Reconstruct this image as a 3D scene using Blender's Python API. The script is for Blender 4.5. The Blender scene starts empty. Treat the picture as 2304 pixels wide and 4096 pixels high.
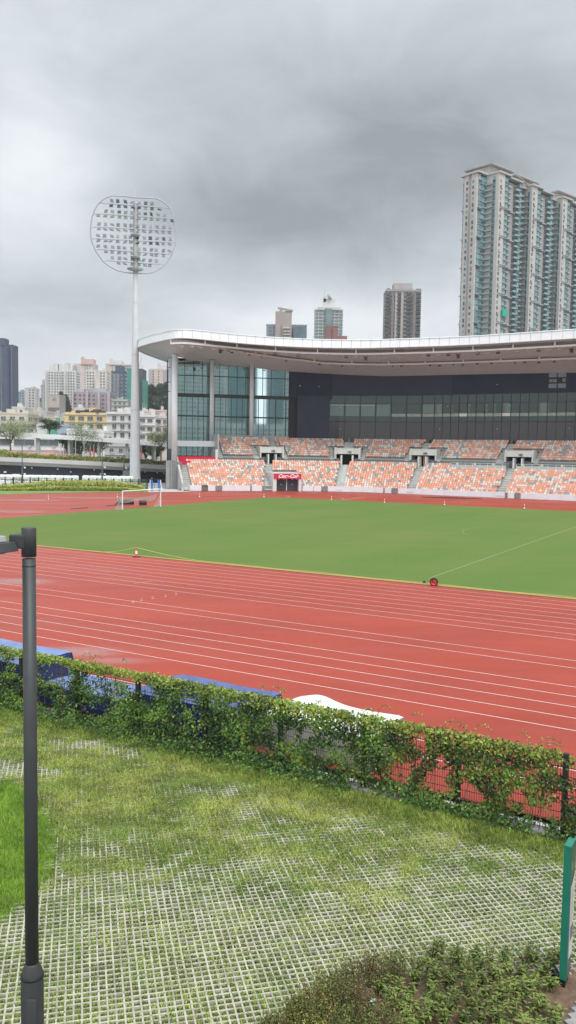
import bpy, bmesh, math, random
import numpy as np
from mathutils import Vector, Matrix
random.seed(7); rng = np.random.default_rng(7)
sc = bpy.context.scene
R = math.radians
# ---------------------------------------------------------------- camera
EYE = 8.257; PITCH = .074; ROLL = .0154; FPX = 3336.9      # FPX in pixels of a 2304 px wide frame
cam_d = bpy.data.cameras.new('camera'); cam = bpy.data.objects.new('camera', cam_d)
sc.collection.objects.link(cam); sc.camera = cam
cam_d.sensor_fit = 'VERTICAL'; cam_d.sensor_height = 36.0; cam_d.lens = FPX / 4096 * 36
cam_d.clip_start = .1; cam_d.clip_end = 12000
cfw = np.array([0, math.cos(PITCH), -math.sin(PITCH)]); cup0 = np.array([0, math.sin(PITCH), math.cos(PITCH)]); crt0 = np.array([1., 0, 0])
crt = crt0 * math.cos(ROLL) + cup0 * math.sin(ROLL); cup = -crt0 * math.sin(ROLL) + cup0 * math.cos(ROLL)
cam.matrix_world = Matrix(((crt[0], cup[0], -cfw[0], 0), (crt[1], cup[1], -cfw[1], 0), (crt[2], cup[2], -cfw[2], EYE), (0, 0, 0, 1)))
sc.render.resolution_x = 576; sc.render.resolution_y = 1024
sc.view_settings.view_transform = 'Standard'; sc.view_settings.look = 'None'; sc.view_settings.gamma = 1
sc.view_settings.use_curve_mapping = False
sc.view_settings.exposure = .5
# ---------------------------------------------------------------- world: overcast sky
SUN_EL, SUN_AZ = R(58), R(150)       # high, behind the camera to the left
w = bpy.data.worlds.new("World"); sc.world = w; w.use_nodes = True
NT = w.node_tree; NT.nodes.clear()
class G:
    "tiny node-building helper"
    def __init__(s, nt): s.nt = nt
    def n(s, t, **k):
        x = s.nt.nodes.new(t)
        for a, b in k.items(): setattr(x, a, b)
        return x
    def put(s, sock, v):
        if isinstance(v, bpy.types.NodeSocket): s.nt.links.new(v, sock)
        else: sock.default_value = v
    def m(s, op, a, b=0., c=None, clamp=False):
        x = s.n('ShaderNodeMath', operation=op, use_clamp=clamp); s.put(x.inputs[0], a); s.put(x.inputs[1], b)
        if c is not None: s.put(x.inputs[2], c)
        return x.outputs[0]
    def mix(s, f, a, b, blend='MIX'):
        x = s.n('ShaderNodeMix', data_type='RGBA', blend_type=blend); s.put(x.inputs[0], f)
        s.put(x.inputs[6], a if not isinstance(a, tuple) else (*a[:3], 1)); s.put(x.inputs[7], b if not isinstance(b, tuple) else (*b[:3], 1))
        return x.outputs[2]
    def ramp(s, v, lo, hi, a=0., b=1.):
        x = s.n('ShaderNodeMapRange', interpolation_type='SMOOTHSTEP'); s.put(x.inputs[0], v)
        for i, q in enumerate((lo, hi, a, b)): x.inputs[i + 1].default_value = q
        return x.outputs[0]
    def noise(s, vec, scale, detail=3., rough=.5, dist=0.):
        x = s.n('ShaderNodeTexNoise'); s.put(x.inputs['Vector'], vec); x.inputs['Scale'].default_value = scale
        x.inputs['Detail'].default_value = detail; x.inputs['Roughness'].default_value = rough; x.inputs['Distortion'].default_value = dist
        return x.outputs['Fac']
g = G(NT)
tc = g.n('ShaderNodeTexCoord'); sep = g.n('ShaderNodeSeparateXYZ'); NT.links.new(tc.outputs['Generated'], sep.inputs[0])
X, Y, Z = sep.outputs
nish = g.n('ShaderNodeTexSky', sky_type='NISHITA', sun_disc=False, sun_elevation=SUN_EL, sun_rotation=SUN_AZ, air_density=1., dust_density=4.)
hv = g.n('ShaderNodeCombineXYZ')                 # flattened direction: clouds stretch towards the horizon
zz = g.m('ADD', g.m('MAXIMUM', Z, 0.), .30)
g.put(hv.inputs[0], g.m('DIVIDE', X, zz)); g.put(hv.inputs[1], g.m('DIVIDE', Y, zz)); hv.inputs[2].default_value = 3.7
n1 = g.noise(hv.outputs[0], 1.3, 5., .55, .5); n2 = g.noise(hv.outputs[0], 3.6, 7., .62, .6)
def blob(px, py, sx, sy, ang=0.):
    "soft elliptical region of cloud around a sky direction (azimuth, elevation in degrees)"
    az = g.m('ARCTAN2', X, Y); el = g.m('ARCSINE', Z)
    da = g.m('SUBTRACT', az, R(px)); de = g.m('SUBTRACT', el, R(py)); ca, sa = math.cos(R(ang)), math.sin(R(ang))
    u = g.m('ADD', g.m('MULTIPLY', da, ca), g.m('MULTIPLY', de, sa)); v = g.m('SUBTRACT', g.m('MULTIPLY', de, ca), g.m('MULTIPLY', da, sa))
    q = g.m('ADD', g.m('POWER', g.m('ABSOLUTE', g.m('DIVIDE', u, R(sx))), 2.), g.m('POWER', g.m('ABSOLUTE', g.m('DIVIDE', v, R(sy))), 2.))
    return g.m('EXPONENT', g.m('MULTIPLY', q, -1.))
br = g.m('ADD', .62, g.m('MULTIPLY', g.m('SUBTRACT', n1, .5), .50))
br = g.m('ADD', br, g.m('MULTIPLY', g.m('SUBTRACT', n2, .5), .38))
for (bx, by, sx, sy, an, k) in CLOUDS if 'CLOUDS' in globals() else [
        (9, 20.5, 16, 5.0, -8, -.22), (-1, 14.6, 8.5, 2.2, -15, -.18), (8, 16.5, 9, 2.6, -6, -.10), (-16.5, 17.5, 5., 5., 0, .26), (-18.5, 13.5, 4, 3, 0, .08), (-14, 6.5, 9, 2.6, 0, -.05),
        (5, 8.0, 10, 3.2, 8, .26), (-6, 9.6, 6, 1.8, -10, .16), (16, 12, 6, 4, 0, .10), (-3, 28, 12, 3, 0, .02), (15, 27, 6, 5, 0, -.04), (-9.5, 15, 4, 1.2, -12, -.08)]:
    br = g.m('ADD', br, g.m('MULTIPLY', blob(bx, by, sx, sy, an), k))
br = g.m('ADD', br, g.m('MULTIPLY', g.ramp(Z, .04, .21, 1., 0.), .28))
br = g.m('MAXIMUM', g.m('MINIMUM', br, .92), .33)
br = g.m('MULTIPLY', br, g.ramp(Y, -.5, .25, 1.75, 1.))     # and brighter towards the hidden sun behind the camera
up = g.ramp(Z, .5, .85, .76, 1.9)                 # an overcast sky is brighter overhead
br = g.m('MULTIPLY', br, up)
tint = g.mix(g.ramp(br, .38, .8), (.90, 1.0, 1.065), (.975, 1.0, 1.03))
cl = g.n('ShaderNodeVectorMath', operation='SCALE'); NT.links.new(tint, cl.inputs[0]); g.put(cl.inputs[3], br)
b1 = g.n('ShaderNodeBackground'); NT.links.new(cl.outputs[0], b1.inputs[0]); b1.inputs[1].default_value = 1.0
b2 = g.n('ShaderNodeBackground'); NT.links.new(nish.outputs[0], b2.inputs[0]); b2.inputs[1].default_value = .06
mx = g.n('ShaderNodeMixShader'); mx.inputs[0].default_value = .06      # a little clear sky light through thick cloud
NT.links.new(b1.outputs[0], mx.inputs[1]); NT.links.new(b2.outputs[0], mx.inputs[2])
ow = g.n('ShaderNodeOutputWorld'); NT.links.new(mx.outputs[0], ow.inputs[0])
# ---------------------------------------------------------------- sun behind cloud
sd = bpy.data.lights.new('sun', 'SUN'); sd.energy = 1.4; sd.angle = R(25); sd.color = (1., .97, .92)
so = bpy.data.objects.new('sun', sd); sc.collection.objects.link(so)
dirv = Vector((math.sin(SUN_AZ) * math.cos(SUN_EL), math.cos(SUN_AZ) * math.cos(SUN_EL), math.sin(SUN_EL)))
so.rotation_euler = dirv.to_track_quat('Z', 'Y').to_euler()
# ---------------------------------------------------------------- geometry helpers
K = 2304 / 1449.
def ray(px, py):
    d = crt * ((px * K - 1152) / FPX) - cup * ((py * K - 2048) / FPX) + cfw
    return d / d[1]
def at(px, py, Yd):
    "world point seen at (px, py) (1449-wide photo) at distance Yd in front of the camera"
    d = ray(px, py) * Yd; return (d[0], Yd, EYE + d[2])
def gp(px, py, z=0.):
    d = ray(px, py); t = (z - EYE) / d[2]; return (d[0] * t, d[1] * t, z)
TH = .525; CT, ST = math.cos(TH), math.sin(TH)
def F2(s, d): return (s * CT + d * ST, -s * ST + d * CT)     # track frame: s along the home straight, d away from the camera
def tag(o, label=None, cat=None, group=None, kind=None, category=None):
    cat = cat or category
    if label: o['label'] = label
    if cat: o['category'] = cat
    if group: o['group'] = group
    if kind: o['kind'] = kind
    return o
def empty(name, loc, label, cat, group=None, rz=0):
    o = bpy.data.objects.new(name, None); sc.collection.objects.link(o); o.location = loc; o.rotation_euler = (0, 0, rz)
    o.empty_display_size = .3
    return tag(o, label, cat, group)
class MB:
    "mesh builder; vertices in world space, turned into the parent's space at build time"
    def __init__(s): s.v = []; s.f = []; s.mi = []
    def face(s, pts, mi=0):
        b = len(s.v); s.v += [tuple(p) for p in pts]; s.f.append(tuple(range(b, b + len(pts)))); s.mi.append(mi)
    def raw(s, vs, fs, mi=0):
        b = len(s.v); s.v += [tuple(p) for p in vs]; s.f += [tuple(i + b for i in f) for f in fs]; s.mi += [mi] * len(fs)
    def hexa(s, p, mi=0):     # p: 4 bottom ccw, 4 top ccw
        s.raw(p, [(3, 2, 1, 0), (4, 5, 6, 7), (0, 1, 5, 4), (1, 2, 6, 5), (2, 3, 7, 6), (3, 0, 4, 7)], mi)
    def box(s, c, size, rz=0, mi=0, tilt=None):
        x, y, z = size[0] / 2, size[1] / 2, size[2] / 2
        p = [(-x, -y, -z), (x, -y, -z), (x, y, -z), (-x, y, -z), (-x, -y, z), (x, -y, z), (x, y, z), (-x, y, z)]
        if tilt: p = [tuple(tilt @ Vector(q)) for q in p]
        co, si = math.cos(rz), math.sin(rz)
        s.hexa([(c[0] + a * co - b * si, c[1] + a * si + b * co, c[2] + h) for a, b, h in p], mi)
    def bar(s, a, b, w, h=None, mi=0):
        h = h or w; a = Vector(a); b = Vector(b); d = (b - a)
        if d.length < 1e-6: return
        d.normalize(); up = Vector((0, 0, 1)) if abs(d.z) < .98 else Vector((0, 1, 0))
        r = d.cross(up).normalized(); u = r.cross(d).normalized(); r *= w / 2; u *= h / 2
        s.hexa([a - r - u, a + r - u, b + r - u, b - r - u, a - r + u, a + r + u, b + r + u, b - r + u], mi)
    def tube(s, pts, r, n=8, mi=0, cap=True):
        P = [Vector(p) for p in pts]; rr = r if isinstance(r, (list, tuple)) else [r] * len(P)
        rings = []; ref = None
        for i, p in enumerate(P):
            d = (P[min(i + 1, len(P) - 1)] - P[max(i - 1, 0)]).normalized()
            if ref is None: ref = d.orthogonal().normalized()
            ref = (ref - d * ref.dot(d)); ref = ref.normalized() if ref.length > 1e-5 else d.orthogonal().normalized()
            q = d.cross(ref)
            rings.append([p + (ref * math.cos(2 * math.pi * k / n) + q * math.sin(2 * math.pi * k / n)) * rr[i] for k in range(n)])
        vs = [v for rg in rings for v in rg]; fs = []
        for i in range(len(P) - 1):
            for k in range(n): fs.append((i * n + k, i * n + (k + 1) % n, (i + 1) * n + (k + 1) % n, (i + 1) * n + k))
        if cap: fs.append(tuple(range(n))[::-1]); fs.append(tuple((len(P) - 1) * n + k for k in range(n)))
        s.raw(vs, fs, mi)
    def lathe(s, c, prof, n=16, mi=0, cap=True):
        vs = [(c[0] + r * math.cos(2 * math.pi * k / n), c[1] + r * math.sin(2 * math.pi * k / n), c[2] + z) for r, z in prof for k in range(n)]
        fs = [(i * n + k, i * n + (k + 1) % n, (i + 1) * n + (k + 1) % n, (i + 1) * n + k) for i in range(len(prof) - 1) for k in range(n)]
        if cap and prof[0][0] > 1e-4: fs.append(tuple(range(n))[::-1])
        if cap and prof[-1][0] > 1e-4: fs.append(tuple((len(prof) - 1) * n + k for k in range(n)))
        s.raw(vs, fs, mi)
    def prism(s, poly, z0, z1, mi=0):
        n = len(poly); vs = [(p[0], p[1], z0) for p in poly] + [(p[0], p[1], z1) for p in poly]
        s.raw(vs, [tuple(range(n))[::-1], tuple(range(n, 2 * n))] + [(i, (i + 1) % n, n + (i + 1) % n, n + i) for i in range(n)], mi)
    def mesh(s, name, mats, off=(0, 0, 0), smooth=False):
        me = bpy.data.meshes.new(name); v = np.array(s.v, float).reshape(-1, 3) - np.array(off)
        me.from_pydata(v.tolist(), [], s.f)
        for m in (mats if isinstance(mats, (list, tuple)) else [mats]): me.materials.append(m)
        if len(me.materials) > 1: me.polygons.foreach_set('material_index', s.mi)
        if smooth: me.polygons.foreach_set('use_smooth', [True] * len(me.polygons))
        me.update(); return me
    def build(s, name, mats, parent=None, smooth=False, org=None, bevel=0, **tg):
        if not s.f: return None
        pm = world_mat(parent) if parent else Matrix.Identity(4)
        o = bpy.data.objects.new(name, None)
        v = np.array(s.v, float).reshape(-1, 3)
        if org is None: org = (v.min(0) + v.max(0)) / 2; org[2] = v[:, 2].min()
        me = s.mesh(name, mats, org, smooth)
        o = bpy.data.objects.new(name, me); sc.collection.objects.link(o)
        if parent:
            o.parent = parent; o.matrix_basis = pm.inverted() @ Matrix.Translation(Vector(org))
        else: o.location = Vector(org)
        if bevel:
            b = o.modifiers.new('bevel', 'BEVEL'); b.width = bevel; b.segments = 2; b.limit_method = 'ANGLE'
        return tag(o, **tg)
def world_mat(o):
    m = Matrix.LocRotScale(o.location, o.rotation_euler, o.scale)
    if o.parent: m = world_mat(o.parent) @ m
    return m
def fast_mesh(name, V, Fidx, nper, mats, mi=None, smooth=False):
    "numpy mesh: V (n,3), Fidx flat indices, nper verts per face"
    me = bpy.data.meshes.new(name); nf = len(Fidx) // nper
    me.vertices.add(len(V)); me.vertices.foreach_set('co', np.asarray(V, np.float32).ravel())
    me.loops.add(len(Fidx)); me.loops.foreach_set('vertex_index', np.asarray(Fidx, np.int32))
    me.polygons.add(nf); me.polygons.foreach_set('loop_start', np.arange(nf, dtype=np.int32) * nper)
    for m in (mats if isinstance(mats, (list, tuple)) else [mats]): me.materials.append(m)
    if mi is not None: me.polygons.foreach_set('material_index', np.asarray(mi, np.int32))
    me.update(calc_edges=True); me.validate()
    return me
def link_mesh(name, me, parent=None, **tg):
    o = bpy.data.objects.new(name, me); sc.collection.objects.link(o)
    if parent: o.parent = parent; o.matrix_basis = world_mat(parent).inverted()
    return tag(o, **tg)
def copy_child(src, parent, loc, rot=(0, 0, 0), scale=(1, 1, 1), **tg):
    c = src.copy(); sc.collection.objects.link(c); c.parent = parent; c.location = loc; c.rotation_euler = rot; c.scale = scale
    return tag(c, **tg)
def copy_tree(o, loc=None, rz=None, parent=None):
    c = o.copy(); sc.collection.objects.link(c)
    if parent: c.parent = parent
    if loc is not None: c.location = loc
    if rz is not None: c.rotation_euler = (0, 0, rz)
    for ch in list(o.children): copy_tree(ch, parent=c)
    return c
# ---------------------------------------------------------------- materials
MATS = {}
def mat(name, col, rough=.6, var=0., vs=2., spec=.5, metal=0., bump=0., bs=40., col2=None, emit=0.):
    if name in MATS: return MATS[name]
    m = bpy.data.materials.new(name); m.use_nodes = True; nt = m.node_tree; b = nt.nodes['Principled BSDF']; q = G(nt)
    b.inputs['Base Color'].default_value = (*col, 1); b.inputs['Roughness'].default_value = rough
    b.inputs['Specular IOR Level'].default_value = spec; b.inputs['Metallic'].default_value = metal
    if var or col2 or bump: co = q.n('ShaderNodeTexCoord').outputs['Object']
    if var or col2:
        nz = q.noise(co, vs, 4., .6)
        c2 = col2 or tuple(c * (1 - var) for c in col); c1 = col if col2 else tuple(min(1, c * (1 + var)) for c in col)
        nt.links.new(q.mix(q.ramp(nz, .3, .7), c2, c1), b.inputs['Base Color'])
        nt.links.new(q.m('ADD', rough - .06, q.m('MULTIPLY', nz, .12)), b.inputs['Roughness'])
    if bump:
        bp = q.n('ShaderNodeBump'); bp.inputs['Strength'].default_value = bump; bp.inputs['Distance'].default_value = .02
        nt.links.new(q.noise(co, bs, 3.), bp.inputs['Height']); nt.links.new(bp.outputs[0], b.inputs['Normal'])
    if emit: b.inputs['Emission Color'].default_value = (*col, 1); b.inputs['Emission Strength'].default_value = emit
    MATS[name] = m; return m
def leafmat(name, col, rough=.55, trans=.25):
    m = bpy.data.materials.new(name); m.use_nodes = True; nt = m.node_tree; b = nt.nodes['Principled BSDF']; q = G(nt)
    co = q.n('ShaderNodeTexCoord').outputs['Object']
    nz = q.noise(co, 1.3, 3.)
    c = q.mix(q.ramp(nz, .3, .7), tuple(x * .75 for x in col), tuple(x * 1.25 for x in col))
    nt.links.new(c, b.inputs['Base Color']); b.inputs['Roughness'].default_value = rough; b.inputs['Specular IOR Level'].default_value = .35
    tr = q.n('ShaderNodeBsdfTranslucent'); nt.links.new(c, tr.inputs[0])
    ms = q.n('ShaderNodeMixShader'); ms.inputs[0].default_value = trans
    nt.links.new(b.outputs[0], ms.inputs[1]); nt.links.new(tr.outputs[0], ms.inputs[2])
    nt.links.new(ms.outputs[0], nt.nodes['Material Output'].inputs[0]); MATS[name] = m; return m
WHITE = mat('white_paint', (.78, .79, .79), .45, .05, 1.5)
OFFW = mat('offwhite_panel', (.66, .65, .63), .5, .05, 3.)
CONC = mat('light_concrete', (.42, .42, .405), .8, .12, .8, bump=.1)
CONCD = mat('grey_concrete', (.23, .235, .24), .8, .12, .8, bump=.1)
DARKM = mat('dark_metal', (.035, .037, .04), .45, .2, 3.)
BLACK = mat('black_paint', (.012, .013, .015), .5)
GALV = mat('galvanised_steel', (.42, .44, .46), .4, .06, 3., metal=.3)
# ---------------------------------------------------------------- ground
def sheet(name, poly, z, m, **k):
    b = MB(); b.face([(p[0], p[1], z) for p in poly]); return b.build(name, m, kind='structure', org=(0, 0, 0), **k)
def vnoise(x, y, seed=0):
    xi = np.floor(x).astype(int); yi = np.floor(y).astype(int); fx = x - xi; fy = y - yi
    h = lambda a, b: np.modf(np.abs(np.sin(a * 127.1 + b * 311.7 + seed * 74.7) * 43758.5453))[0]
    fx = fx * fx * (3 - 2 * fx); fy = fy * fy * (3 - 2 * fy)
    return (h(xi, yi) * (1 - fx) + h(xi + 1, yi) * fx) * (1 - fy) + (h(xi, yi + 1) * (1 - fx) + h(xi + 1, yi + 1) * fx) * fy
def fbm(x, y, seed=0): return .55 * vnoise(x, y, seed) + .3 * vnoise(x * 2.1, y * 2.1, seed + 1) + .15 * vnoise(x * 4.3, y * 4.3, seed + 2)
GROUNDM = mat('city_ground', (.18, .18, .17), .9, .2, .05)
sheet('ground', [(-4500, -600), (4500, -600), (4500, 4200), (-4500, 4200)], -.12, GROUNDM)
# wet red running surface
def track_mat():
    m = bpy.data.materials.new('red_track_rubber'); m.use_nodes = True; nt = m.node_tree; b = nt.nodes['Principled BSDF']; q = G(nt)
    tcn = q.n('ShaderNodeTexCoord'); co = tcn.outputs['Object']
    mp = q.n('ShaderNodeMapping'); nt.links.new(co, mp.inputs[0]); mp.inputs['Rotation'].default_value = (0, 0, TH); mp.inputs['Scale'].default_value = (.35, 1., 1.)
    big = q.noise(mp.outputs[0], .16, 4., .55); mid = q.noise(mp.outputs[0], .9, 4., .6); fine = q.noise(co, 60., 2.)
    c = q.mix(q.ramp(big, .3, .7), (.35, .054, .030), (.285, .043, .025)); c = q.mix(q.ramp(mid, .35, .75, 0., .35), c, (.36, .068, .052))
    c = q.mix(q.ramp(fine, .3, .7, 0., .14), c, (.25, .05, .04))
    nt.links.new(c, b.inputs['Base Color'])
    # puddles: three thin films of water plus general damp variation
    sp = q.n('ShaderNodeSeparateXYZ'); nt.links.new(co, sp.inputs[0])
    pud = None
    for (x, y, rx, ry) in PUD:
        u = q.m('DIVIDE', q.m('SUBTRACT', sp.outputs[0], x), rx); v = q.m('DIVIDE', q.m('SUBTRACT', sp.outputs[1], y), ry)
        e = q.m('EXPONENT', q.m('MULTIPLY', q.m('ADD', q.m('MULTIPLY', u, u), q.m('MULTIPLY', v, v)), -1.))
        pud = e if pud is None else q.m('MAXIMUM', pud, e)
    pn = q.noise(mp.outputs[0], 1.7, 5., .65)
    wet = q.ramp(q.m('ADD', q.m('MULTIPLY', pud, 1.3), q.m('MULTIPLY', pn, 1.1)), .75, 1.95)
    damp = q.ramp(q.noise(mp.outputs[0], .33, 4., .6), .4, .7)
    r = q.m('SUBTRACT', .50, q.m('MULTIPLY', damp, .12)); r = q.m('SUBTRACT', r, q.m('MULTIPLY', wet, .22))
    nt.links.new(r, b.inputs['Roughness']); b.inputs['Specular IOR Level'].default_value = .22
    cw = q.n('ShaderNodeMath', operation='MULTIPLY'); nt.links.new(wet, cw.inputs[0]); cw.inputs[1].default_value = 1.0
    nt.links.new(cw.outputs[0], b.inputs['Coat Weight']); b.inputs['Coat Roughness'].default_value = .30
    bp = q.n('ShaderNodeBump'); bp.inputs['Strength'].default_value = .25; bp.inputs['Distance'].default_value = .006
    nt.links.new(q.noise(co, 45., 3.), bp.inputs['Height']); nt.links.new(bp.outputs[0], b.inputs['Normal'])
    return m
PUD = [gp(190, 1640)[:2] + (2.2, 1.1), gp(40, 1462)[:2] + (2.4, 1.5), gp(60, 1258)[:2] + (6, 2.5), gp(20, 1287)[:2] + (5, 1.6), gp(230, 1252)[:2] + (6, 2), gp(290, 1662)[:2] + (1.6, .6)]
TRACK = track_mat()
D_FENCE = 18.15
sheet('running_track', [F2(60, 18.9), F2(60, 175), F2(-62, 175), F2(-99, 137), F2(-103.2, 123.5), F2(-110.5, 113.5), F2(-114, 98), F2(-112, 84), F2(-150, 62), F2(-150, 18.9)], 0., TRACK)
def grass_field_mat():
    m = bpy.data.materials.new('mown_pitch_grass'); m.use_nodes = True; nt = m.node_tree; b = nt.nodes['Principled BSDF']; q = G(nt)
    co = q.n('ShaderNodeTexCoord').outputs['Object']
    mp = q.n('ShaderNodeMapping'); nt.links.new(co, mp.inputs[0]); mp.inputs['Rotation'].default_value = (0, 0, TH); mp.inputs['Scale'].default_value = (.3, 1., 1.)
    big = q.noise(co, .035, 3.); mid = q.noise(mp.outputs[0], .35, 5., .65); fine = q.noise(co, 3., 5., .7)
    c = q.mix(q.ramp(big, .35, .65), (.094, .168, .040), (.126, .174, .050))
    c = q.mix(q.ramp(mid, .3, .75, 0., .55), c, (.078, .150, .032)); c = q.mix(q.ramp(fine, .3, .7, 0., .4), c, (.15, .175, .065))
    spx = q.n('ShaderNodeSeparateXYZ'); mp2 = q.n('ShaderNodeMapping'); nt.links.new(co, mp2.inputs[0]); mp2.inputs['Rotation'].default_value = (0, 0, TH); nt.links.new(mp2.outputs[0], spx.inputs[0])
    band = q.ramp(q.m('SINE', q.m('MULTIPLY', spx.outputs[0], .57)), -.35, .35)
    c = q.mix(q.m('MULTIPLY', band, .10), c, (.17, .20, .07))
    nt.links.new(c, b.inputs['Base Color']); b.inputs['Roughness'].default_value = .9; b.inputs['Specular IOR Level'].default_value = .05
    bp = q.n('ShaderNodeBump'); bp.inputs['Strength'].default_value = .5; bp.inputs['Distance'].default_value = .03
    nt.links.new(q.noise(co, 14., 4.), bp.inputs['Height']); nt.links.new(bp.outputs[0], b.inputs['Normal'])
    return m
DN = 49.15
fld = [F2(45, DN), F2(-75.6, DN)]
for k in range(9):      # rounded far corner of the turf
    a = R(180 - k * 90 / 8); fld.append(F2(-75.6 + 5 + 5 * math.cos(a), 125.4 - 5 + 5 * math.sin(a)))
fld += [F2(45, 125.8)]
PITCHM = grass_field_mat()
b = MB(); b.prism([fld[i] for i in range(len(fld))][::-1], -.02, .035); b.build('grass_pitch', PITCHM, kind='structure', org=(0, 0, 0))
LINE = mat('white_line_paint', (.66, .55, .50), .6); LINEP = mat('faded_pink_line', (.62, .30, .24), .6); LINEG = mat('faded_grass_line', (.17, .22, .085), .9); LINEY = mat('yellow_kerb', (.62, .50, .16), .6)
def fline(mb, pts, w, z=.004):
    P = [np.array(p, float) for p in pts]
    for a, c in zip(P[:-1], P[1:]):
        d = (c - a); n = np.array([-d[1], d[0]]) / np.hypot(*d) * w / 2
        q = [a - n, c - n, c + n, a + n]; mb.face([(*t, z) for t in (q if True else q)])
mb = MB(); LD = [49.2 - 1.22 * i for i in range(10)]; LD += [LD[9] - 3.86, LD[9] - 5.08]; LD += [LD[11] - 2.72 - 1.22 * i for i in range(5)]
for i, d in enumerate(LD):
    if i: fline(mb, [F2(s, d) for s in (30, 0, -40, -80, -130)], .045)
# two more marks near the fence, a small cross mark, tiny tick marks
for d in (22.25, 21.03): fline(mb, [F2(20, d), F2(-30, d)], .05)
fline(mb, [gp(382, 1462)[:2], gp(338, 1468)[:2]], .04, .005)
for k in range(10):
    p = gp(335 + (k % 5) * 26 + 5 * math.sin(k * 5), 1512 - (k % 5) * 5 + 4 * (k // 5)); mb.box((p[0], p[1], .004), (.12, .06, .004))
mb.build('lane_markings', LINE, kind='structure', org=(0, 0, 0))
mb = MB()
for r_ in (40., 43.7, 47.3):      # faded bend arcs
    cx, cy = -68., 87.3; fline(mb, [F2(cx + r_ * math.cos(R(a)), cy + r_ * math.sin(R(a))) for a in range(100, 240, 5)], .07, .004)
fline(mb, [gp(0, 1264)[:2], gp(252, 1271)[:2]], .07); fline(mb, [gp(430, 1240)[:2], gp(640, 1249)[:2], gp(760, 1247)[:2]], .06); fline(mb, [gp(1030, 1256)[:2], gp(1449, 1267)[:2]], .06)
for d in (129.5, 134.): fline(mb, [F2(s, d) for s in (30, -10, -50)], .05)
mb.build('faded_lane_markings', LINEP, kind='structure', org=(0, 0, 0))
mb = MB()
for cxp, cyp in ((835, 1253), (1143, 1262), (700, 1249)):     # throwing sector arcs
    c = gp(cxp, cyp); fline(mb, [(c[0] + 2.0 * math.cos(R(a)) * 1., c[1] + 4.6 * math.sin(R(a))) for a in range(-80, 81, 16)], .08, .005)
fline(mb, [gp(860, 1258)[:2], gp(920, 1250)[:2]], .16, .005)
mb.build('throwing_arc_markings', mat('cream_line', (.70, .50, .38), .6), kind='structure', org=(0, 0, 0))
mb = MB(); fline(mb, [F2(-19.1, 51.5), F2(-19.1, 103), F2(-19.1, 125)], .13, .039)
c0 = F2(-19.1, 87.3); fline(mb, [F2(-19.1 + 9.15 * math.cos(R(a)), 87.3 + 9.15 * math.sin(R(a))) for a in range(140, 230, 10)], .07, .039)
mb.build('pitch_markings', LINEG, kind='structure', org=(0, 0, 0))
# inner kerb of the track: dark drain slot with a yellow rim
mb = MB(); mb.bar((*F2(30, DN - .02), .03), (*F2(-75, DN - .02), .03), .06, .07); mb.build('inner_kerb', LINEY, org=(0, 0, 0), kind='structure')
mb = MB(); mb.bar((*F2(30, DN - .14), .004), (*F2(-75, DN - .14), .004), .16, .012); mb.build('drain_slot', mat('drain_dark', (.07, .04, .03), .8), org=(0, 0, 0), kind='structure')
# concrete forecourt at the stadium corner
sheet('forecourt_paving', [gp(378, 1238)[:2], gp(476, 1237)[:2], (-20.6, 175), (-60, 200), (-60, 175)], .012, mat('forecourt', (.45, .45, .43), .8, .1, .5))
# ================================================================ GRANDSTAND
GA = R(44); GR = 25.; GCS = -75.7; GD = 153.5; GT = GR * math.tan(GA / 2)
GL = (-99.4 + 0 - GCS) / -math.cos(GA) - GT; GS0 = (GCS - (GT + GL) * math.cos(GA), GD - (GT + GL) * math.sin(GA)); GARC = GR * GA
def W(u, v=0., z=0.):
    if u < GL: p = (GS0[0] + u * math.cos(GA), GS0[1] + u * math.sin(GA)); n = (-math.sin(GA), math.cos(GA))
    elif u < GL + GARC:
        a = GA - (u - GL) / GR; n = (-math.sin(a), math.cos(a)); p = (GCS + GT + GR * n[0], GD - GR + GR * n[1])
    else: p = (GCS + GT + u - GL - GARC, GD); n = (0, 1.)
    x, y = F2(p[0] + n[0] * v, p[1] + n[1] * v); return (x, y, z)
def ang(u):      # world heading of +u
    a = GA if u < GL else (GA - (u - GL) / GR if u < GL + GARC else 0.); return a - TH
def ux(xs, v=0., z=.6):       # u of the point seen in photo column xs (2304-wide)
    lo, hi = -15., 130.
    for _ in range(40):
        m_ = (lo + hi) / 2; p = np.array(W(m_, v, z)) - np.array([0, 0, EYE])
        if 1152 + FPX * (p @ crt) / (p @ cfw) < xs: lo = m_
        else: hi = m_
    return lo
def usamp(a, b, step=1.2):
    L = [a]; x = a
    while x < b - 1e-6:
        st = step if GL - .1 <= x < GL + GARC else 6.
        if x < GL < x + st: st = GL - x
        x = min(b, x + st); L.append(x)
    return L
def sweep(mb, prof, u0, u1, mi=0, closed=False, fu=None, step=1.2):
    "prof: list of (v,z); fu(v,u) may shift u with v"
    us_ = usamp(u0, u1, step); n = len(prof)
    vs = [W((fu(v, u) if fu else u), v, z) for u in us_ for v, z in prof]
    fs = []
    for i in range(len(us_) - 1):
        for k in range(n if closed else n - 1):
            k2 = (k + 1) % n; fs.append((i * n + k, (i + 1) * n + k, (i + 1) * n + k2, i * n + k2))
    if closed: fs.append(tuple(range(n))); fs.append(tuple(range((len(us_) - 1) * n, len(us_) * n))[::-1])
    mb.raw(vs, fs, mi)
def ubox(mb, u0, u1, v0, v1, z0, z1, mi=0):
    sweep(mb, [(v0, z0), (v0, z1), (v1, z1), (v1, z0)], u0, u1, mi, closed=True)
UE = 98.
STAND = empty('grandstand', W(40, 5, 0), 'large white-roofed grandstand with tiers of orange, cream and grey seats beyond the pitch', 'grandstand')
STEPM = mat('stand_concrete', (.37, .385, .37), .8, .12, 1.)
NL, NU = 13, 9
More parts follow.
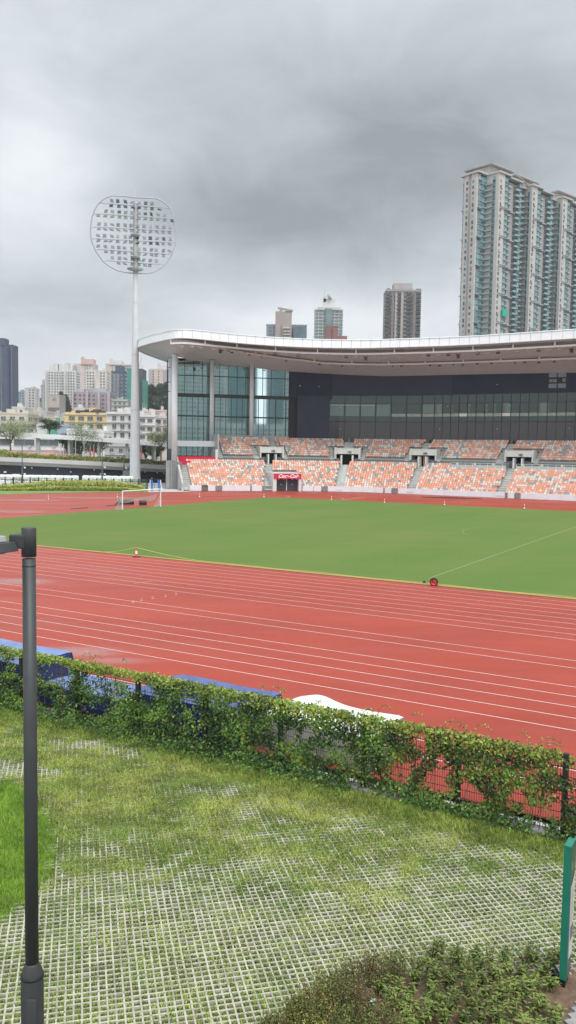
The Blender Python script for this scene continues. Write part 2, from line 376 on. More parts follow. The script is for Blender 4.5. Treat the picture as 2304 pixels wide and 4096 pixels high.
def lrow(i): return (.35 + .8 * i, .62 + .39 * i)
def urow(j): return (12.7 + .8 * j, 6.78 + .43 * j)
prof = [(.3, 0)]
for i in range(NL): v, z = lrow(i); prof += [(v, z), (v + .8, z)]
prof += [(10.75, 5.3), (12.5, 5.3)]
DU0, DU1 = 17.95, 23.85
def cut_prof(i0):      # upper part only, above the door
    v, z = lrow(i0); return [(v, 3.62)] + [q for i in range(i0, NL) for q in ((lrow(i)[0], lrow(i)[1]), (lrow(i)[0] + .8, lrow(i)[1]))] + [(10.75, 5.3), (12.5, 5.3)]
b = MB(); sweep(b, prof, 0, DU0); sweep(b, cut_prof(8), DU0, DU1); sweep(b, prof, DU1, UE)
b.build('lower_tier', STEPM, STAND)
prof = [(12.5, 5.3)]
for j in range(NU): v, z = urow(j); prof += [(v, z), (v + .8, z)]
prof += [(22.2, urow(8)[1])]
UPR = 8.9
b = MB()
PORT = [(18.0, 22.8, 16.6, 23.6, 21.2, 22.5), (30.6, 34.0, 29.8, 34.8, 31.7, 32.8), (41.6, 46.9, 40.7, 47.9, 42.0, 43.4), (61.5, 66.8, 59.6, 67.9, 60.2, 61.6), (79.5, 84.5, 78.5, 85.5, 80, 81.4)]
AIS = [(16.3, 17.9, 19.0, 20.3), (30.8, 32.3, 31.6, 32.7), (45.6, 47.1, 43.7, 45.0), (63.4, 64.8, 62.9, 64.1), (81., 82.5, 80.2, 81.6)]
a0 = UPR
for p in PORT:
    sweep(b, prof, a0, p[0]); sweep(b, prof[11:], p[0], p[1]); a0 = p[1]
sweep(b, prof, a0, UE); b.build('upper_tier', STEPM, STAND)
GREYW = mat('slate_wall', (.15, .17, .175), .7, .1, 1.)
b = MB(); a0 = 4.5
for p in PORT: ubox(b, a0, p[0] + .8, 12.3, 12.46, 5.3, 6.55); a0 = p[1] - .8
ubox(b, a0, UE, 12.3, 12.46, 5.3, 6.55); b.build('tier_wall', GREYW, STAND)
# glass balustrade with rail on the upper tier wall
GL_CLEAR = mat('balustrade_glass', (.30, .40, .38), .1, spec=.6)
a0 = UPR + .3; PGM = mat('pale_green_metal', (.30, .40, .38), .4)
for p in PORT + [(0, 0, UE, 0)]:
    r_ = MB(); ubox(r_, a0, p[2], 12.30, 12.36, 7.42, 7.48); ubox(r_, a0, p[2], 12.31, 12.35, 6.56, 6.6)
    for u in np.arange(a0, p[2], 2.0): r_.bar(W(u, 12.33, 6.58), W(u, 12.33, 7.45), .05)
    r_.build('balustrade_rail', PGM, STAND); a0 = p[3]
# stairs inside the aisles (half steps)
STAIRM = mat('stair_concrete', (.52, .54, .52), .8, .08, 1.)
def lerp(a, b_, t): return a + (b_ - a) * t
def stair(name, rowf, i0, i1, ua, ub):
    b = MB()
    for i in range(i0, i1):
        v, z = rowf(i); h = rowf(1)[1] - rowf(0)[1]
        for k, (dv, dz) in enumerate(((-.42, -h * .5), (.0, .012))):
            t = v + dv; a, c = ua(t), ub(t)
            ubox(b, a, c, t, t + .42 + (.4 if k else 0), z + dz - .18, z + dz)
    b.build(name, STAIRM, STAND)
stair('stairs', lrow, 0, 11, lambda v: .15, lambda v: 1.6)
for a in AIS: stair('stairs', lrow, (8 if a is AIS[0] and False else 0), NL, lambda v, a=a: lerp(a[0], a[2], v / 11), lambda v, a=a: lerp(a[1], a[3], v / 11))
stair('stairs', urow, 0, NU, lambda v: UPR + .05, lambda v: UPR + .9)
for p in PORT:
    stair('stairs', urow, 0, 5, lambda v, p=p: p[2], lambda v, p=p: p[0] - .25)
    stair('stairs', urow, 0, 5, lambda v, p=p: p[1] + .25, lambda v, p=p: p[3])
    stair('stairs', urow, 5, NU, lambda v, p=p: p[4], lambda v, p=p: p[5])
# railings beside upper stairs
b = MB()
for p in PORT:
    um = (p[4] + p[5]) / 2
    for j in range(5, NU): v, z = urow(j); b.bar(W(um, v, z), W(um, v, z + 1.), .05)
    b.bar(W(um, urow(5)[0], urow(5)[1] + 1), W(um, urow(8)[0], urow(8)[1] + 1), .05)
    for uu in (p[2] - .1, p[3] + .1): b.bar(W(uu, 12.6, 7.8), W(uu, urow(4)[0] + .6, urow(4)[1] + 1.), .05); b.bar(W(uu, 12.6, 6.8), W(uu, 12.6, 7.8), .05)
b.build('stair_handrails', GALV, STAND)
# entrance portals with section numbers
def text_mesh(s, size, shear=0., bold=0.):
    c = bpy.data.curves.new('t', 'FONT'); c.body = s; c.size = size; c.shear = shear; c.align_x = 'CENTER'; c.align_y = 'CENTER'; c.extrude = .012; c.offset = bold
    o = bpy.data.objects.new('t', c); sc.collection.objects.link(o); dg = bpy.context.evaluated_depsgraph_get()
    me = bpy.data.meshes.new_from_object(o.evaluated_get(dg)); bpy.data.objects.remove(o); return me
def put_text(s, size, pos, heading, m, parent, name='lettering', shear=0., tilt=0., **k):
    me = text_mesh(s, size, shear, k.pop('bold', 0.)); me.materials.clear(); me.materials.append(m); me.name = name
    o = bpy.data.objects.new(name, me); sc.collection.objects.link(o)
    M = Matrix.Translation(Vector(pos)) @ Matrix.Rotation(heading, 4, 'Z') @ Matrix.Rotation(R(90) - tilt, 4, 'X')
    if parent: o.parent = parent; o.matrix_basis = world_mat(parent).inverted() @ M
    else: o.matrix_basis = M
    return tag(o, **k)
PORTM = mat('portal_concrete', (.50, .52, .49), .75, .08, .8)
VOID = mat('passage_shade', (.02, .024, .024), .8)
for p, num in zip(PORT[:4], ('102', '103', '104', '105')):
    b = MB(); u0, u1 = p[0], p[1]
    sweep(b, [(12.25, 7.62), (12.55, 8.85), (16.9, 8.95), (16.9, 8.75), (12.9, 7.62)], u0 + .1, u1 - .1, closed=True)
    for a, c in ((u0 - .2, u0 + .1), (u1 - .1, u1 + .2)):
        sweep(b, [(12.0, 6.55), (12.1, 7.7), (12.45, 9.0), (16.9, 9.1), (16.9, 6.2)], a, c, closed=True)
    pt = b.build('entrance_portal', PORTM, STAND)
    um = (u0 + u1) / 2
    b = MB(); ubox(b, u0 + .1, u1 - .1, 14.6, 14.8, 5.3, 7.7)
    b.build('passage_shade_panel', VOID, pt)  # near-black panel carries the shade of the unlit passage
    for d in (-.85, .8): b = MB(); ubox(b, um + d - .12, um + d + .12, 11.4, 13.2, 5.3, 7.35); b.build('fin_wall', mat('white_wall', (.68, .70, .70), .6, .05), pt)
    for a, c in ((u0 + .12, um - 1.2), (um + 1.1, u1 - .12)): b = MB(); ubox(b, a, c, 12.52, 12.6, 5.3, 6.75); b.build('side_panel', mat('portal_side', (.10, .12, .12), .6), pt)
    q = W(um + .3, 12.2, 8.0); put_text(num, .62, (q[0], q[1], 8.0), ang(um), DARKM, pt, tilt=.2, bold=.02)
    for uu in (p[2] + .5, p[3] - .5): b = MB(); ubox(b, uu - .12, uu + .12, 14.2, 14.4, 8.5, 8.85); b.build('loudspeaker', DARKM, pt)
    if num == '104':
        b = MB(); ubox(b, um - .45, um + .05, 13.3, 13.5, 5.32, 7.5); b.build('lit_doorway', mat('doorway_glow_colour', (.5, .33, .12), .6), pt)  # warm light of the doorway put into the panel colour
# front wall: white panels and grey gates
FW = [(758, 806, 'w'), (806, 831, 'd'), (832, 861.5, 'w'), (862, 888, 'g'), (889, 1001, 'w'), (1001, 1007, 'g'), (1007, 1047.7, 'w'), (1048, 1088, 'g'), (1196, 1210, 'g'), (1210, 1253.5, 'w'), (1255, 1285, 'w'), (1286, 1311, 'g'), (1311, 1533, 'w'),
      (1534, 1538.5, 'g'), (1539, 1565, 'w'), (1567, 1592, 'g'), (1592, 2019, 'w'), (2020, 2030, 'g'), (2031, 2057, 'w'), (2059, 2083, 'g'), (2083, 2560, 'w')]
GATEM = mat('grey_gate', (.20, .22, .22), .5, .2, 2.); WALLW = mat('white_board', (.68, .73, .78), .55, .04, .5)
for a, c, t in FW:
    b = MB(); ua, ub = ux(a), ux(c) if c < 2400 else UE
    if t == 'w':
        b2 = ua
        while b2 < ub - .01:
            b3 = min(ub, b2 + 2.4); ubox(b, b2 + .012, b3 - .012, -.06, .1, .04, 1.1); b2 = b3
        b.build('white_board', WALLW, STAND)
    elif t == 'd':
        for u in np.arange(ua + .05, ub, .13): b.bar(W(u, 0, .05), W(u, 0, 1.15), .04)
        ubox(b, ua, ub, -.03, .03, .05, .12); ubox(b, ua, ub, -.03, .03, 1.08, 1.15); ubox(b, ua, ub, .15, .2, .05, 1.1); b.build('gate', DARKM, STAND)
    else: ubox(b, ua + .03, ub - .03, -.02, .04, .05, 1.05); b.build('gate', GATEM, STAND)
b = MB(); ubox(b, 1.2, DU0, .12, .3, 0, 1.0); ubox(b, DU1, UE, .12, .3, 0, 1.0); b.build('front_wall', CONC, STAND)
# railing above the wall in front of the aisles
b = MB()
for a in AIS[1:4]:
    for u in np.arange(a[0] - .2, a[1] + .3, .3): b.bar(W(u, .2, 1.), W(u, .2, 1.75), .035)
    ubox(b, a[0] - .2, a[1] + .3, .18, .22, 1.72, 1.77)
b.build('aisle_railing', GALV, STAND)
# door block with sponsor banner
JW = mat('door_frame_white', (.62, .63, .62), .6, .05)
b = MB(); ubox(b, DU0, DU0 + .75, -.05, 6.6, 0, 3.5); ubox(b, DU1 - .55, DU1, -.05, 6.6, 0, 3.5); ubox(b, DU0, DU1, .1, 6.6, 3.5, 3.66); ubox(b, DU0 + .75, DU1 - .55, .5, .7, 2.5, 3.5)
b.build('doorway_frame', JW, STAND)
dm = (DU0 + .75 + DU1 - .55) / 2
for a, c in ((DU0 + .8, dm - .06), (dm + .06, DU1 - .6)):
    b = MB(); ubox(b, a, c, .9, 1.0, .03, 2.5); dd = b.build('door', mat('dark_door', (.045, .055, .07), .4, .1), STAND)
    b = MB(); q = W((a + c) / 2, .86, 1.35); b.box(q, (.14, .05, .14)); b.build('door_handle', WHITE, dd)
b = MB(); ubox(b, dm - .06, dm + .06, .85, 1.0, .03, 2.5)
for uu in (DU0 + 1.1, DU1 - 1.0, dm - .8, dm + .9): ubox(b, uu, uu + .4, .4, .6, 2.36, 2.44)
b.build('door_mullion', WHITE, STAND)
REDB = mat('sponsor_red', (.62, .015, .06), .5)
bn = empty('sponsor_banner', W(dm, -.12, 2.5), 'red banner with white flowing script lettering above the black double doors', 'banner')
b = MB(); ubox(b, DU0 + .15, DU1 - .05, -.16, -.09, 2.5, 3.55); b.build('banner_board', REDB, bn)
q = W(dm + .1, -.19, 3.02); put_text('Coca-Cola', .98, q, ang(dm), mat('banner_white', (.8, .78, .78), .5), bn, shear=.35, bold=.035, name='script_lettering')
b = MB(); ubox(b, DU0 + .05, DU1 + .05, -.2, -.05, 3.55, 3.68); b.build('banner_frame', JW, bn)
# sloped stair walls beside the door and at the left end
b = MB(); sweep(b, [(-.05, 0), (-.05, 1.5), (10.7, 6.6), (12.3, 6.6), (12.3, 0)], -.3, .12, closed=True); b.build('end_wall', CONC, STAND)
b = MB(); b.bar(W(DU1 + .1, 0, 1.4), W(DU1 + .1, 6.2, 4.4), .12); b.bar(W(DU1 + .1, 0, 0.), W(DU1 + .1, 0, 1.4), .12); b.bar(W(DU0 - .12, 0, 1.4), W(DU0 - .12, 6.2, 4.4), .12); b.build('stair_handrails', GALV, STAND)
# red hoardings at the top left of the lower tier
for k, (a, c, v0, z0, z1) in enumerate(((.2, 2.6, 9.4, 4.9, 5.75), (.2, 8.4, 11.0, 5.3, 6.65))):
    b = MB(); ubox(b, a, c, v0, v0 + .06, z0, z1)
    b.build('hoarding', REDB, None, label=('small red hoarding across the head of the left end stairs', 'long plain red hoarding along the walkway under the left glass wall')[k], category='hoarding')
# platform with rail in blocks four and five
for a, c in ((51.4, 62.6), (64.6, 79.5)):
    b = MB(); ubox(b, a, c, 9.0, 12.4, 4.55, 5.36); b.build('viewing_platform', CONCD, STAND)
    b = MB(); ubox(b, a, c, 8.92, 8.98, 4.6, 4.95); ubox(b, a, c, 8.93, 8.97, 6.2, 6.26)
    for u in np.arange(a, c + .1, 1.5): b.bar(W(u, 8.95, 4.9), W(u, 8.95, 6.22), .06)
    pr = b.build('platform_rail', mat('white_rail', (.70, .72, .70), .5), STAND)
    b = MB(); ubox(b, a + .05, c - .05, 8.94, 8.96, 4.98, 5.9); b.build('glass_panel', mat('rail_glass', (.42, .50, .48), .12), pr)
    for u in np.arange(a + 1.5, c - 1, 3.7):
        b = MB()
        for du, mi in ((-.45, 0), (.35, 1)): ubox(b, u + du - .2, u + du + .2, 9.6, 9.66, 5.75, 6.3, mi); ubox(b, u + du - .2, u + du + .2, 9.2, 9.6, 5.72, 5.8, mi); b.bar(W(u + du, 9.4, 5.36), W(u + du, 9.4, 5.75), .06, mi=2)
        b.build('loose_chairs', [mat('seat_cream', (.66, .62, .50), .5), mat('seat_grey', (.17, .19, .19), .5), DARKM], STAND)
# back parapet of the upper tier
b = MB(); ubox(b, UPR + .2, ux(1153, 21.6, 11), 21.2, 21.6, urow(8)[1] - .2, 11.45); ubox(b, UPR - .2, UPR + .1, 12.4, 21.6, 6.6, 11.4); b.build('back_parapet', mat('parapet', (.42, .43, .43), .7, .06), STAND)
# ---------------- seats
SC = {'orange': (.73, .345, .225), 'salmon': (.75, .43, .34), 'cream': (.66, .64, .58), 'grey': (.32, .345, .34), 'slate': (.25, .28, .33)}
SM = {k: mat('seat_' + k if k in ('orange', 'salmon', 'slate') else 'plastic_' + k, c, .45, .06, 6.) for k, c in SC.items()}
def seat_mb(mb, mi=0, org=(0, 0, 0), a=0.):
    co, si = math.cos(a), math.sin(a)
    def T(p): return (org[0] + p[0] * co - p[1] * si, org[1] + p[0] * si + p[1] * co, org[2] + p[2])
    # back: tapered, slightly reclined, rounded top; pan: folded-down shallow tray
    o = [(-.20, .0, .36), (.20, .0, .36), (.225, .06, .62), (.20, .085, .78), (.12, .09, .82), (-.12, .09, .82), (-.20, .085, .78), (-.225, .06, .62)]
    n = len(o); vs = [T(p) for p in o] + [T((p[0] * .96, p[1] + .045, p[2])) for p in o]
    mb.raw(vs, [tuple(range(n)), tuple(range(n, 2 * n))[::-1]] + [((i + 1) % n, i, n + i, n + (i + 1) % n) for i in range(n)], mi)
    p = [(-.2, -.36, .40), (.2, -.36, .40), (.21, .02, .36), (-.21, .02, .36), (-.2, -.38, .44), (.2, -.38, .44), (.21, .03, .43), (-.21, .03, .43)]
    mb.hexa([T(q) for q in p], mi)
    mb.hexa([T(q) for q in [(-.03, .02, 0), (.03, .02, 0), (.03, .08, 0), (-.03, .08, 0), (-.03, .0, .38), (.03, .0, .38), (.03, .05, .38), (-.03, .05, .38)]], mi)
def scl(u, v): return (GR + v) / GR if GL <= u < GL + GARC else 1.
SEATS = []
rs = random.Random(11)
def fill(u0, u1, v, z, tier, row, blk):
    u = u0 + .28 / scl(u0, v); k = 0
    while u + .2 / scl(u, v) < u1:
        n_ = vnoise(np.array([u * .75]), np.array([row * .9 + (30 if tier else 0)]), 3)[0] * .6 + .2 + rs.uniform(-.40, .40)
        c = 'orange' if n_ < .44 else ('salmon' if n_ < .60 else ('cream' if n_ < .80 else ('grey' if n_ < 1.04 else 'slate')))
        if c == 'grey' and not tier and rs.random() < .3: c = 'cream'
        if rs.random() < .13: c = rs.choice(['cream', 'grey', 'orange', 'salmon'])
        if tier and c == 'orange' and rs.random() < .25: c = 'grey'
        k += 1; p = W(u, v + .45, z); SEATS.append((p, ang(u), c, tier, row, blk, k)); u += .502 / scl(u, v)
for i in range(NL):
    v, z = lrow(i); E = [1.75]
    for a in AIS: E += [lerp(a[0], a[2], v / 11) - .05, lerp(a[1], a[3], v / 11) + .05]
    E += [96.]
    for k in range(0, len(E), 2):
        a, c = E[k], E[k + 1]
        if k == 2 and i < 8: a = DU1 + .25
        if i >= 11 and k >= 6:
            if k == 6: c = min(c, 51.2)
            else: continue
        fill(a, c, v, z, 0, i, k // 2)
for j in range(NU):
    v, z = urow(j); E = [UPR + 1.0]
    for p in PORT: E += ([p[2] - .05, p[3] + .05] if j < 5 else [p[4] - .05, p[5] + .05])
    E += [96.]
    for k in range(0, len(E), 2): fill(E[k], E[k + 1], v, z, 1, j, k // 2)
def dist(p): return math.hypot(p[0], p[1])
def inframe(p):
    q = np.array(p) - np.array([0, 0, EYE]); return 1152 + FPX * (q @ crt) / (q @ cfw) < 2296
vis = [s for s in SEATS if inframe(s[0])]
# individual seats: the nearest complete rows at the right-hand end of the lower tier
cand = sorted([s for s in vis if s[3] == 0], key=lambda s: dist(s[0]))[:300]
ids = set(id(s) for s in cand)
meshes = {}
for c in SM:
    b = MB(); seat_mb(b); meshes[c] = b.mesh('stadium_seat', SM[c])
ORD = ['front', 'second', 'third', 'fourth', 'fifth', 'sixth', 'seventh', 'eighth', 'ninth', 'tenth', 'eleventh', 'twelfth', 'top']
def nth(n): return str(n) + ('th' if 10 <= n % 100 <= 20 else {1: 'st', 2: 'nd', 3: 'rd'}.get(n % 10, 'th'))
CN = {'orange': 'orange', 'salmon': 'pale salmon', 'cream': 'cream', 'grey': 'grey', 'slate': 'slate blue'}
lastk = {}
for s in SEATS:
    if s[3] == 0: lastk[(s[4], s[5])] = max(lastk.get((s[4], s[5]), 0), s[6])
for s in cand:
    o = bpy.data.objects.new('stadium_seat', meshes[s[2]]); sc.collection.objects.link(o); o.location = s[0]; o.rotation_euler = (0, 0, s[1])
    if s[5] == 4: lb = f'{CN[s[2]]} seat, {nth(s[6])} right of the rightmost stairs in the {ORD[s[4]]} lower row'
    else: lb = f'{CN[s[2]]} seat, {nth(lastk[(s[4], s[5])] - s[6] + 1)} left of the rightmost stairs in the {ORD[s[4]]} lower row'
    tag(o, lb, 'seat', 'individual stadium seats nearest the camera')
order = list(SM)
b = MB()
for s in SEATS:
    if id(s) in ids: continue
    seat_mb(b, order.index(s[2]), s[0], s[1])
b.build('stadium_seats', [SM[c] for c in order], None, label='mixed orange, salmon, cream and grey seats filling the rest of both tiers', category='seats', kind='stuff')
# ---------------- facade behind the seats
FV = 22.
MULL = mat('dark_mullion', (.025, .05, .05), .4)
def glassmat(name, col, rough, spec=.8, amt=.5):
    m = bpy.data.materials.new(name); m.use_nodes = True; b_ = m.node_tree.nodes['Principled BSDF']; q = G(m.node_tree)
    b_.inputs['Base Color'].default_value = (*col, 1); b_.inputs['Roughness'].default_value = rough; b_.inputs['Specular IOR Level'].default_value = spec
    b_.inputs['IOR'].default_value = 1.5
    gl = q.n('ShaderNodeBsdfGlossy'); gl.inputs['Roughness'].default_value = rough; gl.inputs['Color'].default_value = (.70, .87, .88, 1)
    ms = q.n('ShaderNodeMixShader'); ms.inputs[0].default_value = amt
    m.node_tree.links.new(b_.outputs[0], ms.inputs[1]); m.node_tree.links.new(gl.outputs[0], ms.inputs[2]); m.node_tree.links.new(ms.outputs[0], m.node_tree.nodes['Material Output'].inputs[0])
    MATS[name] = m; return m
TEALG = glassmat('reflective_teal_glass', (.06, .13, .13), .03, amt=.80)
UG1 = ux(1153, FV, 15); UG0 = ux(700, FV, 15)
def ztop(u): return 28.3 - max(0, min(1, (u - UG0) / (UG1 - UG0))) * 1.7 if u < UG1 else 26.4
gw = MB(); ubox(gw, UG0, UG1, FV, FV + .06, 5.3, 28.0); glass = gw.build('glass_wall', TEALG, STAND)
b = MB()
for (z0, z1, st) in ((9.6, 15.3, 1.24), (15.6, 19.6, 1.24), (20.4, 28.2, 1.95)):
    for u in np.arange(UG0 + .1, UG1, st): ubox(b, u - .055, u + .055, FV - .14, FV - .002, z0, z1)
for u in np.arange(UG0 + .1, 9, 1.24): ubox(b, u - .055, u + .055, FV - .14, FV - .002, 5.3, 9.6)
for z0, z1 in ((19.6, 20.4), (15.3, 15.6), (24.2, 24.38), (9.4, 9.62)): ubox(b, UG0, UG1 + .1, FV - .17, FV - .003, z0, z1)
b.build('mullions', MULL, glass)
# right of the glass: dark cladding, dark ribbon windows
CLAD = mat('dark_navy_cladding', (.034, .048, .085), .6, .12, .25, spec=.25); CLAD2 = mat('slate_cladding', (.050, .064, .100), .6, .08, .25, spec=.25); DGL = glassmat('glass_tree_reflection', (.016, .046, .040), .08, spec=.35, amt=.015)  # green of mirrored trees put into the ribbon glass colour
DGB = glassmat('glass_track_reflection', (.032, .020, .024), .12, spec=.35, amt=.02); LGL = glassmat('lit_window_glass', (.085, .16, .135), .1, spec=.4, amt=.03)  # red track reflection and window light put into these glass colours
u1, u2, u3 = ux(1190, FV, 15), ux(1328, FV, 20), ux(1808, FV, 22)
b = MB(); ubox(b, UG1, u2, FV - .05, FV + .4, 19.9, 27.2); b.build('dark_cladding', CLAD, STAND)
b = MB(); ubox(b, u2, u3, FV - .02, FV + .4, 20.8, 26.4); b.build('slate_cladding', CLAD2, STAND)
b = MB(); ubox(b, u3, UE, FV, FV + .4, 20.8, 26.4); b.build('dark_cladding', CLAD, STAND)
b = MB(); ubox(b, UG1 + 1.0, u2 - .3, FV - .9, FV + .3, 9.9, 20.6); b.build('cladding_box', CLAD2, STAND)
b = MB(); ubox(b, u2 - .3, UE, FV + .0, FV + .06, 10.0, 20.9); gwall = b.build('ribbon_glazing', DGL, STAND)
b = MB(); ubox(b, u2 - .3, UE, FV - .03, FV - .003, 10.0, 14.9); b.build('lower_glazing', DGB, gwall)
b = MB()
pu = list(np.arange(u2 - .3, UE, 1.87))
for u in pu: ubox(b, u - .04, u + .04, FV - .12, FV - .031, 10.0, 20.8)
for z0, z1 in ((14.85, 15.0), (18.9, 19.0), (20.75, 20.95)): ubox(b, u2 - .3, UE, FV - .13, FV - .031, z0, z1)
b.build('mullions', mat('glazing_frame', (.012, .02, .02), .4), gwall)
rw = random.Random(5); SILL = mat('pale_sill_panel', (.34, .42, .39), .5, .2, 2.)
INT = mat('pale_interior', (.16, .21, .19), .6, .4, 1.5)
for k, u in enumerate(pu[:-1]):
    if u > 76: break
    first = u < ux(1515, FV, 17)
    b = MB()
    if first: ubox(b, u + .1, u + 1.76, FV - .06, FV - .033, 16.2, 18.85); b.build('window', LGL, gwall)
    else:
        ubox(b, u + .08, u + 1.78, FV - .06, FV - .033, 16.1, 16.75); b.build('sill_panel', WHITE if k in (10, 15) else SILL, gwall)
        b = MB(); ubox(b, u + .1, u + 1.76, FV - .058, FV - .034, 16.85, 18.8); b.build('window', DGL if rw.random() < .8 else LGL, gwall)
    if rw.random() < .3:
        b = MB(); ubox(b, u + .1, u + .1 + rw.uniform(.3, .6), FV - .085, FV - .062, 16.9, 18.8); b.build('curtain', INT, gwall)
b = MB(); ubox(b, pu[0], ux(1500, FV, 18), FV - .1, FV - .065, 18.6, 18.72); b.build('light_strip', mat('pale_strip', (.5, .6, .56), .4), gwall)
# small cluster of six windows at the upper right
ua = ux(2194, FV, 23); SKYG = mat('sky_blue_pane', (.14, .20, .24), .2)
b = MB(); ubox(b, ua - .1, ua + 3.7, FV - .06, FV - .005, 21.6, 25.0); wf = b.build('window_frame', BLACK, STAND)
for (du, z0, z1, ww) in ((.05, 23.9, 24.8, 1.6), (1.9, 23.9, 24.9, 1.6), (.15, 22.9, 23.5, .7), (.95, 22.9, 23.5, .7), (2.8, 22.9, 23.6, .6), (.05, 21.7, 22.6, 1.6), (1.9, 21.7, 22.6, 1.6)):
    b = MB(); ubox(b, ua + du, ua + du + ww, FV - .09, FV - .062, z0, z1); b.build('pane', SKYG, wf)
# small lamps on the dark wall
b = MB()
for xs_, ys_ in ((1197, 1543), (1273, 1546), (1985, 1538), (1362, 1628), (1790, 1625), (2040, 1621), (1362, 1715), (1760, 1716), (1990, 1716), (2280, 1713)):
    u = ux(xs_, FV, 15); p = W(u, FV - .2, 0); q = np.array(ray(xs_ / K, ys_ / K)) * p[1]; b.box((p[0], p[1], EYE + q[2]), (.34 if xs_ == 1197 else .16, .16, .16))
b.build('wall_lamps', mat('lamp_white', (.8, .8, .78), .4), STAND)
# ---------------- columns, plinth and beams at the left end
COLM = mat('white_column', (.74, .81, .85), .5, .03, .5)
def column(xs, Yd, z0, z1, r):
    p = at(xs, 1000, Yd); b = MB(); b.lathe((p[0], p[1], 0), [(r, z0), (r, z1)], 28); return b.build('column', COLM, STAND, smooth=False)
column(439.4, 171., 5.55, 27.2, .60); column(430, 178., 8.2, 27.2, .55); column(533, 183.8, 9.9, 27.6, .46); column(633, 186.3, 11.3, 27.4, .46)
for o in [c for c in STAND.children if c.name.startswith('column')]:
    for f in o.data.polygons: f.use_smooth = abs(f.normal.z) < .5
p = at(439.4, 1100, 171.)
b = MB(); b.box((p[0] - .1, p[1] + 1.2, 2.75), (2.5, 5., 5.5), .2); b.build('plinth', mat('plinth_grey', (.19, .195, .20), .7, .08, .8), STAND, bevel=.03)
b = MB(); p2 = at(424, 1100, 171.); b.box((p2[0] - .1, 173.5, 2.9), (1.2, 8., 5.6), .1); b.build('plinth', mat('plinth_grey2', (.27, .275, .28), .7, .08, .8), STAND)
b = MB(); ubox(b, -1.0, 8.9, 16.0, 16.5, 8.75, 9.95); b.build('beam', COLM, STAND)
b = MB(); ubox(b, 8.0, 8.5, 10.8, 11.2, 5.3, 8.2); b.build('post', JW, STAND)
b = MB(); b.bar(at(420.5, 1160, 172.5), at(420.5, 905, 172.5), .1); b.bar(at(421.5, 1160, 180), at(421.5, 905, 180), .12)
for y_ in (924, 961, 985): b.bar(at(421, y_, 174), at(429, y_, 174), .12)
b.build('dark_downpipe', DARKM, STAND)
# ---------------- roof
RE = [(-30, 207), (-31.5, 198), (-32.8, 188), (-32.9, 181), (-31.9, 177), (-29.9, 173), (-27.9, 169.6), (-25.3, 165.9), (-23.4, 163.3), (-21.9, 161.9), (-20.4, 161.4), (-18.6, 162.0), (-16.1, 163.5), (-12.6, 166.1), (-7, 169.3), (.1, 171.9), (7.4, 173.0), (14.7, 172.6), (22, 170.2), (32.4, 166.0), (41.2, 160.7), (48.3, 155.8), (53.0, 152.6), (72, 139.5), (90, 127)]
def catmull(P, n):
    P = [np.array(p, float) for p in P]; out = []
    for i in range(len(P) - 1):
        p0, p1, p2, p3 = P[max(i - 1, 0)], P[i], P[i + 1], P[min(i + 2, len(P) - 1)]
        for k in range(n):
            t = k / n; out.append(.5 * ((2 * p1) + (p2 - p0) * t + (2 * p0 - 5 * p1 + 4 * p2 - p3) * t * t + (3 * p1 - p0 - 3 * p2 + p3) * t ** 3))
    out.append(P[-1]); return out
def resample(P, st):
    d = [0.]
    for a, c in zip(P[:-1], P[1:]): d.append(d[-1] + float(np.hypot(*(c - a)[:2])))
    n = int(round(d[-1] / st)); T = np.linspace(0, d[-1], n + 1); P = np.array(P)
    return [np.array([np.interp(t, d, P[:, k]) for k in range(P.shape[1])]) for t in T], T
EDGE, ET = resample(catmull(RE, 8), 1.0)
nE = len(EDGE)
def nrm(i):
    a = EDGE[max(i - 1, 0)]; c = EDGE[min(i + 1, nE - 1)]; d = c - a; d /= np.hypot(*d); return np.array([-d[1], d[0]])      # inwards
# inner curve of the soffit: fan at the corner column, then along the facade
inn = []
iw = min(range(nE), key=lambda i: abs(EDGE[i][0] + 20.4) + abs(EDGE[i][1] - 161.4))
for i, e in enumerate(EDGE):
    if i <= iw - 14: t = i / (iw - 14); q = (lerp(-24.6, -23.6, t), lerp(207, 172, t), lerp(27.8, 26.9, t))
    elif i <= iw + 3: t = (i - iw + 14) / 17; q = (lerp(-23.6, -23.0, t), lerp(172, 172.2, t), 26.9)
    else:
        T_ = ET[i] - ET[iw + 3]
        if T_ < 12: t = T_ / 12; f = W(2, FV, 0); q = (lerp(-23, f[0] + 1, t), lerp(172.2, f[1] - .3, t), lerp(26.9, 27.7, math.sin(t * math.pi / 2)))
        else:
            lo = min(range(0, 480), key=lambda k: abs((W(k * .2, FV, 0)[0] - e[0]) * 1.0 - 1.6 + .0 * k)); u = max(2, lo * .2)
            u = lerp(2, u, min(1, (T_ - 12) / 10)); f = W(u, FV + .02, 0); zz_ = np.interp(u, [2, UG1, 36, 52, 73, 98], [27.7, 26.0, 25.15, 25.0, 24.7, 24.6]); q = (f[0], f[1], zz_)
    inn.append(np.array(q))
ZT, ZB = 31.05, 29.35
def SOF(i, t, dz=0.):
    e = EDGE[i]; o = np.array([e[0], e[1], ZB + .12]); q = o * (1 - t) + inn[i] * t
    q[2] += .9 * math.sin(math.pi * t) * (1 if i > iw + 8 else .55) * .5 + dz; return q
ROOF = None
b = MB(); NS = 10
vs = [tuple(SOF(i, k / NS)) for i in range(nE) for k in range(NS + 1)]
fs = [(i * (NS + 1) + k, i * (NS + 1) + k + 1, (i + 1) * (NS + 1) + k + 1, (i + 1) * (NS + 1) + k) for i in range(nE - 1) for k in range(NS)]
b.raw(vs, fs); 
top = [(e[0], e[1], ZT - .15) for e in EDGE]
back = [(100, 150, ZT - .15), (80, 200, ZT - .15), (20, 225, ZT - .15), (-10, 225, ZT - .15)]
b.face(top + back)
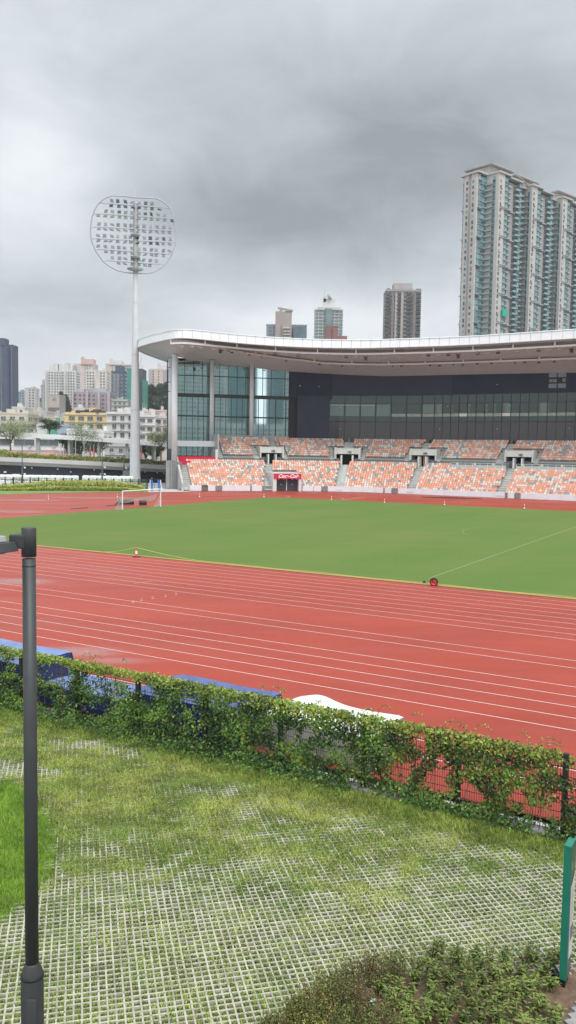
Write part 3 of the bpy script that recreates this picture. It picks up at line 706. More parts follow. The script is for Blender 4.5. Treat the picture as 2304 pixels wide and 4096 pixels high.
ROOF = b.build('roof', mat('soffit_grey', (.55, .63, .68), .6, .04, .3), STAND, smooth=False)
ROOF.data.polygons.foreach_set('use_smooth', [True] * (len(fs)) + [False]); ROOF.data.update()
FASM = mat('white_fascia', (.80, .845, .88), .5, .03, .7)
b = MB()
for i in range(0, nE - 1, 2):
    j = min(i + 2, nE - 1); m_ = (i + j) // 2
    P_ = [EDGE[i] + (EDGE[m_] - EDGE[i]) * .03, EDGE[m_], EDGE[j] + (EDGE[m_] - EDGE[j]) * .03]
    for a, c, ia, ic in ((P_[0], P_[1], i, m_), (P_[1], P_[2], m_, j)):
        na, nc = nrm(ia), nrm(ic)
        o = [(*(a - na * .0), ZB), (*(c - nc * .0), ZB), (*(c + nc * .12), ZB), (*(a + na * .12), ZB)]
        tt = [(*(a + na * .12), ZT), (*(c + nc * .12), ZT), (*(c + nc * .5), ZT + .06), (*(a + na * .5), ZT + .06)]
        b.hexa(o + tt)
fas = b.build('fascia', FASM, ROOF)
b = MB()
for i in range(nE - 1): a, c = EDGE[i], EDGE[i + 1]; na, nc = nrm(i), nrm(i + 1); b.hexa([(*(a + na * .13), ZB + .05), (*(c + nc * .13), ZB + .05), (*(c + nc * .3), ZB + .05), (*(a + na * .3), ZB + .05), (*(a + na * .2), ZT - .05), (*(c + nc * .2), ZT - .05), (*(c + nc * .3), ZT - .05), (*(a + na * .3), ZT - .05)])
b.build('fascia_backing', mat('joint_grey', (.16, .165, .17), .7), ROOF)
b = MB()
for i in range(nE - 1): a, c = EDGE[i], EDGE[i + 1]; na, nc = nrm(i), nrm(i + 1); b.hexa([(*(a - na * .06), ZB - .1), (*(c - nc * .06), ZB - .1), (*(c + nc * .7), ZB + .02), (*(a + na * .7), ZB + .02), (*(a - na * .06), ZB), (*(c - nc * .06), ZB), (*(c + nc * .7), ZB + .14), (*(a + na * .7), ZB + .14)])
b.build('fascia_lip', mat('lip_grey', (.50, .53, .56), .5), ROOF)
# light rails hanging under the soffit, with a grey strip behind, coloured as the shade of a slot
RAILM = mat('rail_white', (.78, .83, .86), .5, .04)
def hang(i0, i1, tf, dz, every, name, hpost):
    rail = MB(); slot = MB(); pr = None
    for i in range(i0, i1):
        p, q = SOF(i, tf(i), dz), SOF(i + 1, tf(i + 1), dz); rail.bar(p, q, .22, .34)
        a, c = SOF(i, tf(i) + .035, .02), SOF(i + 1, tf(i + 1) + .035, .02)
        hh = hpost * min(1, (i - i0 + 1) / 12)
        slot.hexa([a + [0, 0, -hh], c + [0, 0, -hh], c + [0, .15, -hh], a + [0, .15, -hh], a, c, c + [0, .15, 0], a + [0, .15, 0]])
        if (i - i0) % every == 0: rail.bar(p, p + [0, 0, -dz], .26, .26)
    o = rail.build(name, RAILM, ROOF); slot.build('slot_shade_band', mat('slot_shade_grey', (.22, .21, .21), .7, .1, .6), ROOF); return o
hang(iw - 3, nE - 2, lambda i: min(.085, .03 + .004 * (i - iw + 3)), -.95, 8, 'light_rail', .75)
hang(iw + 12, nE - 2, lambda i: min(.55, .28 + .015 * (i - iw - 12)), -.62, 8, 'light_rail', .5)
LAMPD = mat('lamp_dark', (.03, .035, .04), .4); LAMPG = mat('lamp_grey', (.36, .38, .39), .4, .1)
rl = random.Random(3)
b = MB(); b.box((0, 0, -.5), (.62, .42, .14)); b.bar((-.36, 0, -.05), (-.36, 0, -.5), .05); b.bar((.36, 0, -.05), (.36, 0, -.5), .05); b.bar((-.36, 0, -.05), (.36, 0, -.05), .05)
lampme = b.mesh('floodlight', LAMPG); lampme_d = b.mesh('floodlight', LAMPD)
b = MB(); b.box((0, 0, -.75), (.62, .16, .8)); b.bar((-.36, 0, -.05), (-.36, 0, -.6), .05); b.bar((.36, 0, -.05), (.36, 0, -.6), .05); lampme_v = b.mesh('floodlight', LAMPD)
ri = world_mat(ROOF).inverted()
T0 = ET[iw - 3]; k = 0
for T_ in np.arange(T0 + .8, ET[-1] - 14, 2.05):
    i = int(np.searchsorted(ET, T_)); i = min(i, nE - 2)
    p = SOF(i, min(.085, .03 + .004 * (i - iw + 3)), -1.15); d = EDGE[i + 1] - EDGE[i]
    r0 = rl.random(); me = lampme if r0 < .72 else (lampme_d if r0 < .88 else lampme_v)
    o = bpy.data.objects.new('floodlight', me); sc.collection.objects.link(o); o.parent = ROOF
    o.matrix_basis = ri @ Matrix.Translation(Vector(p)) @ Matrix.Rotation(math.atan2(d[1], d[0]), 4, 'Z') @ Matrix.Rotation(rl.uniform(-.2, .5), 4, 'X')
for T_ in np.arange(ET[iw + 13], ET[-1] - 14, 2.6):
    i = min(int(np.searchsorted(ET, T_)), nE - 2); tt = min(.55, .28 + .015 * (i - iw - 12))
    p = SOF(i, tt + rl.choice((0, .02)), -.8); d = EDGE[i + 1] - EDGE[i]
    b = MB(); b.box((0, 0, -.2), (rl.choice((.25, .5, .6)), .3, .22)); b.box((0, 0, 0), (.06, .06, .3))
    me = b.mesh('spotlight', rl.choice((LAMPD, LAMPG, LAMPD))); o = bpy.data.objects.new('spotlight', me); sc.collection.objects.link(o); o.parent = ROOF
    o.matrix_basis = ri @ Matrix.Translation(Vector(p)) @ Matrix.Rotation(math.atan2(d[1], d[0]), 4, 'Z')
# body of the building behind the facade
b = MB(); b.prism([W(UG0, FV + .5)[:2], W(UG0, 40)[:2], W(30, 40)[:2], W(UE, 40)[:2], W(UE, FV + .5)[:2]] + [W(u, FV + .5)[:2] for u in np.linspace(UE - 4, UG0 + 1, 40)], -.1, 27)
b.build('building_body', mat('inner_dark', (.05, .055, .06), .8), STAND)
# ================================================================ FLOODLIGHT MAST
MX, MY = at(340, 1000, 178.)[0], 178.
MASTM = mat('mast_paint', (.56, .59, .62), .45, .04, .4, metal=.15)
mast = empty('floodlight_mast', (MX, MY, 0), 'tall grey floodlight mast with a rounded ring of lamp rows at its top', 'floodlight mast')
b = MB(); Zs = [0, 3, 9, 18, 19.6, 30, 31.6, 44.2]
for k in range(14):      # faceted, tapering shaft in flanged sections
    z0, z1 = 44.5 * k / 14, 44.5 * (k + 1) / 14
    r0, r1 = lerp(1.2, .47, z0 / 44.5), lerp(1.2, .47, z1 / 44.5); b.lathe((MX, MY, 0), [(r0, z0), (r1, z1)], 12)
b.build('pole', MASTM, mast)
b = MB()
for z in (16.2, 27.8, 38.6): r = lerp(1.2, .47, z / 44.5) + .035; b.lathe((MX, MY, 0), [(r, z - .05), (r, z + .05)], 12)
b.build('flange', mat('flange', (.40, .41, .43), .5), mast)
DIRM = R(12); mdx, mdy = math.cos(DIRM), math.sin(DIRM)
def MP(zx, zy, off=0.):       # point on the lamp plane from the enlarged view of the photograph
    r = ray((300 + zx / 2.898) / K, (700 + zy / 2.898) / K)
    # plane through the mast axis, normal (-sin, cos)
    n = (-mdy, mdx); t = (n[0] * MX + n[1] * MY + off) / (n[0] * r[0] + n[1] * r[1]); p = r * t; return Vector((p[0], p[1], p[2] + EYE))
zt = MP(690, 330).z; zb = MP(690, 1090).z
b = MB(); b.lathe((MX, MY + .35, 0), [(.55, zb - 1), (.5, zt)], 12); b.build('lamp_column', mat('mast_grey', (.34, .37, .38), .5, .1, 1.), mast)
for zy, w_ in ((1085, 1.7), (945, 1.0), (690, 1.0)):
    z = MP(690, zy).z; b = MB(); b.lathe((MX, MY, 0), [(w_ * .8, z - .35), (w_ * 1.05, z - .1), (w_ * 1.05, z)], 12); b.build('service_platform', mat('mast_grey', (.34, .37, .38), .5), mast)
RINGM = mat('ring_grey', (.36, .385, .40), .45, .04, .4)
ring = [(690, 262), (600, 250), (460, 240), (420, 243), (350, 268), (270, 330), (225, 410), (198, 490), (180, 600), (180, 660), (190, 765), (240, 885), (335, 1012), (400, 1060), (500, 1110), (620, 1135), (700, 1141), (800, 1142), (860, 1138), (930, 1118), (1035, 1055), (1120, 930), (1160, 820), (1172, 720), (1168, 640), (1150, 540), (1128, 460), (1105, 395), (1080, 360), (1010, 305), (960, 280), (920, 270), (800, 266), (690, 262)]
b = MB(); b.tube([MP(*p) for p in ring], .135, 8, cap=False); b.build('ring_frame', RINGM, mast, smooth=True)
rows = [((275, 325), (1105, 392)), ((215, 468), (1145, 525)), ((183, 622), (1168, 665)), ((190, 757), (1165, 800)), ((240, 882), (1120, 935)), ((335, 1012), (1035, 1055))]
UPX = [[428, 495, 585, 662, 745, 820, 893], [358, 433, 514, 587, 660, 742, 815, 885, 965, 1040], [278, 355, 433, 500, 582, 650, 728, 800, 877, 955, 1029, 1103], [268, 343, 430, 497, 585, 640, 720, 805, 873, 952, 1029, 1103], [268, 353, 438, 508, 573, 665, 742, 810, 887, 942, 1025, 1098], [433, 515, 585, 665, 742, 795, 873, 942]]
DNX = [[420, 510, 585, 670, 742, 818, 893, 978], [270, 350, 433, 517, 587, 660, 737, 813, 887, 960, 1040, 1127], [277, 353, 425, 503, 582, 655, 728, 800, 875, 952, 1020, 1095], [270, 355, 412, 495, 580, 648, 725, 808, 878, 955, 1022, 1100], [360, 432, 510, 582, 665, 740, 812, 890, 942, 1025], [505, 580, 665, 740, 812, 867]]
DARKL = {(0, 1, 495), (0, 1, 585), (0, 1, 820), (1, 1, 514), (1, 1, 815), (1, 1, 885), (3, 1, 720), (3, 1, 873), (3, 1, 1029), (3, 1, 1103), (3, 0, 725), (3, 0, 878), (3, 0, 955), (1, 0, 1127)} | {(0, 0, x) for x in (420, 510, 585, 742, 893, 978, 670)}
def mlamp_mb(b, mi=0, org=(0, 0, 0), rz=0., tilt=0.):
    M = Matrix.Translation(Vector(org)) @ Matrix.Rotation(rz, 4, 'Z') @ Matrix.Rotation(tilt, 4, 'X')
    def bx(c, s, m2): b.hexa([tuple(M @ Vector((c[0] + sx * s[0] / 2, c[1] + sy * s[1] / 2, c[2] + sz * s[2] / 2))) for sz in (-1, 1) for sx, sy in ((-1, -1), (1, -1), (1, 1), (-1, 1))], m2)
    bx((0, 0, 0), (.78, .10, .76), mi)
    for z in (-.19, .0, .19): bx((0, -.07, z), (.62, .05, .15), mi)
    bx((-.35, .05, -.02), (.04, .22, .5), 2); bx((.35, .05, -.02), (.04, .22, .5), 2); bx((0, .14, 0), (.1, .14, .1), 2)
LG = mat('lamp_casing_grey', (.20, .22, .23), .45, .08, 2.); LD_ = mat('lamp_casing_dark', (.04, .07, .075), .35, .1, 2.)
ml = []
for r0, (a, c) in enumerate(rows):
    pa, pc = (a[0] + (28 if r0 else 5), a[1] - (20 if r0 else 0)), (c[0] - (8), c[1] - (14 if r0 else 6))
    b = MB(); b.tube([MP(*a), MP(*pa), MP((pa[0] + pc[0]) / 2, (pa[1] + pc[1]) / 2), MP(*pc), MP(*c)], .09, 6); b.build('crossbar', RINGM, mast)
    for up_, xs_ in ((1, UPX[r0]), (0, DNX[r0])):
        for x in xs_:
            yb = pa[1] + (pc[1] - pa[1]) * (x - pa[0]) / (pc[0] - pa[0]); q = MP(x, yb + (-38 if up_ else 22))
            ml.append((q, DIRM + rl.gauss(0, .35), rl.uniform(-.75, -.1) if up_ else rl.uniform(-.95, -.5), (r0, up_, x) in DARKL))
lm = {}
for dk in (0, 1): b = MB(); mlamp_mb(b); lm[dk] = b.mesh('floodlight', [LD_ if dk else LG, LG, GALV])
order_m = sorted(range(len(ml)), key=lambda i: ml[i][0].z)
b = MB()
for n_, i in enumerate(order_m):
    q, rz, tl, dk = ml[i]
    if n_ < 100:
        o = bpy.data.objects.new('floodlight', lm[1 if dk else 0]); sc.collection.objects.link(o); o.parent = mast; o.location = q - mast.location; o.rotation_euler = (tl, 0, rz)
    else: mlamp_mb(b, 1 if dk else 0, q, rz, tl)
b.build('floodlights', [LG, LD_, GALV], mast, kind='stuff')
b = MB(); b.bar(MP(690, 262), MP(692, 155), .05); b.build('lightning_rod', MASTM, mast)
# ================================================================ GOAL
gL, gR = Vector(gp(308, 1283)), Vector(gp(404, 1275))
gd = (gR - gL).normalized(); gn = Vector((-gd.y, gd.x, 0))     # gn points away from the pitch
goal = empty('football_goal', (gL + gR) / 2, 'white football goal standing at the left edge of the grass pitch', 'goal')
GW = mat('goal_white', (.78, .78, .78), .4); NETM = mat('net_white', (.62, .58, .58), .8)
for p in (gL, gR): b = MB(); b.tube([p, p + Vector((0, 0, 2.5))], .075, 10); b.build('goal_post', GW, goal)
b = MB(); b.tube([gL + Vector((0, 0, 2.5)), gR + Vector((0, 0, 2.5))], .075, 10); b.build('crossbar', GW, goal)
b = MB()
for p in (gL, gR): b.tube([p + Vector((0, 0, 1.7)), p + gn * 1.2 + Vector((0, 0, .05)), p], .025, 5)
b.build('side_brace', GW, goal)
b = MB()
for p, sg in ((gL, 1), (gR, -1)):       # side nets
    for k in range(9):
        t = k / 8; b.bar(p + Vector((0, 0, 1.75 * (1 - t) + .03)), p + gn * 1.25 * (t if t > .01 else .01) + gd * sg * .3 * math.sin(t * 3) + Vector((0, 0, .03)), .022)
        b.bar(p + gn * 1.2 * t + Vector((0, 0, .03)), p + gn * 1.2 * t + Vector((0, 0, 1.7 * (1 - t) + .04)), .022)
n = 34; wd = (gR - gL).length
for k in range(n):       # gathered net slung between the posts
    t0, t1 = k / n, (k + 1) / n
    for j in range(6):
        def Pn(t, j): sag = 1.75 - .25 * math.sin(t * math.pi) - .28 * t * (1 - t) - j * (.11 + .035 * math.sin(t * 9)); return gL + gd * wd * t + gn * (.5 + .1 * j) + Vector((0, 0, sag))
        b.bar(Pn(t0, j), Pn(t1, j), .025)
        if j < 5: b.bar(Pn(t0, j), Pn(t0, j + 1), .022)
b.build('net', NETM, goal)
# ================================================================ CONES AND LOOSE ITEMS ON THE TRACK
CRED = mat('cone_orange', (.65, .09, .04), .5); CWH = mat('cone_white', (.75, .75, .73), .5); CBK = mat('cone_base_black', (.02, .02, .02), .6)
def cone(loc, h, label, far=True, group=None):
    e = empty('traffic_cone', loc, label, 'cone', group)
    b = MB(); b.box((loc[0], loc[1], loc[2] + .025), (h * .62, h * .62, .05)); b.build('cone_base', CBK, e)
    zz = [(.17, .05), (.125, .32), (.085, .62), (.045, .93), (.04, .99)]; r = [(a * h, z * h) for a, z in zz]
    b = MB(); b.lathe(loc, r[0:2], 14); b.lathe(loc, r[2:], 14); b.build('cone_body', CWH if far else CRED, e)
    b = MB(); b.lathe(loc, [(r[1][0] + .003, r[1][1]), (r[2][0] + .003, r[2][1])], 14); b.build('reflective_band', CRED if far else CWH, e); return e
for (x, y), lb in zip([(122, 1257), (295, 1252), (502, 1251), (664, 1252), (834, 1258), (967, 1265), (1118, 1271), (1319, 1280)],
    ['leftmost small white cone, alone on the red surface in front of the yellow-green hedge', 'small white cone just left of the football goal on the far red surface', 'small white cone on the red surface right of the goal, near the stand corner',
     'small white cone by the far corner of the grass, left of the banner doors', 'small white cone at the grass edge beside the first curved line right of the doors', 'small white cone at the grass edge left of the second curved white line',
     'small white cone at the grass edge in front of the long black strip', 'rightmost small white cone at the far edge of the grass']):
    cone(gp(x, y), .72, lb, True, 'small white cones round the far side of the pitch')
c0 = Vector(gp(343, 1401)); cone(tuple(c0), .76, 'upright orange and white cone at the near edge of the grass, holding a rope', False)
# fallen cone: base towards the camera
fc = Vector(gp(1091, 1474)); e = empty('traffic_cone', fc, 'orange cone lying on its side at the near grass edge, showing its hollow base', 'cone')
Mx = Matrix.Translation(fc + Vector((0, 0, .24))) @ Matrix.Rotation(R(-20), 4, 'Z') @ Matrix.Rotation(R(-84), 4, 'X')
def xf(mb): mb.v = [tuple(Mx @ Vector(v)) for v in mb.v]; return mb
b = MB(); b.lathe((0, 0, 0), [(.20, 0), (.275, 0), (.275, .05), (.20, .05), (.20, 0)], 8, cap=False); xf(b).build('cone_base', CBK, e)
b = MB(); b.lathe((0, 0, 0), [(.20, .03), (.14, .09), (.12, .25), (.04, .74), (.03, .74), (.11, .25), (.13, .10), (.198, .005)], 16, cap=False); xf(b).build('cone_body', mat('cone_red_inside', (.75, .05, .05), .5), e)
b = MB(); b.lathe((0, 0, 0), [(.122, .3), (.083, .5)], 16); xf(b).build('reflective_band', CWH, e)
p = gp(1067, 1469); b = MB(); b.lathe(p, [(.20, 0), (.16, .03), (.07, .12), (.06, .2), (.0, .22)], 6); b.build('marker_weight', CBK, None, label='small dark weight on the kerb just left of the fallen cone', category='weight')
b = MB(); P = [c0 + Vector((0, 0, .72))]; q = Vector(gp(505, 1411, .06))
b.tube([c0 + (q - c0) * t + Vector((0, 0, .72 * (1 - t) ** 1.3)) for t in (0, .15, .3, .5, .7, .85, 1)], .017, 5); q = Vector(gp(228, 1387, .06)); b.tube([c0 + (q - c0) * t + Vector((0, 0, .72 * (1 - t) ** 2 + .02)) for t in (0, .15, .3, .5, .7, .85, 1)], .014, 5)
q1 = Vector(gp(505, 1411, .06)); q2 = Vector(gp(1449, 1504, .05)); b.tube([q1 + (q2 - q1) * t + Vector((.05 * math.sin(t * 40), .05 * math.cos(t * 33), .02 * math.sin(t * 21))) for t in np.linspace(0, 1, 30)], .02, 4)
b.build('rope', mat('yellow_rope', (.60, .47, .18), .7), None, label='yellow rope from the upright cone, trailing along the near grass edge', category='rope')
# rolled mats near the goal
ROLLM = mat('black_rubber_mat', (.028, .032, .03), .7, .3, 4.)
def roll(pxa, pxb, y, r, label):
    a, c = Vector(gp(pxa, y)), Vector(gp(pxb, y)); a.z = c.z = r
    d = (c - a).normalized(); nn = Vector((-d.y, d.x, 0)); prof = []
    for k in range(44): t = k / 43 * 4.3 * math.pi; rr = r * (.30 + .70 * k / 43); prof.append((math.cos(t) * rr, math.sin(t) * rr))
    b = MB(); w = .05; L = [a, c]
    for k in range(43):
        q = [prof[k], prof[k + 1]]; pts = []
        for e_ in L:
            for (x, z) in q: pts.append(e_ + nn * x + Vector((0, 0, z)))
        b.face([pts[0], pts[1], pts[3], pts[2]])
    for e_ in L: b.lathe((0, 0, 0), [(0, 0)], 3) if False else b.face([e_ + nn * (math.cos(t) * r * .93) + Vector((0, 0, math.sin(t) * r * .93)) + d * (.03 if e_ is L[0] else -.03) for t in np.linspace(0, 2 * math.pi, 20)[:-1]])
    b.build('mat_roll', ROLLM, None, label=label, category='mat roll', group='rolled black mats behind the goal')
roll(300, 337, 1270, .40, 'longer of the two black mat rolls, half hidden behind the goal'); roll(350, 369, 1271, .40, 'shorter black mat roll lying inside the right half of the goal')
b = MB(); p = gp(300, 1270); b.prism([gp(287, 1271)[:2], gp(300, 1272)[:2], gp(308, 1262)[:2], gp(298, 1261)[:2]], .01, .06); b.build('mat_flap', ROLLM, None, label='flat end of black matting left of the longer roll', category='mat')
for (xa, ya, xb, yb), lb in (((180, 1280, 219, 1277), 'thin black strip lying on the red surface left of the goal'), ((268, 1273, 300, 1269), 'thin black strip just left of the mat rolls')):
    b = MB(); b.bar(gp(xa, ya, .03), gp(xb, yb, .03), .35, .05); b.build('rubber_strip', ROLLM, None, label=lb, category='strip')
# long black strip and debris along the far wall
b = MB(); rr_ = random.Random(4)
pa, pb = Vector(gp(1062, 1251, .0)), Vector(gp(1212, 1255.5, .0))
prev = None
for k in range(41):
    t = k / 40; p = pa + (pb - pa) * t; h = .08 + .12 * math.sin(t * 3.1) * rr_.uniform(.5, 1); w = .25 + .9 * math.sin(t * 3.14) * rr_.uniform(.6, 1)
    cur = [p + Vector((.0, -w, .008)), p + Vector((0, -w * .4, h)), p + Vector((0, w * .5, h * .8)), p + Vector((0, w, .008))]
    if prev:
        for j in range(3): b.face([prev[j], cur[j], cur[j + 1], prev[j + 1]])
    prev = cur
b.build('crumpled_net', mat('black_netting', (.03, .015, .015), .8), None, label='long heap of black netting on the red surface below the far white wall', category='netting')
# white and blue trolley by the stand corner
tr = empty('equipment_trolley', gp(390, 1235), 'sloping white frame carrying two blue racks, by the stand corner', 'trolley')
base = Vector(gp(390, 1236)); TW = mat('trolley_white', (.70, .71, .72), .45); TB = mat('trolley_blue', (.04, .16, .48), .45)
def tp(x, dpt, z): return base + Vector((x, dpt, z))
b = MB()
for x0, x1 in ((-1.2, -.75), (.75, 1.2)): pass
b.bar(tp(-.95, .0, 0), tp(-1.25, 1.8, 2.1), .09); b.bar(tp(1.35, 0, 0), tp(.75, 1.8, 2.1), .09); b.bar(tp(-1.25, 1.8, 2.1), tp(-1.35, 2.2, 0), .09); b.bar(tp(.75, 1.8, 2.1), tp(.85, 2.2, 0), .09)
for z in (.55, .95, 1.4): b.bar(tp(lerp(-.95, -1.25, z / 2.1), 1.8 * z / 2.1, z), tp(lerp(1.35, .75, z / 2.1), 1.8 * z / 2.1, z), .07)
b.build('frame', TW, tr)
for xa, xb in ((-.55, -.95), (.95, .35)):
    b = MB()
    for k in range(14):
        t = k / 14; q = tp(lerp(xa, xb, t), 1.8 * t - .05, 2.1 * t + .1); b.box(q, (.48, .2, .12))
    b.build('blue_rack', TB, tr)
# small items by the stand corner: bicycle-like cart
q = gp(456, 1234); bt = empty('hose_reel_cart', q, 'small dark green cart with a reel by the corner pillar', 'cart'); b = MB(); b.lathe((q[0], q[1], .3), [(.3, -.08), (.3, .08)], 14); b.bar((q[0] - .8, q[1], .1), (q[0] + .7, q[1], .12), .08); b.build('reel', mat('dark_green', (.03, .07, .05), .5), bt)
b = MB(); b.bar((q[0] + .3, q[1], .1), (q[0] + .3, q[1], 1.5), .06); b.bar((q[0] + .3, q[1], 1.5), (q[0] - .1, q[1], 1.1), .05); b.box((q[0] + .4, q[1], .5), (.5, .3, .5)); b.build('handle_frame', DARKM, bt)
# ================================================================ NEAR FENCE
FM = mat('fence_black', (.018, .022, .022), .5)
fence = empty('mesh_fence', (*F2(-12, D_FENCE), 0), 'black welded mesh fence overgrown with creepers between pavers and track', 'fence')
posts = [-1.15 - 2.37 * k for k in range(-3, 11)]
for s in posts: b = MB(); b.box((*F2(s, D_FENCE), .93), (.11, .11, 1.86), -TH); b.build('post', FM, fence)
for k in range(len(posts) - 1):
    b = MB(); s0, s1 = posts[k + 1] + .06, posts[k] - .06
    def wire(p, q, r):
        (s_a, z_a), (s_b, z_b) = p, q
        if abs(s_a - s_b) < 1e-6: x, y = F2(s_a, D_FENCE); b.raw([(x - r, y - r, z_a), (x + r, y - r, z_a), (x, y + r, z_a), (x - r, y - r, z_b), (x + r, y - r, z_b), (x, y + r, z_b)], [(0, 1, 4, 3), (1, 2, 5, 4), (2, 0, 3, 5)])
        else: b.bar((*F2(s_a, D_FENCE), z_a), (*F2(s_b, D_FENCE), z_b), r * 2)
    for s in np.arange(s0, s1, .055): wire((s, .12), (s, 1.74), .0042)
    for z in (.14, .35, .55, .75, .95, 1.15, 1.35, 1.55, 1.72): wire((s0, z), (s1, z), .006)
    b.build('mesh_panel', FM, fence)
b = MB(); b.prism([F2(7, 17.95), F2(7, 18.22), F2(-30, 18.22), F2(-30, 17.95)][::-1], -.05, .1); b.build('fence_kerb', CONCD, None, label='low dark concrete kerb under the creeper-covered fence', category='kerb')
sheet('white_gutter', [F2(6, 18.26), F2(6, 18.62), F2(-11.5, 18.62), F2(-11.5, 18.26)], .012, mat('gutter_white', (.62, .63, .62), .7, .1, 2.))
# ================================================================ CREEPERS
GREENS = [leafmat('creeper_deep', (.038, .085, .022)), leafmat('creeper_mid', (.08, .165, .034)), leafmat('creeper_fresh', (.155, .27, .048)), leafmat('creeper_yellow', (.34, .38, .07)), leafmat('creeper_rust', (.10, .075, .035))]
def leaf_cloud(P, size, nrm_, spread, droop=.3, asp=.55, rg=rng):
    "P (n,3) positions; returns V, F (quads) for folded leaves"
    n = len(P); N = nrm_ + rg.normal(0, spread, (n, 3)); N /= np.linalg.norm(N, axis=1, keepdims=True)
    A = rg.normal(0, 1, (n, 3)); A[:, 2] -= droop * 2; A -= N * np.sum(A * N, axis=1, keepdims=True); A /= np.linalg.norm(A, axis=1, keepdims=True)
    B = np.cross(N, A); L = size * rg.uniform(.6, 1.35, (n, 1)); Wd = L * asp
    V = np.stack([P - A * L * .5, P + B * Wd * .5 + N * L * .08, P + A * L * .5 - N * L * .06, P - B * Wd * .5 + N * L * .08], 1).reshape(-1, 3)
    return V, np.arange(n * 4)
def s2w(s, d, z): return np.stack([s * CT + d * ST, -s * ST + d * CT, z], 1)
FN = np.array([-ST, -CT, .55])
n = 146000; s = rng.uniform(-27, 6, n); z = rng.uniform(.02, 1.92, n)
nz = fbm(s * 1.6, z * 1.9, 5); nz2 = fbm(s * 4.3, z * 4.3, 9)
base = np.interp(s, [-27, -24, -21.5, -19.5, -17, -13, -9.5, -8.4, -7.6, -5, -3.4, 0], [.86, .84, .68, .60, .72, .90, .92, .84, .72, .74, .70, .58])
base = base + .20 * (z < .35) * (s < -8.5) + .28 * (z > 1.66) * (s < -3.6) * (nz2 > .35) - .25 * ((z > 1.1) & (z < 1.62) & (s > -21) & (s < -14.5)) - .12 * ((z > .3) & (z < .8) & (s > -13) & (s < -12))
keep = rng.random(n) < np.clip((base + (nz - .5) * 1.9 + (nz2 - .5) * .7 - .33) * 1.7, 0, 1) * .72
s, z, nz = s[keep], z[keep], nz[keep]
bulge = .12 + .22 * nz + .25 * np.clip(.6 - z, 0, 1) * (s < -8.5)
d = D_FENCE - rng.uniform(-.10, 1, len(s)) * bulge
P = s2w(s, d, z)
V1, _ = leaf_cloud(P, .085, FN, .55)
cz = rng.random(len(s)); tone = vnoise(s * 2.3, z * 2.6, 21)
mi = np.where(tone + rng.normal(0, .14, len(s)) > .60, 2, np.where(tone + rng.normal(0, .14, len(s)) > .38, 1, 0))
mi = np.where((z > 1.62) & (cz < .7), np.where(cz < .4, 3, 2), mi); mi = np.where(rng.random(len(s)) < .05 + .16 * (s > -7.5), 4, mi); mi = np.where((cz > .95), 3, mi)
# top fringe and skirt at the foot
n2 = 9000; s_ = rng.uniform(-27, -3.4, n2); z_ = 1.74 + rng.normal(0, .055, n2) + .10 * (fbm(s_ * 1.1, s_ * 0, 3) - .4); dd = D_FENCE + rng.normal(0, .10, n2)
kp = rng.random(n2) < np.where(s_ < -8, .95, .75) * (fbm(s_ * 2., s_ * 0 + 4, 6) > .28); s_, z_, dd = s_[kp], z_[kp], dd[kp]
V2, _ = leaf_cloud(s2w(s_, dd, z_), .07, np.array([-.2, -.3, .9]), .5, 0.)
mi2 = rng.choice([3, 3, 2, 2, 1, 4], len(s_))
n3 = 14500; s3 = rng.uniform(-27, 6, n3); z3 = np.abs(rng.normal(0, .16, n3)) + .02; d3 = D_FENCE - .1 - np.abs(rng.normal(0, .32, n3)) * np.where(s3 < -8.5, 1., .45)
kp = fbm(s3 * 1.2, d3 * 1.2, 8) > np.where(s3 < -8.5, .30, .42); s3, z3, d3 = s3[kp], z3[kp], d3[kp]
V3, _ = leaf_cloud(s2w(s3, d3, z3), .08, np.array([-.3, -.4, .8]), .5, 0.); mi3 = rng.choice([0, 1, 1, 2, 0], len(s3))
# loose tendrils rising above the fence
tv, tm = [], []; tb = MB(); rt = random.Random(9)
for k in range(26):
    ss = rt.choice([-21.5, -17.5, -16, -14.6, -13.2, -12.2, -11.0, -9.5, -8.0, -7.7, -6.4, -5.6, -4.5, -4.0, -2.9]) + rt.uniform(-.4, .4); h = rt.uniform(.15, .5); le = rt.uniform(-.5, .6)
    pts = []
    for t in np.linspace(0, 1, 9): pts.append((*F2(ss + le * t ** 1.5, D_FENCE - .05 + .2 * t), 1.72 + h * math.sin(t * 2.3)))
    tb.tube(pts, .006, 4, cap=False)
    for p_ in pts[1:]:
        for q_ in range(3): tv.append((p_[0] + rt.uniform(-.04, .04), p_[1] + rt.uniform(-.04, .04), p_[2] + rt.uniform(-.02, .05)))
tv = np.array(tv); V4, _ = leaf_cloud(tv, .05, np.array([0, -.4, .8]), .6, 0.); mi4 = rng.choice([3, 3, 2, 4], len(tv))
VV = np.concatenate([V1, V2, V3, V4]); MI = np.concatenate([mi, mi2, mi3, mi4])
link_mesh('creeper', fast_mesh('creeper', VV, np.arange(len(VV)), 4, GREENS, MI), None, label='leafy green creeper hanging over the black mesh fence', cat='climbing plant', kind='stuff')
for k in range(60):
    ss = rt.uniform(-26, -1); q = F2(ss, D_FENCE - .06 - rt.uniform(0, .15)); x2 = F2(ss + rt.uniform(-.5, .5), D_FENCE - .02); tb.tube([(*q, .02), ((q[0] + x2[0]) / 2 + .05, (q[1] + x2[1]) / 2, .8), (*x2, 1.6)], .008, 4, cap=False)
tb.build('creeper_stems', mat('vine_stem', (.12, .10, .06), .8), None, label='thin woody creeper stems threaded through the black mesh fence', category='stems', kind='stuff')
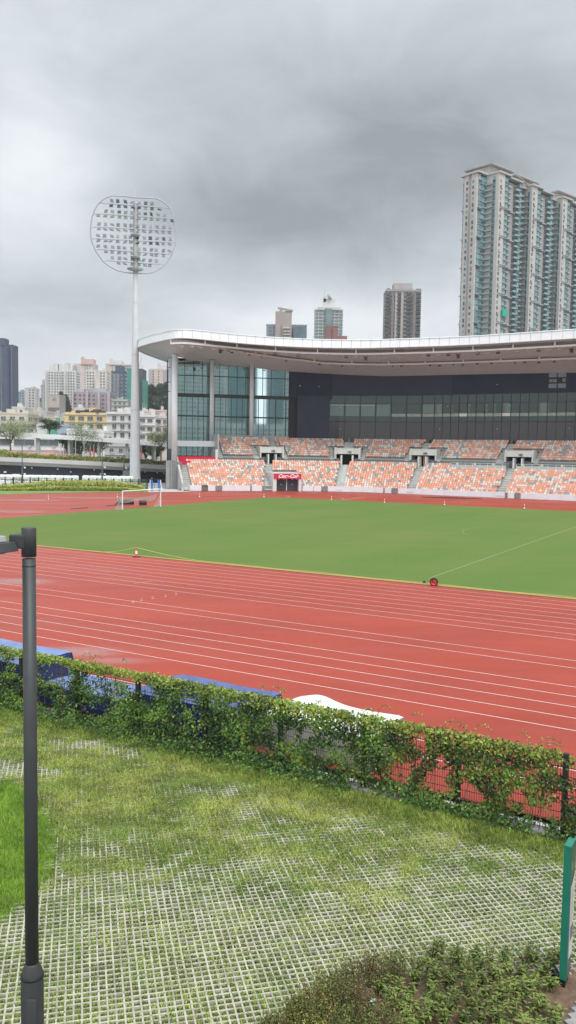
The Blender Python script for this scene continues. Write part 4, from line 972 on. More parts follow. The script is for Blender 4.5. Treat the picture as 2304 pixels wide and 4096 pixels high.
# ================================================================ MATS BEHIND THE FENCE
BLUE = mat('blue_vinyl', (.012, .022, .12), .38, .12, 1.5, bump=.25, bs=4.); BLUEL = mat('pale_blue_cover_sky_sheen', (.15, .22, .42), .45, .15, 1.5, bump=.3, bs=4.); COVW = mat('white_cover', (.72, .74, .73), .5, .04, 1.5, bump=.3, bs=3.)  # tops paler than the sides: sky sheen put into the colour
def cover(name, s0, s1, d0, d1, z, m, mtop, label, slant=.25, hump=0., base=0.):
    "draped cover: grid top with soft folds, sloping sides"
    ns, nd = 22, 10; vs = []; fs = []
    for i in range(ns + 1):
        for j in range(nd + 1):
            u, v = i / ns, j / nd; s = lerp(s0, s1, u); d = lerp(d0, d1, v)
            e = min(u, 1 - u, 1) * (s1 - s0); f = min(v, 1 - v) * (d1 - d0); r = .08
            zz_ = z - (max(0, r - e) + max(0, r - f)) * .5 + hump * math.exp(-((u - .22) / .16) ** 2) + .02 * math.sin(7 * u + 3 * v) * math.sin(5 * v)
            vs.append((*F2(s, d), zz_))
    for i in range(ns):
        for j in range(nd): a = i * (nd + 1) + j; fs.append((a, a + nd + 1, a + nd + 2, a + 1))
    b = MB(); b.raw(vs, fs, 1)
    loop = [i * (nd + 1) for i in range(ns + 1)] + [ns * (nd + 1) + j for j in range(1, nd + 1)] + [i * (nd + 1) + nd for i in range(ns - 1, -1, -1)] + [j for j in range(nd - 1, 0, -1)]
    cs, cd = (s0 + s1) / 2, (d0 + d1) / 2; n = len(loop); low = []
    for k, li in enumerate(loop):
        x, y, z_ = vs[li]; s = x * CT - y * ST; d = x * ST + y * CT
        fold = .03 * math.sin(k * 1.7); low.append((*F2(s + (slant if s > cs else -slant) * (abs(s - cs) > (s1 - s0) * .49) + fold, d + (.08 if d > cd else -.08) + fold), base))
    b.raw([vs[li] for li in loop] + low, [(k, (k + 1) % n, n + (k + 1) % n, n + k) for k in range(n)], 0)
    return b.build(name, [m, mtop], None, smooth=True, label=label, category='mat')
cover('landing_mat', -27.5, -21.1, 19.1, 21.35, 1.08, BLUE, BLUEL, 'blue covered landing mat behind the left end of the fence')
cover('landing_mat', -20.2, -16.9, 19.0, 20.6, .62, BLUE, BLUEL, 'low pale blue mat seen through the fence between two taller blue mats')
cover('landing_mat', -16.4, -12.5, 19.0, 21.35, .98, BLUE, mat('blue_top_sky_sheen', (.08, .12, .30), .5, .12, 1.5, bump=.3, bs=4.), 'large blue covered mat behind the middle of the fence')  # lighter blue top has the sky reflection in its colour
cover('covered_hurdles', -12.0, -8.6, 19.3, 21.5, .90, mat('grey_cover_side', (.30, .30, .27), .8, .2, 2.), COVW, 'white covered stack behind the fence, right of the large blue mat', .05, .16)
# ================================================================ GRASS PAVERS
SOILP = mat('paver_soil', (.075, .10, .025), .95, .3, 6., col2=(.125, .12, .05))
sheet('paver_soil', [(-16, 6.5), (12, 6.5), (14, 10.5), F2(8, 17.98), F2(-30, 17.98), (-26, 20)], -.035, SOILP)
PV = [mat('paver_concrete', (.40, .395, .32), .85, .12, 5.), mat('paver_concrete_warm', (.34, .335, .265), .85, .12, 5.), mat('paver_concrete_worn', (.26, .26, .20), .85, .15, 5.)]
PA = R(14.); e1 = np.array([math.cos(PA), math.sin(PA)]); e2 = np.array([-math.sin(PA), math.cos(PA)]); PP = .122
nF = np.array([ST, CT])
LAWN = [gp(-700, 1960), gp(40, 1962), gp(118, 2040), gp(146, 2110), gp(128, 2190), gp(75, 2262), gp(0, 2318), gp(-700, 2430)]
BED = [(-.2, 9.0), (-.15, 11.2), (.25, 11.85), (.97, 12.5), (1.8, 12.85), (2.6, 13.05), (3.4, 13.05), (4.6, 13.05), (6.5, 12.6), (6.5, 9.0)]
PATHP = [(2.5, 9.0), (3.4, 10.5), (4.12, 11.55), (4.53, 12.15), (5.6, 13.7), (8, 13.7), (8, 9)]
def inpoly(x, y, poly):
    r_ = np.zeros(np.shape(x), bool); n = len(poly)
    for i in range(n):
        x0, y0 = poly[i][:2]; x1, y1 = poly[(i + 1) % n][:2]
        if y0 == y1: continue
        c = ((y0 > y) != (y1 > y)) & (x < (x1 - x0) * (y - y0) / (y1 - y0) + x0); r_ ^= c
    return r_
def exposure(x, y):
    "how bare the paver grid is: 1 open, 0 overgrown"
    yb = 15.7 + .10 * np.clip(x, -4, 5) + 1.6 * (fbm(x * .5 + 7, y * .5, 2) - .45)
    e = .93 / (1 + np.exp((y - yb) * 1.5)) + .07; fa = .35 + .65 / (1 + np.exp(-(y - 14.2) * 1.5))
    for (px, py, sx, sy, k) in ((250, 1872, 1.0, .55, .9), (330, 1895, .9, .35, .7), (30, 1935, .7, .5, .9), (150, 1950, .7, .4, .6), (520, 1990, .8, .35, .75), (640, 2050, .5, .5, .5), (470, 2060, .4, .4, .5), (860, 2085, .5, .4, .5), (1190, 2140, .9, .35, .55), (700, 2110, .6, .35, .5), (250, 2140, .5, .3, .5), (380, 2120, .5, .3, .4), (130, 1835, .9, .4, .45)):
        c = gp(px, py); e = e + k * np.exp(-((x - c[0]) / sx) ** 2 - ((y - c[1]) / sy) ** 2)
    e = e + fa * (.9 * (fbm(x * 1.5, y * 1.5, 12) - .5) + .9 * (vnoise(x * 5, y * 5, 17) - .5))
    return np.clip(e, 0, 1)
bars = [[], [], []]
rb = random.Random(8)
for ax, (ea, eb) in enumerate(((e1, e2), (e2, e1))):
    for i in range(-140, 260):
        off = i * PP
        for j in range(-40, 75):
            t0 = j * PP * 4 + ((i // 3) % 2) * PP * 2; t1 = t0 + PP * 4 - .006
            c = eb * off + ea * (t0 + t1) / 2
            if not (-11 < c[0] < 11 and 9.8 < c[1] < 27): continue
            if nF @ c > 17.7: continue
            if c[0] < -.375 * c[1] - .8 or c[0] > .375 * c[1] + 3.5: continue
            if inpoly(c[0], c[1], LAWN) or (inpoly(c[0], c[1] + .3, BED) and inpoly(c[0], c[1] - .3, BED)): continue
            w = .0165 + rb.uniform(-.001, .0015); p0 = eb * off + ea * t0; p1 = eb * off + ea * t1; h = rb.uniform(-.003, .003) + (.0012 if ax else 0)
            q = eb * w; bars[rb.choice((0, 0, 1, 1, 2))].append([(*(p0 - q), -.035), (*(p1 - q), -.035), (*(p1 + q), -.035), (*(p0 + q), -.035), (*(p0 - q * .85), h), (*(p1 - q * .85), h), (*(p1 + q * .85), h), (*(p0 + q * .85), h)])
b = MB()
for k in range(3):
    for h in bars[k]: b.hexa(h, k)
b.build('paver_grid', PV, None, kind='structure', org=(0, 0, 0))
def blades(P, h, w, lean, rg=rng):
    n = len(P); a = rg.uniform(0, 2 * np.pi, n); hh = h * rg.uniform(.5, 1.3, n); ww = w * rg.uniform(.7, 1.3, n); L = hh * lean * rg.uniform(.2, 1.2, n)
    dx, dy = np.cos(a), np.sin(a)
    V = np.zeros((n, 3, 3)); V[:, :, :] = P[:, None, :]
    V[:, 0, 0] -= dy * ww / 2; V[:, 0, 1] += dx * ww / 2; V[:, 1, 0] += dy * ww / 2; V[:, 1, 1] -= dx * ww / 2
    V[:, 2, 0] += dx * L; V[:, 2, 1] += dy * L; V[:, 2, 2] += hh
    return V.reshape(-1, 3)
GR_ = [leafmat('grass_green', (.17, .26, .045), .7), leafmat('grass_olive', (.255, .325, .06), .7), leafmat('grass_yellow', (.40, .43, .10), .7), leafmat('grass_deep', (.085, .135, .028), .7)]
n = 1350000; x = rng.uniform(-10, 11, n); y = 10.3 + 16.5 * rng.random(n)
ok = (x * nF[0] + y * nF[1] < 17.98) & (x > -.375 * y - .5) & (x < .375 * y + 3.2) & ~inpoly(x, y, PATHP) & ~inpoly(x, y, LAWN) & ~inpoly(x, y, BED)
x, y = x[ok], y[ok]; ex = exposure(x, y)
ca = ((x * e1[0] + y * e1[1]) / PP) % 1; cb = ((x * e2[0] + y * e2[1]) / PP) % 1
ia = np.floor((x * e1[0] + y * e1[1]) / PP); ib = np.floor((x * e2[0] + y * e2[1]) / PP)
incell = (np.abs(ca - .5) < .34) & (np.abs(cb - .5) < .34)
chh = np.modf(np.abs(np.sin(ia * 12.9898 + ib * 78.233) * 43758.5453))[0]; bare = chh < .07
nearf = np.clip((x * nF[0] + y * nF[1] - 16.9) / .6, 0, 1)
pk = np.where(incell & ~bare, .95, 0) + np.where(~incell | bare, np.clip((1 - ex) * 1.25, 0, 1) * .97, 0)
kp = rng.random(len(x)) < np.clip(pk, 0, .95); x, y, ex, chh, incell, nearf = x[kp], y[kp], ex[kp], chh[kp], incell[kp], nearf[kp]
zone = fbm(x * .8, y * .8, 31); r_ = rng.random(len(x))
mi = np.where(zone + (r_ - .5) * .7 > .62, 2, np.where(zone + (r_ - .5) * .8 > .40, 1, 0)); mi = np.where((r_ > .88) | ((ex > .6) & (r_ > .74)), 3, mi); mi = np.where((ex > .6) & (r_ < .35), 0, mi); mi = np.where((nearf > .3) & (r_ < .5), 0, mi)
hgt = np.where(ex > .6, .046, .056) + .05 * nearf
V = blades(np.stack([x, y, np.full(len(x), -.03)], 1) + np.stack([0 * x, 0 * x, (1 - ex) * .015], 1), 1., 1., 0.) if False else None
P = np.stack([x, y, -.03 + (1 - ex) * .02], 1); a = rng.uniform(0, 2 * np.pi, len(x)); hh = hgt * rng.uniform(.5, 1.3, len(x)); ww = np.where(ex > .6, .011, .009) * rng.uniform(.7, 1.4, len(x)); L = hh * rng.uniform(.3, 1.5, len(x))
V = np.repeat(P[:, None, :], 3, 1); V[:, 0, 0] -= np.sin(a) * ww; V[:, 0, 1] += np.cos(a) * ww; V[:, 1, 0] += np.sin(a) * ww; V[:, 1, 1] -= np.cos(a) * ww
V[:, 2, 0] += np.cos(a) * L; V[:, 2, 1] += np.sin(a) * L; V[:, 2, 2] += hh
V = V.reshape(-1, 3); link_mesh('paver_grass', fast_mesh('paver_grass', V, np.arange(len(V)), 3, GR_, mi), None, label='patchy olive grass growing in and over the white paver grid', cat='grass', kind='stuff')
# bright lawn on the left
sheet('lawn_soil', [p[:2] for p in LAWN], -.02, mat('lawn_base', (.10, .17, .03), .95))
n = 130000; x = rng.uniform(-9, -3, n); y = rng.uniform(12, 22, n); jx = .12 * (fbm(x * 5, y * 5, 4) - .5)
ok = inpoly(x + jx * 2, y + jx, LAWN) & (np.abs(x) < .375 * y + .4); x, y = x[ok], y[ok]
V = blades(np.stack([x, y, np.full(len(x), -.02)], 1), .085, .016, .6); mi = np.where(fbm(x * 1.5, y * 1.5, 3) + rng.uniform(-.25, .25, len(x)) > .5, 0, 1)
link_mesh('lawn_grass', fast_mesh('lawn_grass', V, np.arange(len(V)), 3, [leafmat('lawn_bright', (.24, .38, .045), .7), leafmat('lawn_mid', (.15, .27, .035), .7)], mi), None, label='lush bright green lawn at the left beside the pavers', cat='grass', kind='stuff')
# ================================================================ PLANTING BED
SOIL = mat('bed_soil', (.13, .085, .055), .95, .35, 5., bump=.5, bs=14.)
sheet('bed_soil', BED, -.01, SOIL)
# paved path in the corner
PAVE = MB(); 
for i in range(50):
    for j in range(26):
        c = np.array([4.35, 9.2]) + np.array([.94, .34]) * .11 * (j - 8 + .5 * (i % 2)) * 1.9 + np.array([-.0, 1.0]) * .105 * i; 
        if inpoly(c[0], c[1], PATHP): PAVE.box((c[0], c[1], .005), (.20, .098, .05), R(20))
PAVE.build('paved_path', mat('grey_paver', (.25, .25, .24), .85, .15, 4.), None, kind='structure', org=(0, 0, 0))
sheet('path_bedding', PATHP, -.004, mat('path_sand', (.12, .12, .11), .9))
BG = [leafmat('shrub_deep', (.055, .10, .03)), leafmat('shrub_mid', (.125, .195, .045)), leafmat('shrub_light', (.20, .27, .065)), leafmat('shrub_rust', (.15, .08, .045)), leafmat('shrub_yellow', (.34, .32, .06))]
# fine-leaved olive shrubs: thin upright twigs
tw = MB(); pts = []; sz = []; mis = []; rp = random.Random(21)
def frontier(x): return np.interp(x, [b_[0] for b_ in BED[1:8]], [b_[1] for b_ in BED[1:8]])
for k in range(2600):
    x = rp.uniform(-.25, 3.0); yb = frontier(max(x, -.05)); y = rp.uniform(9.8, yb - .1)
    if x > 2.0 + .3 * math.sin(y * 3) + (y < 12.2) * -.55: continue
    h = rp.uniform(.28, .5) * (1.0 if y > 11 else .9) * (1. if x > .5 else .65 + .6 * max(0, x)); lx, ly = rp.gauss(0, .07), rp.gauss(0, .07)
    top = (x + lx, y + ly, h); tw.bar((x, y, 0), top, .006)
    rusty = vnoise(np.array([x * 2.2]), np.array([y * 2.2]), 5)[0]
    for q in range(rp.randint(22, 34)):
        t = rp.uniform(.18, 1.03); pts.append((x + lx * t + rp.gauss(0, .03), y + ly * t + rp.gauss(0, .03), h * t))
        c = rp.random(); mis.append(3 if c < .12 + .35 * (rusty > .55) * (x > .9) else (4 if (x < .75 and c > .72) else (2 if c > .72 else (1 if c > .35 else 0))))
P = np.array(pts); V, _ = leaf_cloud(P, .036, np.array([0, -.3, .7]), .8, -.3, .5)
link_mesh('fine_leaved_shrubs', fast_mesh('fine_leaved_shrubs', V, np.arange(len(V)), 4, BG, mis), None, label='dense olive and rusty fine-leaved shrubs at the bottom of the paving', cat='shrubs', kind='stuff')
tw.build('shrub_twigs', mat('twig', (.16, .10, .06), .85), None, label='thin upright brown twigs inside the fine-leaved shrubs', category='twigs', kind='stuff')
# broad-leaved plants: each one a thing
def plant(x, y, h, n_l, seed, label):
    rg = np.random.default_rng(seed); root = empty('leafy_plant', (x, y, 0), label, 'plant', 'broad-leaved plants in the planting bed'); st = MB(); V_ = []; M_ = []
    for k in range(rg.integers(5, 8)):
        a = rg.uniform(0, 6.28); r = rg.uniform(.02, .17); tip = np.array([x + math.cos(a) * r, y + math.sin(a) * r, h * rg.uniform(.55, 1.05)]); st.bar((x, y, 0), tuple(tip), .009)
        nn = n_l
        for q in range(nn):
            t = 1 - (q / nn) * .75; b0 = np.array([x, y, 0]) * (1 - t) + tip * t; aa = q * 2.4 + rg.uniform(-.3, .3); el = rg.uniform(-.15, .6)
            D = np.array([math.cos(aa) * math.cos(el), math.sin(aa) * math.cos(el), math.sin(el)]); S = np.array([-math.sin(aa), math.cos(aa), 0]); U_ = np.cross(S, D) * -1
            L = rg.uniform(.065, .105); wd = L * .19; up = np.array([0, 0, 1.])
            m0 = b0 + D * L * .45; tp_ = b0 + D * L - up * L * .18
            V_ += [b0, m0 + S * wd + up * .006, tp_, m0 - S * wd + up * .006]; c = rg.random(); M_.append(3 if c < .04 else (2 if c > .58 - .25 * t else (1 if c > .28 else 0)))
    V_ = np.array(V_); o = link_mesh('leaves', fast_mesh('leaves', V_, np.arange(len(V_)), 4, BG, M_), root); st.build('stem', mat('twig', (.16, .10, .06), .85), root); return root
spots = []; rp = random.Random(5)
for tries in range(4000):
    x, y = rp.uniform(1.5, 4.55), rp.uniform(10.3, 13.0)
    if x < 2.15 + .3 * math.sin(y * 3) - (y < 12.2) * .5 or inpoly(x, y, PATHP) or y > frontier(x) - .02: continue
    if x > 3.75 and y < 12.3 and (x - 3.75) > (12.9 - y) * .3: continue
    if math.hypot(x - 4.4, y - 12.55) < .3: continue
    if all(math.hypot(x - a, y - c) > .205 for a, c in spots): spots.append((x, y))
spots.sort(key=lambda q: -q[1]); rowi = [min(9, int((13.05 - q[1]) / .29)) for q in spots]; cntr = {}
RW = ['back', 'second', 'third', 'fourth', 'fifth', 'sixth', 'seventh', 'eighth', 'ninth', 'front']
order_s = sorted(range(len(spots)), key=lambda i: (rowi[i], spots[i][0])); plab = {}
for i in order_s: cntr[rowi[i]] = cntr.get(rowi[i], 0) + 1; plab[i] = f'narrow-leaved green plant, {nth(cntr[rowi[i]])} from the left in the {RW[rowi[i]]} row of the planting bed'
for k, (x, y) in enumerate(spots):
    plant(x, y, rp.uniform(.24, .42), 13, k, plab[k])
for k, (px_, py_) in enumerate(((2124, 3895), (2132, 3905), (2145, 3925), (1724, 3930))):
    pass
# litter
p = gp(1492 / K, 4035 / K, .35); b = MB(); rr_ = random.Random(2); vs = [(p[0] + rr_.uniform(-.05, .05), p[1] + rr_.uniform(-.05, .05), p[2] + .1 + rr_.uniform(-.02, .07)) for _ in range(9)]; b.raw(vs, [(0, 1, 2), (1, 3, 4), (2, 5, 6), (0, 7, 8), (3, 5, 7)]); b.build('plastic_scrap', mat('clear_plastic', (.5, .55, .57), .15), None, label='crumpled clear plastic scrap caught on the olive shrubs', category='litter')
# ================================================================ SIGN TOTEM
_g = gp(2235 / K, 3915 / K, .12); SY = _g[1]; sx0 = _g[0]; STOP = at(2253 / K, 3380 / K, SY)[2];
A_ = Vector((.081, -.065, 0)).normalized() * .112; B_ = Vector((.165, .28, 0)).normalized() * .325; O_ = Vector((sx0, SY, 0))
SGN = mat('sign_green', (.012, .17, .115), .38, .06, 2.); SGD = mat('sign_dark_green', (.06, .10, .085), .45)
sg = empty('sign_totem', O_ + (A_ + B_) / 2, 'tall green sign slab with a pale information panel at the right edge', 'sign')
def slab(mb, o, a, c, z0, z1, mi=0): mb.hexa([(*(o).to_2d(), z0), (*(o + a).to_2d(), z0), (*(o + a + c).to_2d(), z0), (*(o + c).to_2d(), z0), (*(o).to_2d(), z1), (*(o + a).to_2d(), z1), (*(o + a + c).to_2d(), z1), (*(o + c).to_2d(), z1)], mi)
b = MB(); slab(b, O_, A_, B_, .12, STOP); b.build('slab', SGN, sg, bevel=.004)
b = MB(); slab(b, O_ + A_ * .2 + B_ * .1, A_ * .6, B_ * .8, -.03, .12); b.build('plinth', BLACK, sg)
def onface(u, z, o=.003): return O_ + A_ * (1 + o / .112) + B_ * u + Vector((0, 0, z))
b = MB(); b.face([onface(.01, 1.78), onface(.99, 1.78), onface(.99, STOP - .02), onface(.01, STOP - .02)]); b.face([onface(.01, .14), onface(.99, .14), onface(.99, 1.78), onface(.01, 1.78)]) ; b.build('side_face', SGD, sg)
pn = [onface(.22, .45, .012), onface(1., .45, .012), onface(1., 1.78, .012), onface(.22, 1.63, .012)]
b = MB(); b.face(pn); b.face([onface(.22, .45, .002), onface(.22, .45, .012), onface(.22, 1.63, .012), onface(.22, 1.63, .002)]); pnl = b.build('information_panel', mat('panel_pale', (.50, .50, .47), .5), sg)
b = MB()
for k in range(14): z = 1.52 - k * .04; b.face([onface(.4, z, .014), onface(.8 - .2 * (k % 3 == 2), z, .014), onface(.8 - .2 * (k % 3 == 2), z + .01, .014), onface(.4, z + .01, .014)])
b.build('text_lines', mat('print_grey', (.22, .22, .22), .6), pnl)
b = MB(); b.face([onface(.3, .72, .014), onface(.95, .72, .014), onface(.95, .95, .014), onface(.3, .95, .014)]); b.build('map_picture', mat('map_blue', (.12, .14, .19), .6), pnl)
b = MB()
for k in range(12):
    a0, a1 = k * math.pi / 6, (k + 1) * math.pi / 6
    b.face([onface(.35 + .18 * math.cos(a), 1.93 + .06 * math.sin(a), .005) for a in (a0, a1)] + [onface(.35 + .13 * math.cos(a), 1.93 + .043 * math.sin(a), .005) for a in (a1, a0)])
b.face([onface(.3, 1.9, .005), onface(.4, 1.9, .005), onface(.4, 1.96, .005), onface(.3, 1.96, .005)]); b.build('round_emblem', mat('emblem_pale', (.30, .36, .34), .5), sg)
q = gp(2212 / K, 3885 / K, .12); sp_ = empty('ground_spotlight', (q[0], q[1], 0), 'small black ground spotlight at the foot of the green sign', 'spotlight')
b = MB(); b.bar((q[0], q[1], -.03), (q[0], q[1], .14), .03); b.build('stake', BLACK, sp_)
b = MB(); b.tube([(q[0] + .05, q[1] - .1, .10), (q[0] - .02, q[1] + .04, .2)], [.05, .055], 12); b.build('lamp_body', BLACK, sp_)
b = MB(); b.tube([(q[0] - .0225, q[1] + .045, .2), (q[0] - .025, q[1] + .05, .206)], .048, 12); b.build('lens', mat('lens_pale', (.55, .5, .5), .2), sp_)
# ================================================================ NEAR LAMP POST
LPM = mat('lamp_post_grey', (.040, .044, .046), .5, .12, 3.); LX, LY = at(72.3, 1327, 7.)[0], 7.0
lp = empty('lamp_post', (LX, LY, 0), 'dark grey lamp post close to the camera at the left edge', 'lamp post')
def zat(y): return at(72.3, y, LY)[2]
b = MB(); b.lathe((LX, LY, 0), [(.058, zat(2425)), (.056, zat(1405))], 32); b.build('upper_pole', LPM, lp)
b = MB(); b.lathe((LX, LY, 0), [(.098, -.1), (.098, zat(2470)), (.088, zat(2440)), (.062, zat(2424)), (.0575, zat(2420))], 32); b.build('lower_sleeve', LPM, lp)
b = MB(); b.lathe((LX, LY, 0), [(.0572, zat(1424)), (.0572, zat(1422))], 32); b.lathe((LX, LY, 0), [(.1, 3.62), (.1, 3.64)], 32); b.build('joint_ring', BLACK, lp)
b = MB(); b.box((LX + .02, LY - .097, 3.3), (.09, .012, .34)); b.build('access_door', LPM, lp, bevel=.003)
b = MB(); b.lathe((LX, LY, 0), [(.0615, zat(1400)), (.0615, zat(1329)), (.056, zat(1327))], 32); b.build('collar', LPM, lp)
for o in lp.children:
    for f in o.data.polygons: f.use_smooth = abs(f.normal.z) < .8
zt = zat(1346); hd = Vector((-.5, -.866, 0)); hs = Vector((-.866, .5, 0))
b = MB(); c = Vector((LX, LY, zat(1362))); b.bar(c, c + Vector((-.15, .03, .0)), .12, .12); arm = b.build('bracket', LPM, lp, bevel=.012)
o = Vector((LX - .062, LY - .06, 0)); b = MB()
def quadbox(p0, p1, width, z0, z1): b.hexa([(*(p0).to_2d(), z0), (*(p1).to_2d(), z0), (*(p1 + width).to_2d(), z0), (*(p0 + width).to_2d(), z0), (*(p0 + width * .12).to_2d(), z1), (*(p1 + width * .12).to_2d(), z1), (*(p1 + width * .88).to_2d(), z1), (*(p0 + width * .88).to_2d(), z1)])
quadbox(o, o + hd * .62, hs * .34, zat(1385), zat(1362)); b.build('luminaire', LPM, lp, bevel=.008)
b = MB(); quadbox(o + hs * .08 + hd * .05, o + hd * .5 + hs * .08, hs * .18, zat(1362) + .001, zat(1347)); b.build('luminaire_housing', mat('housing_grey', (.30, .31, .32), .4), lp, bevel=.01)
b = MB(); quadbox(o + hd * .1 + hs * .05, o + hd * .55 + hs * .05, hs * .24, zat(1385) - .012, zat(1385) - .001); b.build('lens', mat('lens_pale2', (.5, .5, .5), .2), lp)
# ================================================================ CITY
def bmat(name, col, var=.08, vs=.15, rough=.8): return mat(name, col, rough, var, vs)
WIN = mat('window_dark_glass', (.075, .09, .10), .2, .45, .12, spec=.7); WINB = mat('window_blue_glass', (.07, .12, .16), .15, .35, .12, spec=.8); WING = mat('window_green_glass', (.13, .19, .19), .15, .3, .1, spec=.8)
WINP = mat('window_pale', (.22, .25, .27), .25, .4, .15, spec=.7)
winmesh = {}
def win_me(m, w, h):
    k = (m.name, round(w, 2), round(h, 2))
    if k not in winmesh:
        b = MB(); b.box((0, 0, 0), (w, .16, h)); b.box((0, -.09, 0), (.07, .04, h), mi=1); b.box((0, -.1, -h / 2 - .06), (w + .2, .22, .1), mi=1); winmesh[k] = b.mesh('window', [m, mat('window_trim', (.40, .40, .39), .6)])
    return winmesh[k]
def building(name, label, x0, x1, ytop, Yd, wall, wm=WIN, fl=3., bay=3.2, wh=(1.5, 1.4), depth=18., turn=0., zb=0., ztop=None, strips=None, roofbits=3, group=None, cat='building', ledge=0., side=True, skip=0., seed=None, cap=None, vis_from=0.):
    "rectangular block: front face spans photo columns x0..x1 at distance Yd; turn (deg) swings the front"
    rs_ = random.Random(seed if seed is not None else int(abs(x0) * 13 + ytop))
    pa = Vector(at(x0, ytop, Yd)); pc = Vector(at(x1, ytop, Yd)); zt_ = ztop if ztop else pa.z
    t = R(turn); w = (pc.x - pa.x) / max(.3, math.cos(t) - math.sin(t) * ((x1 - 724.5) / 2099.) if turn else 1.)
    d = Vector((math.cos(t), math.sin(t), 0)); n = Vector((math.sin(t), -math.cos(t), 0)); o0 = Vector((pa.x, Yd, 0))
    root = empty(name, o0 + d * w / 2 - n * depth / 2, label, cat, group)
    A0 = (o0, o0 + d * w, o0 + d * w - n * depth, o0 - n * depth)
    b = MB(); b.prism([p[:2] for p in A0], zb - .1, zt_)
    if cap: pass
    body = b.build('wall', wall, root)
    b = MB()      # parapet and roof clutter
    for i in range(4): p, q = A0[i], A0[(i + 1) % 4]; b.bar((*p[:2], zt_ + .4), (*q[:2], zt_ + .4), .3, .9)
    b.build('parapet', wall, root)
    for k in range(roofbits):
        c = o0 + d * w * rs_.uniform(.15, .85) - n * depth * rs_.uniform(.15, .6); s_ = rs_.uniform(1.5, min(5, w * .25)); h = rs_.uniform(1.2, 3.5)
        b = MB(); b.box((c.x, c.y, zt_ + h / 2), (s_, s_ * .8, h), t)
        if rs_.random() < .5: b.bar((c.x, c.y, zt_ + h), (c.x, c.y, zt_ + h + rs_.uniform(1, 4)), .12)
        b.build('roof_hut', wall, root)
    wl = []
    def face_windows(o, dd, nn, ww, k0):
        nb = max(1, int(ww // bay)); off = (ww - nb * bay) / 2; nf = int((zt_ - zb - 1) // fl)
        for f in range(nf):
            z = zt_ - 1.1 - f * fl - wh[1] / 2
            if z < vis_from: break
            for c in range(nb):
                if rs_.random() < skip: continue
                if strips and (c % strips[0]) in strips[1]: continue
                p = o + dd * (off + bay * (c + .5)) + nn * .05; wl.append((p.x, p.y, z, math.atan2(dd.y, dd.x)))
    face_windows(o0, d, n, w, 0)
    if side:
        vis = (pa.x > 0) if False else None
        eye = Vector((0, 0, 0))
        for o, dd, nn in ((A0[3], n, -d), (A0[1], -n, d)):
            if nn.dot(eye - (o + dd * depth / 2)) > .08 * (o.length): face_windows(o, dd, nn, depth, 1)
    px_h = 834. / Yd * wh[1]
    if px_h >= 1.6 and wl:
        inv = world_mat(root).inverted(); me = win_me(wm, *wh)
        wl.sort(key=lambda q: q[0] ** 2 + q[1] ** 2 - q[2])
        for (x, y, z, a) in wl[:100]:
            o = bpy.data.objects.new('window', me); sc.collection.objects.link(o); o.parent = root; o.matrix_basis = inv @ Matrix.Translation((x, y, z)) @ Matrix.Rotation(a, 4, 'Z')
        rest = wl[100:]
    else: rest = wl
    if rest:
        b = MB()
        for (x, y, z, a) in rest: b.box((x, y, z), (wh[0], .2, wh[1]), a)
        b.build('windows', wm, root, kind='stuff')
    if Yd < 450 and wl and fl < 10:
        b = MB()
        for (x, y, z, a) in wl:
            if rs_.random() < .45: k_ = rs_.choice((-1, 1)) * wh[0] * .3; b.box((x + math.cos(a) * k_ + math.sin(a) * .35, y + math.sin(a) * k_ - math.cos(a) * .35, z - wh[1] / 2 - .35), (.8, .6, .5), a)
            if rs_.random() < .18: b.box((x + math.sin(a) * .5, y - math.cos(a) * .5, z + wh[1] / 2 + .1), (wh[0] + .4, 1., .12), a)
        b.build('air_conditioners', mat('ac_grey', (.45, .45, .43), .7), root, kind='stuff')
    if ledge:
        b = MB()
        for f in range(int((zt_ - zb) // fl)):
            z = zt_ - f * fl - .2
            if z < vis_from: break
            b.bar(o0 + n * .2 + Vector((0, 0, z)), o0 + d * w + n * .2 + Vector((0, 0, z)), ledge, .28)
        b.build('floor_ledges', mat('ledge_pale', (.5, .49, .47), .7, .08, .3), root, kind='stuff' if ledge else None)
    return root, o0, d, n, w, zt_
def boxon(root, name, px0, px1, y0, y1, Yd, m, dep=6., off=-.3):
    a = Vector(at(px0, y0, Yd)); c = Vector(at(px1, y1, Yd)); b = MB(); z0, z1 = min(a.z, c.z), max(a.z, c.z)
    b.box(((a.x + c.x) / 2, Yd + dep / 2 + off, (z0 + z1) / 2), (abs(c.x - a.x), dep, z1 - z0)); return b.build(name, m, root)
CREAM = bmat('render_cream', (.52, .48, .40)); PALE = bmat('render_pale', (.56, .555, .53)); PINKW = bmat('render_pinkish', (.55, .48, .46)); YEL = bmat('render_yellow', (.60, .47, .23)); GRY = bmat('render_grey', (.36, .37, .37))
# ---- low old blocks in front
r, o0, d, n, w, zt_ = building('old_apartment_block', 'cream old walk-up block at the far left edge behind the leafy tree', -30, 70, 1041, 395, CREAM, fl=3.3, bay=4.2, wh=(2.2, 1.7), turn=3, vis_from=8)
r, *_ = building('old_apartment_block', 'pinkish low block with a long dark green roof strip at the left', 44, 168, 1073, 372, PINKW, fl=3.2, bay=3.4, wh=(2.4, 1.3), vis_from=6)
boxon(r, 'green_roof_screen', 56, 137, 1067, 1075, 371.5, mat('roof_green', (.06, .10, .08), .7), 8)
r, *_ = building('old_apartment_block', 'weathered grey low block between the cream block and the beige box', 70, 124, 1049, 420, GRY, fl=3.2, bay=4., vis_from=12)
r, *_ = building('old_apartment_block', 'pale cream old block adjoining the left side of the yellow building', 112, 169, 1052, 408, CREAM, fl=3.2, bay=3.2, wh=(1.3, 1.6), vis_from=8)
r, o0, d, n, w, zt_ = building('yellow_apartment_block', 'bright yellow old apartment block with dark cluttered roof', 163, 268, 1041, 398, YEL, fl=3.6, bay=4.3, wh=(2.6, 1.8), turn=4, vis_from=8, roofbits=5, ledge=.5)
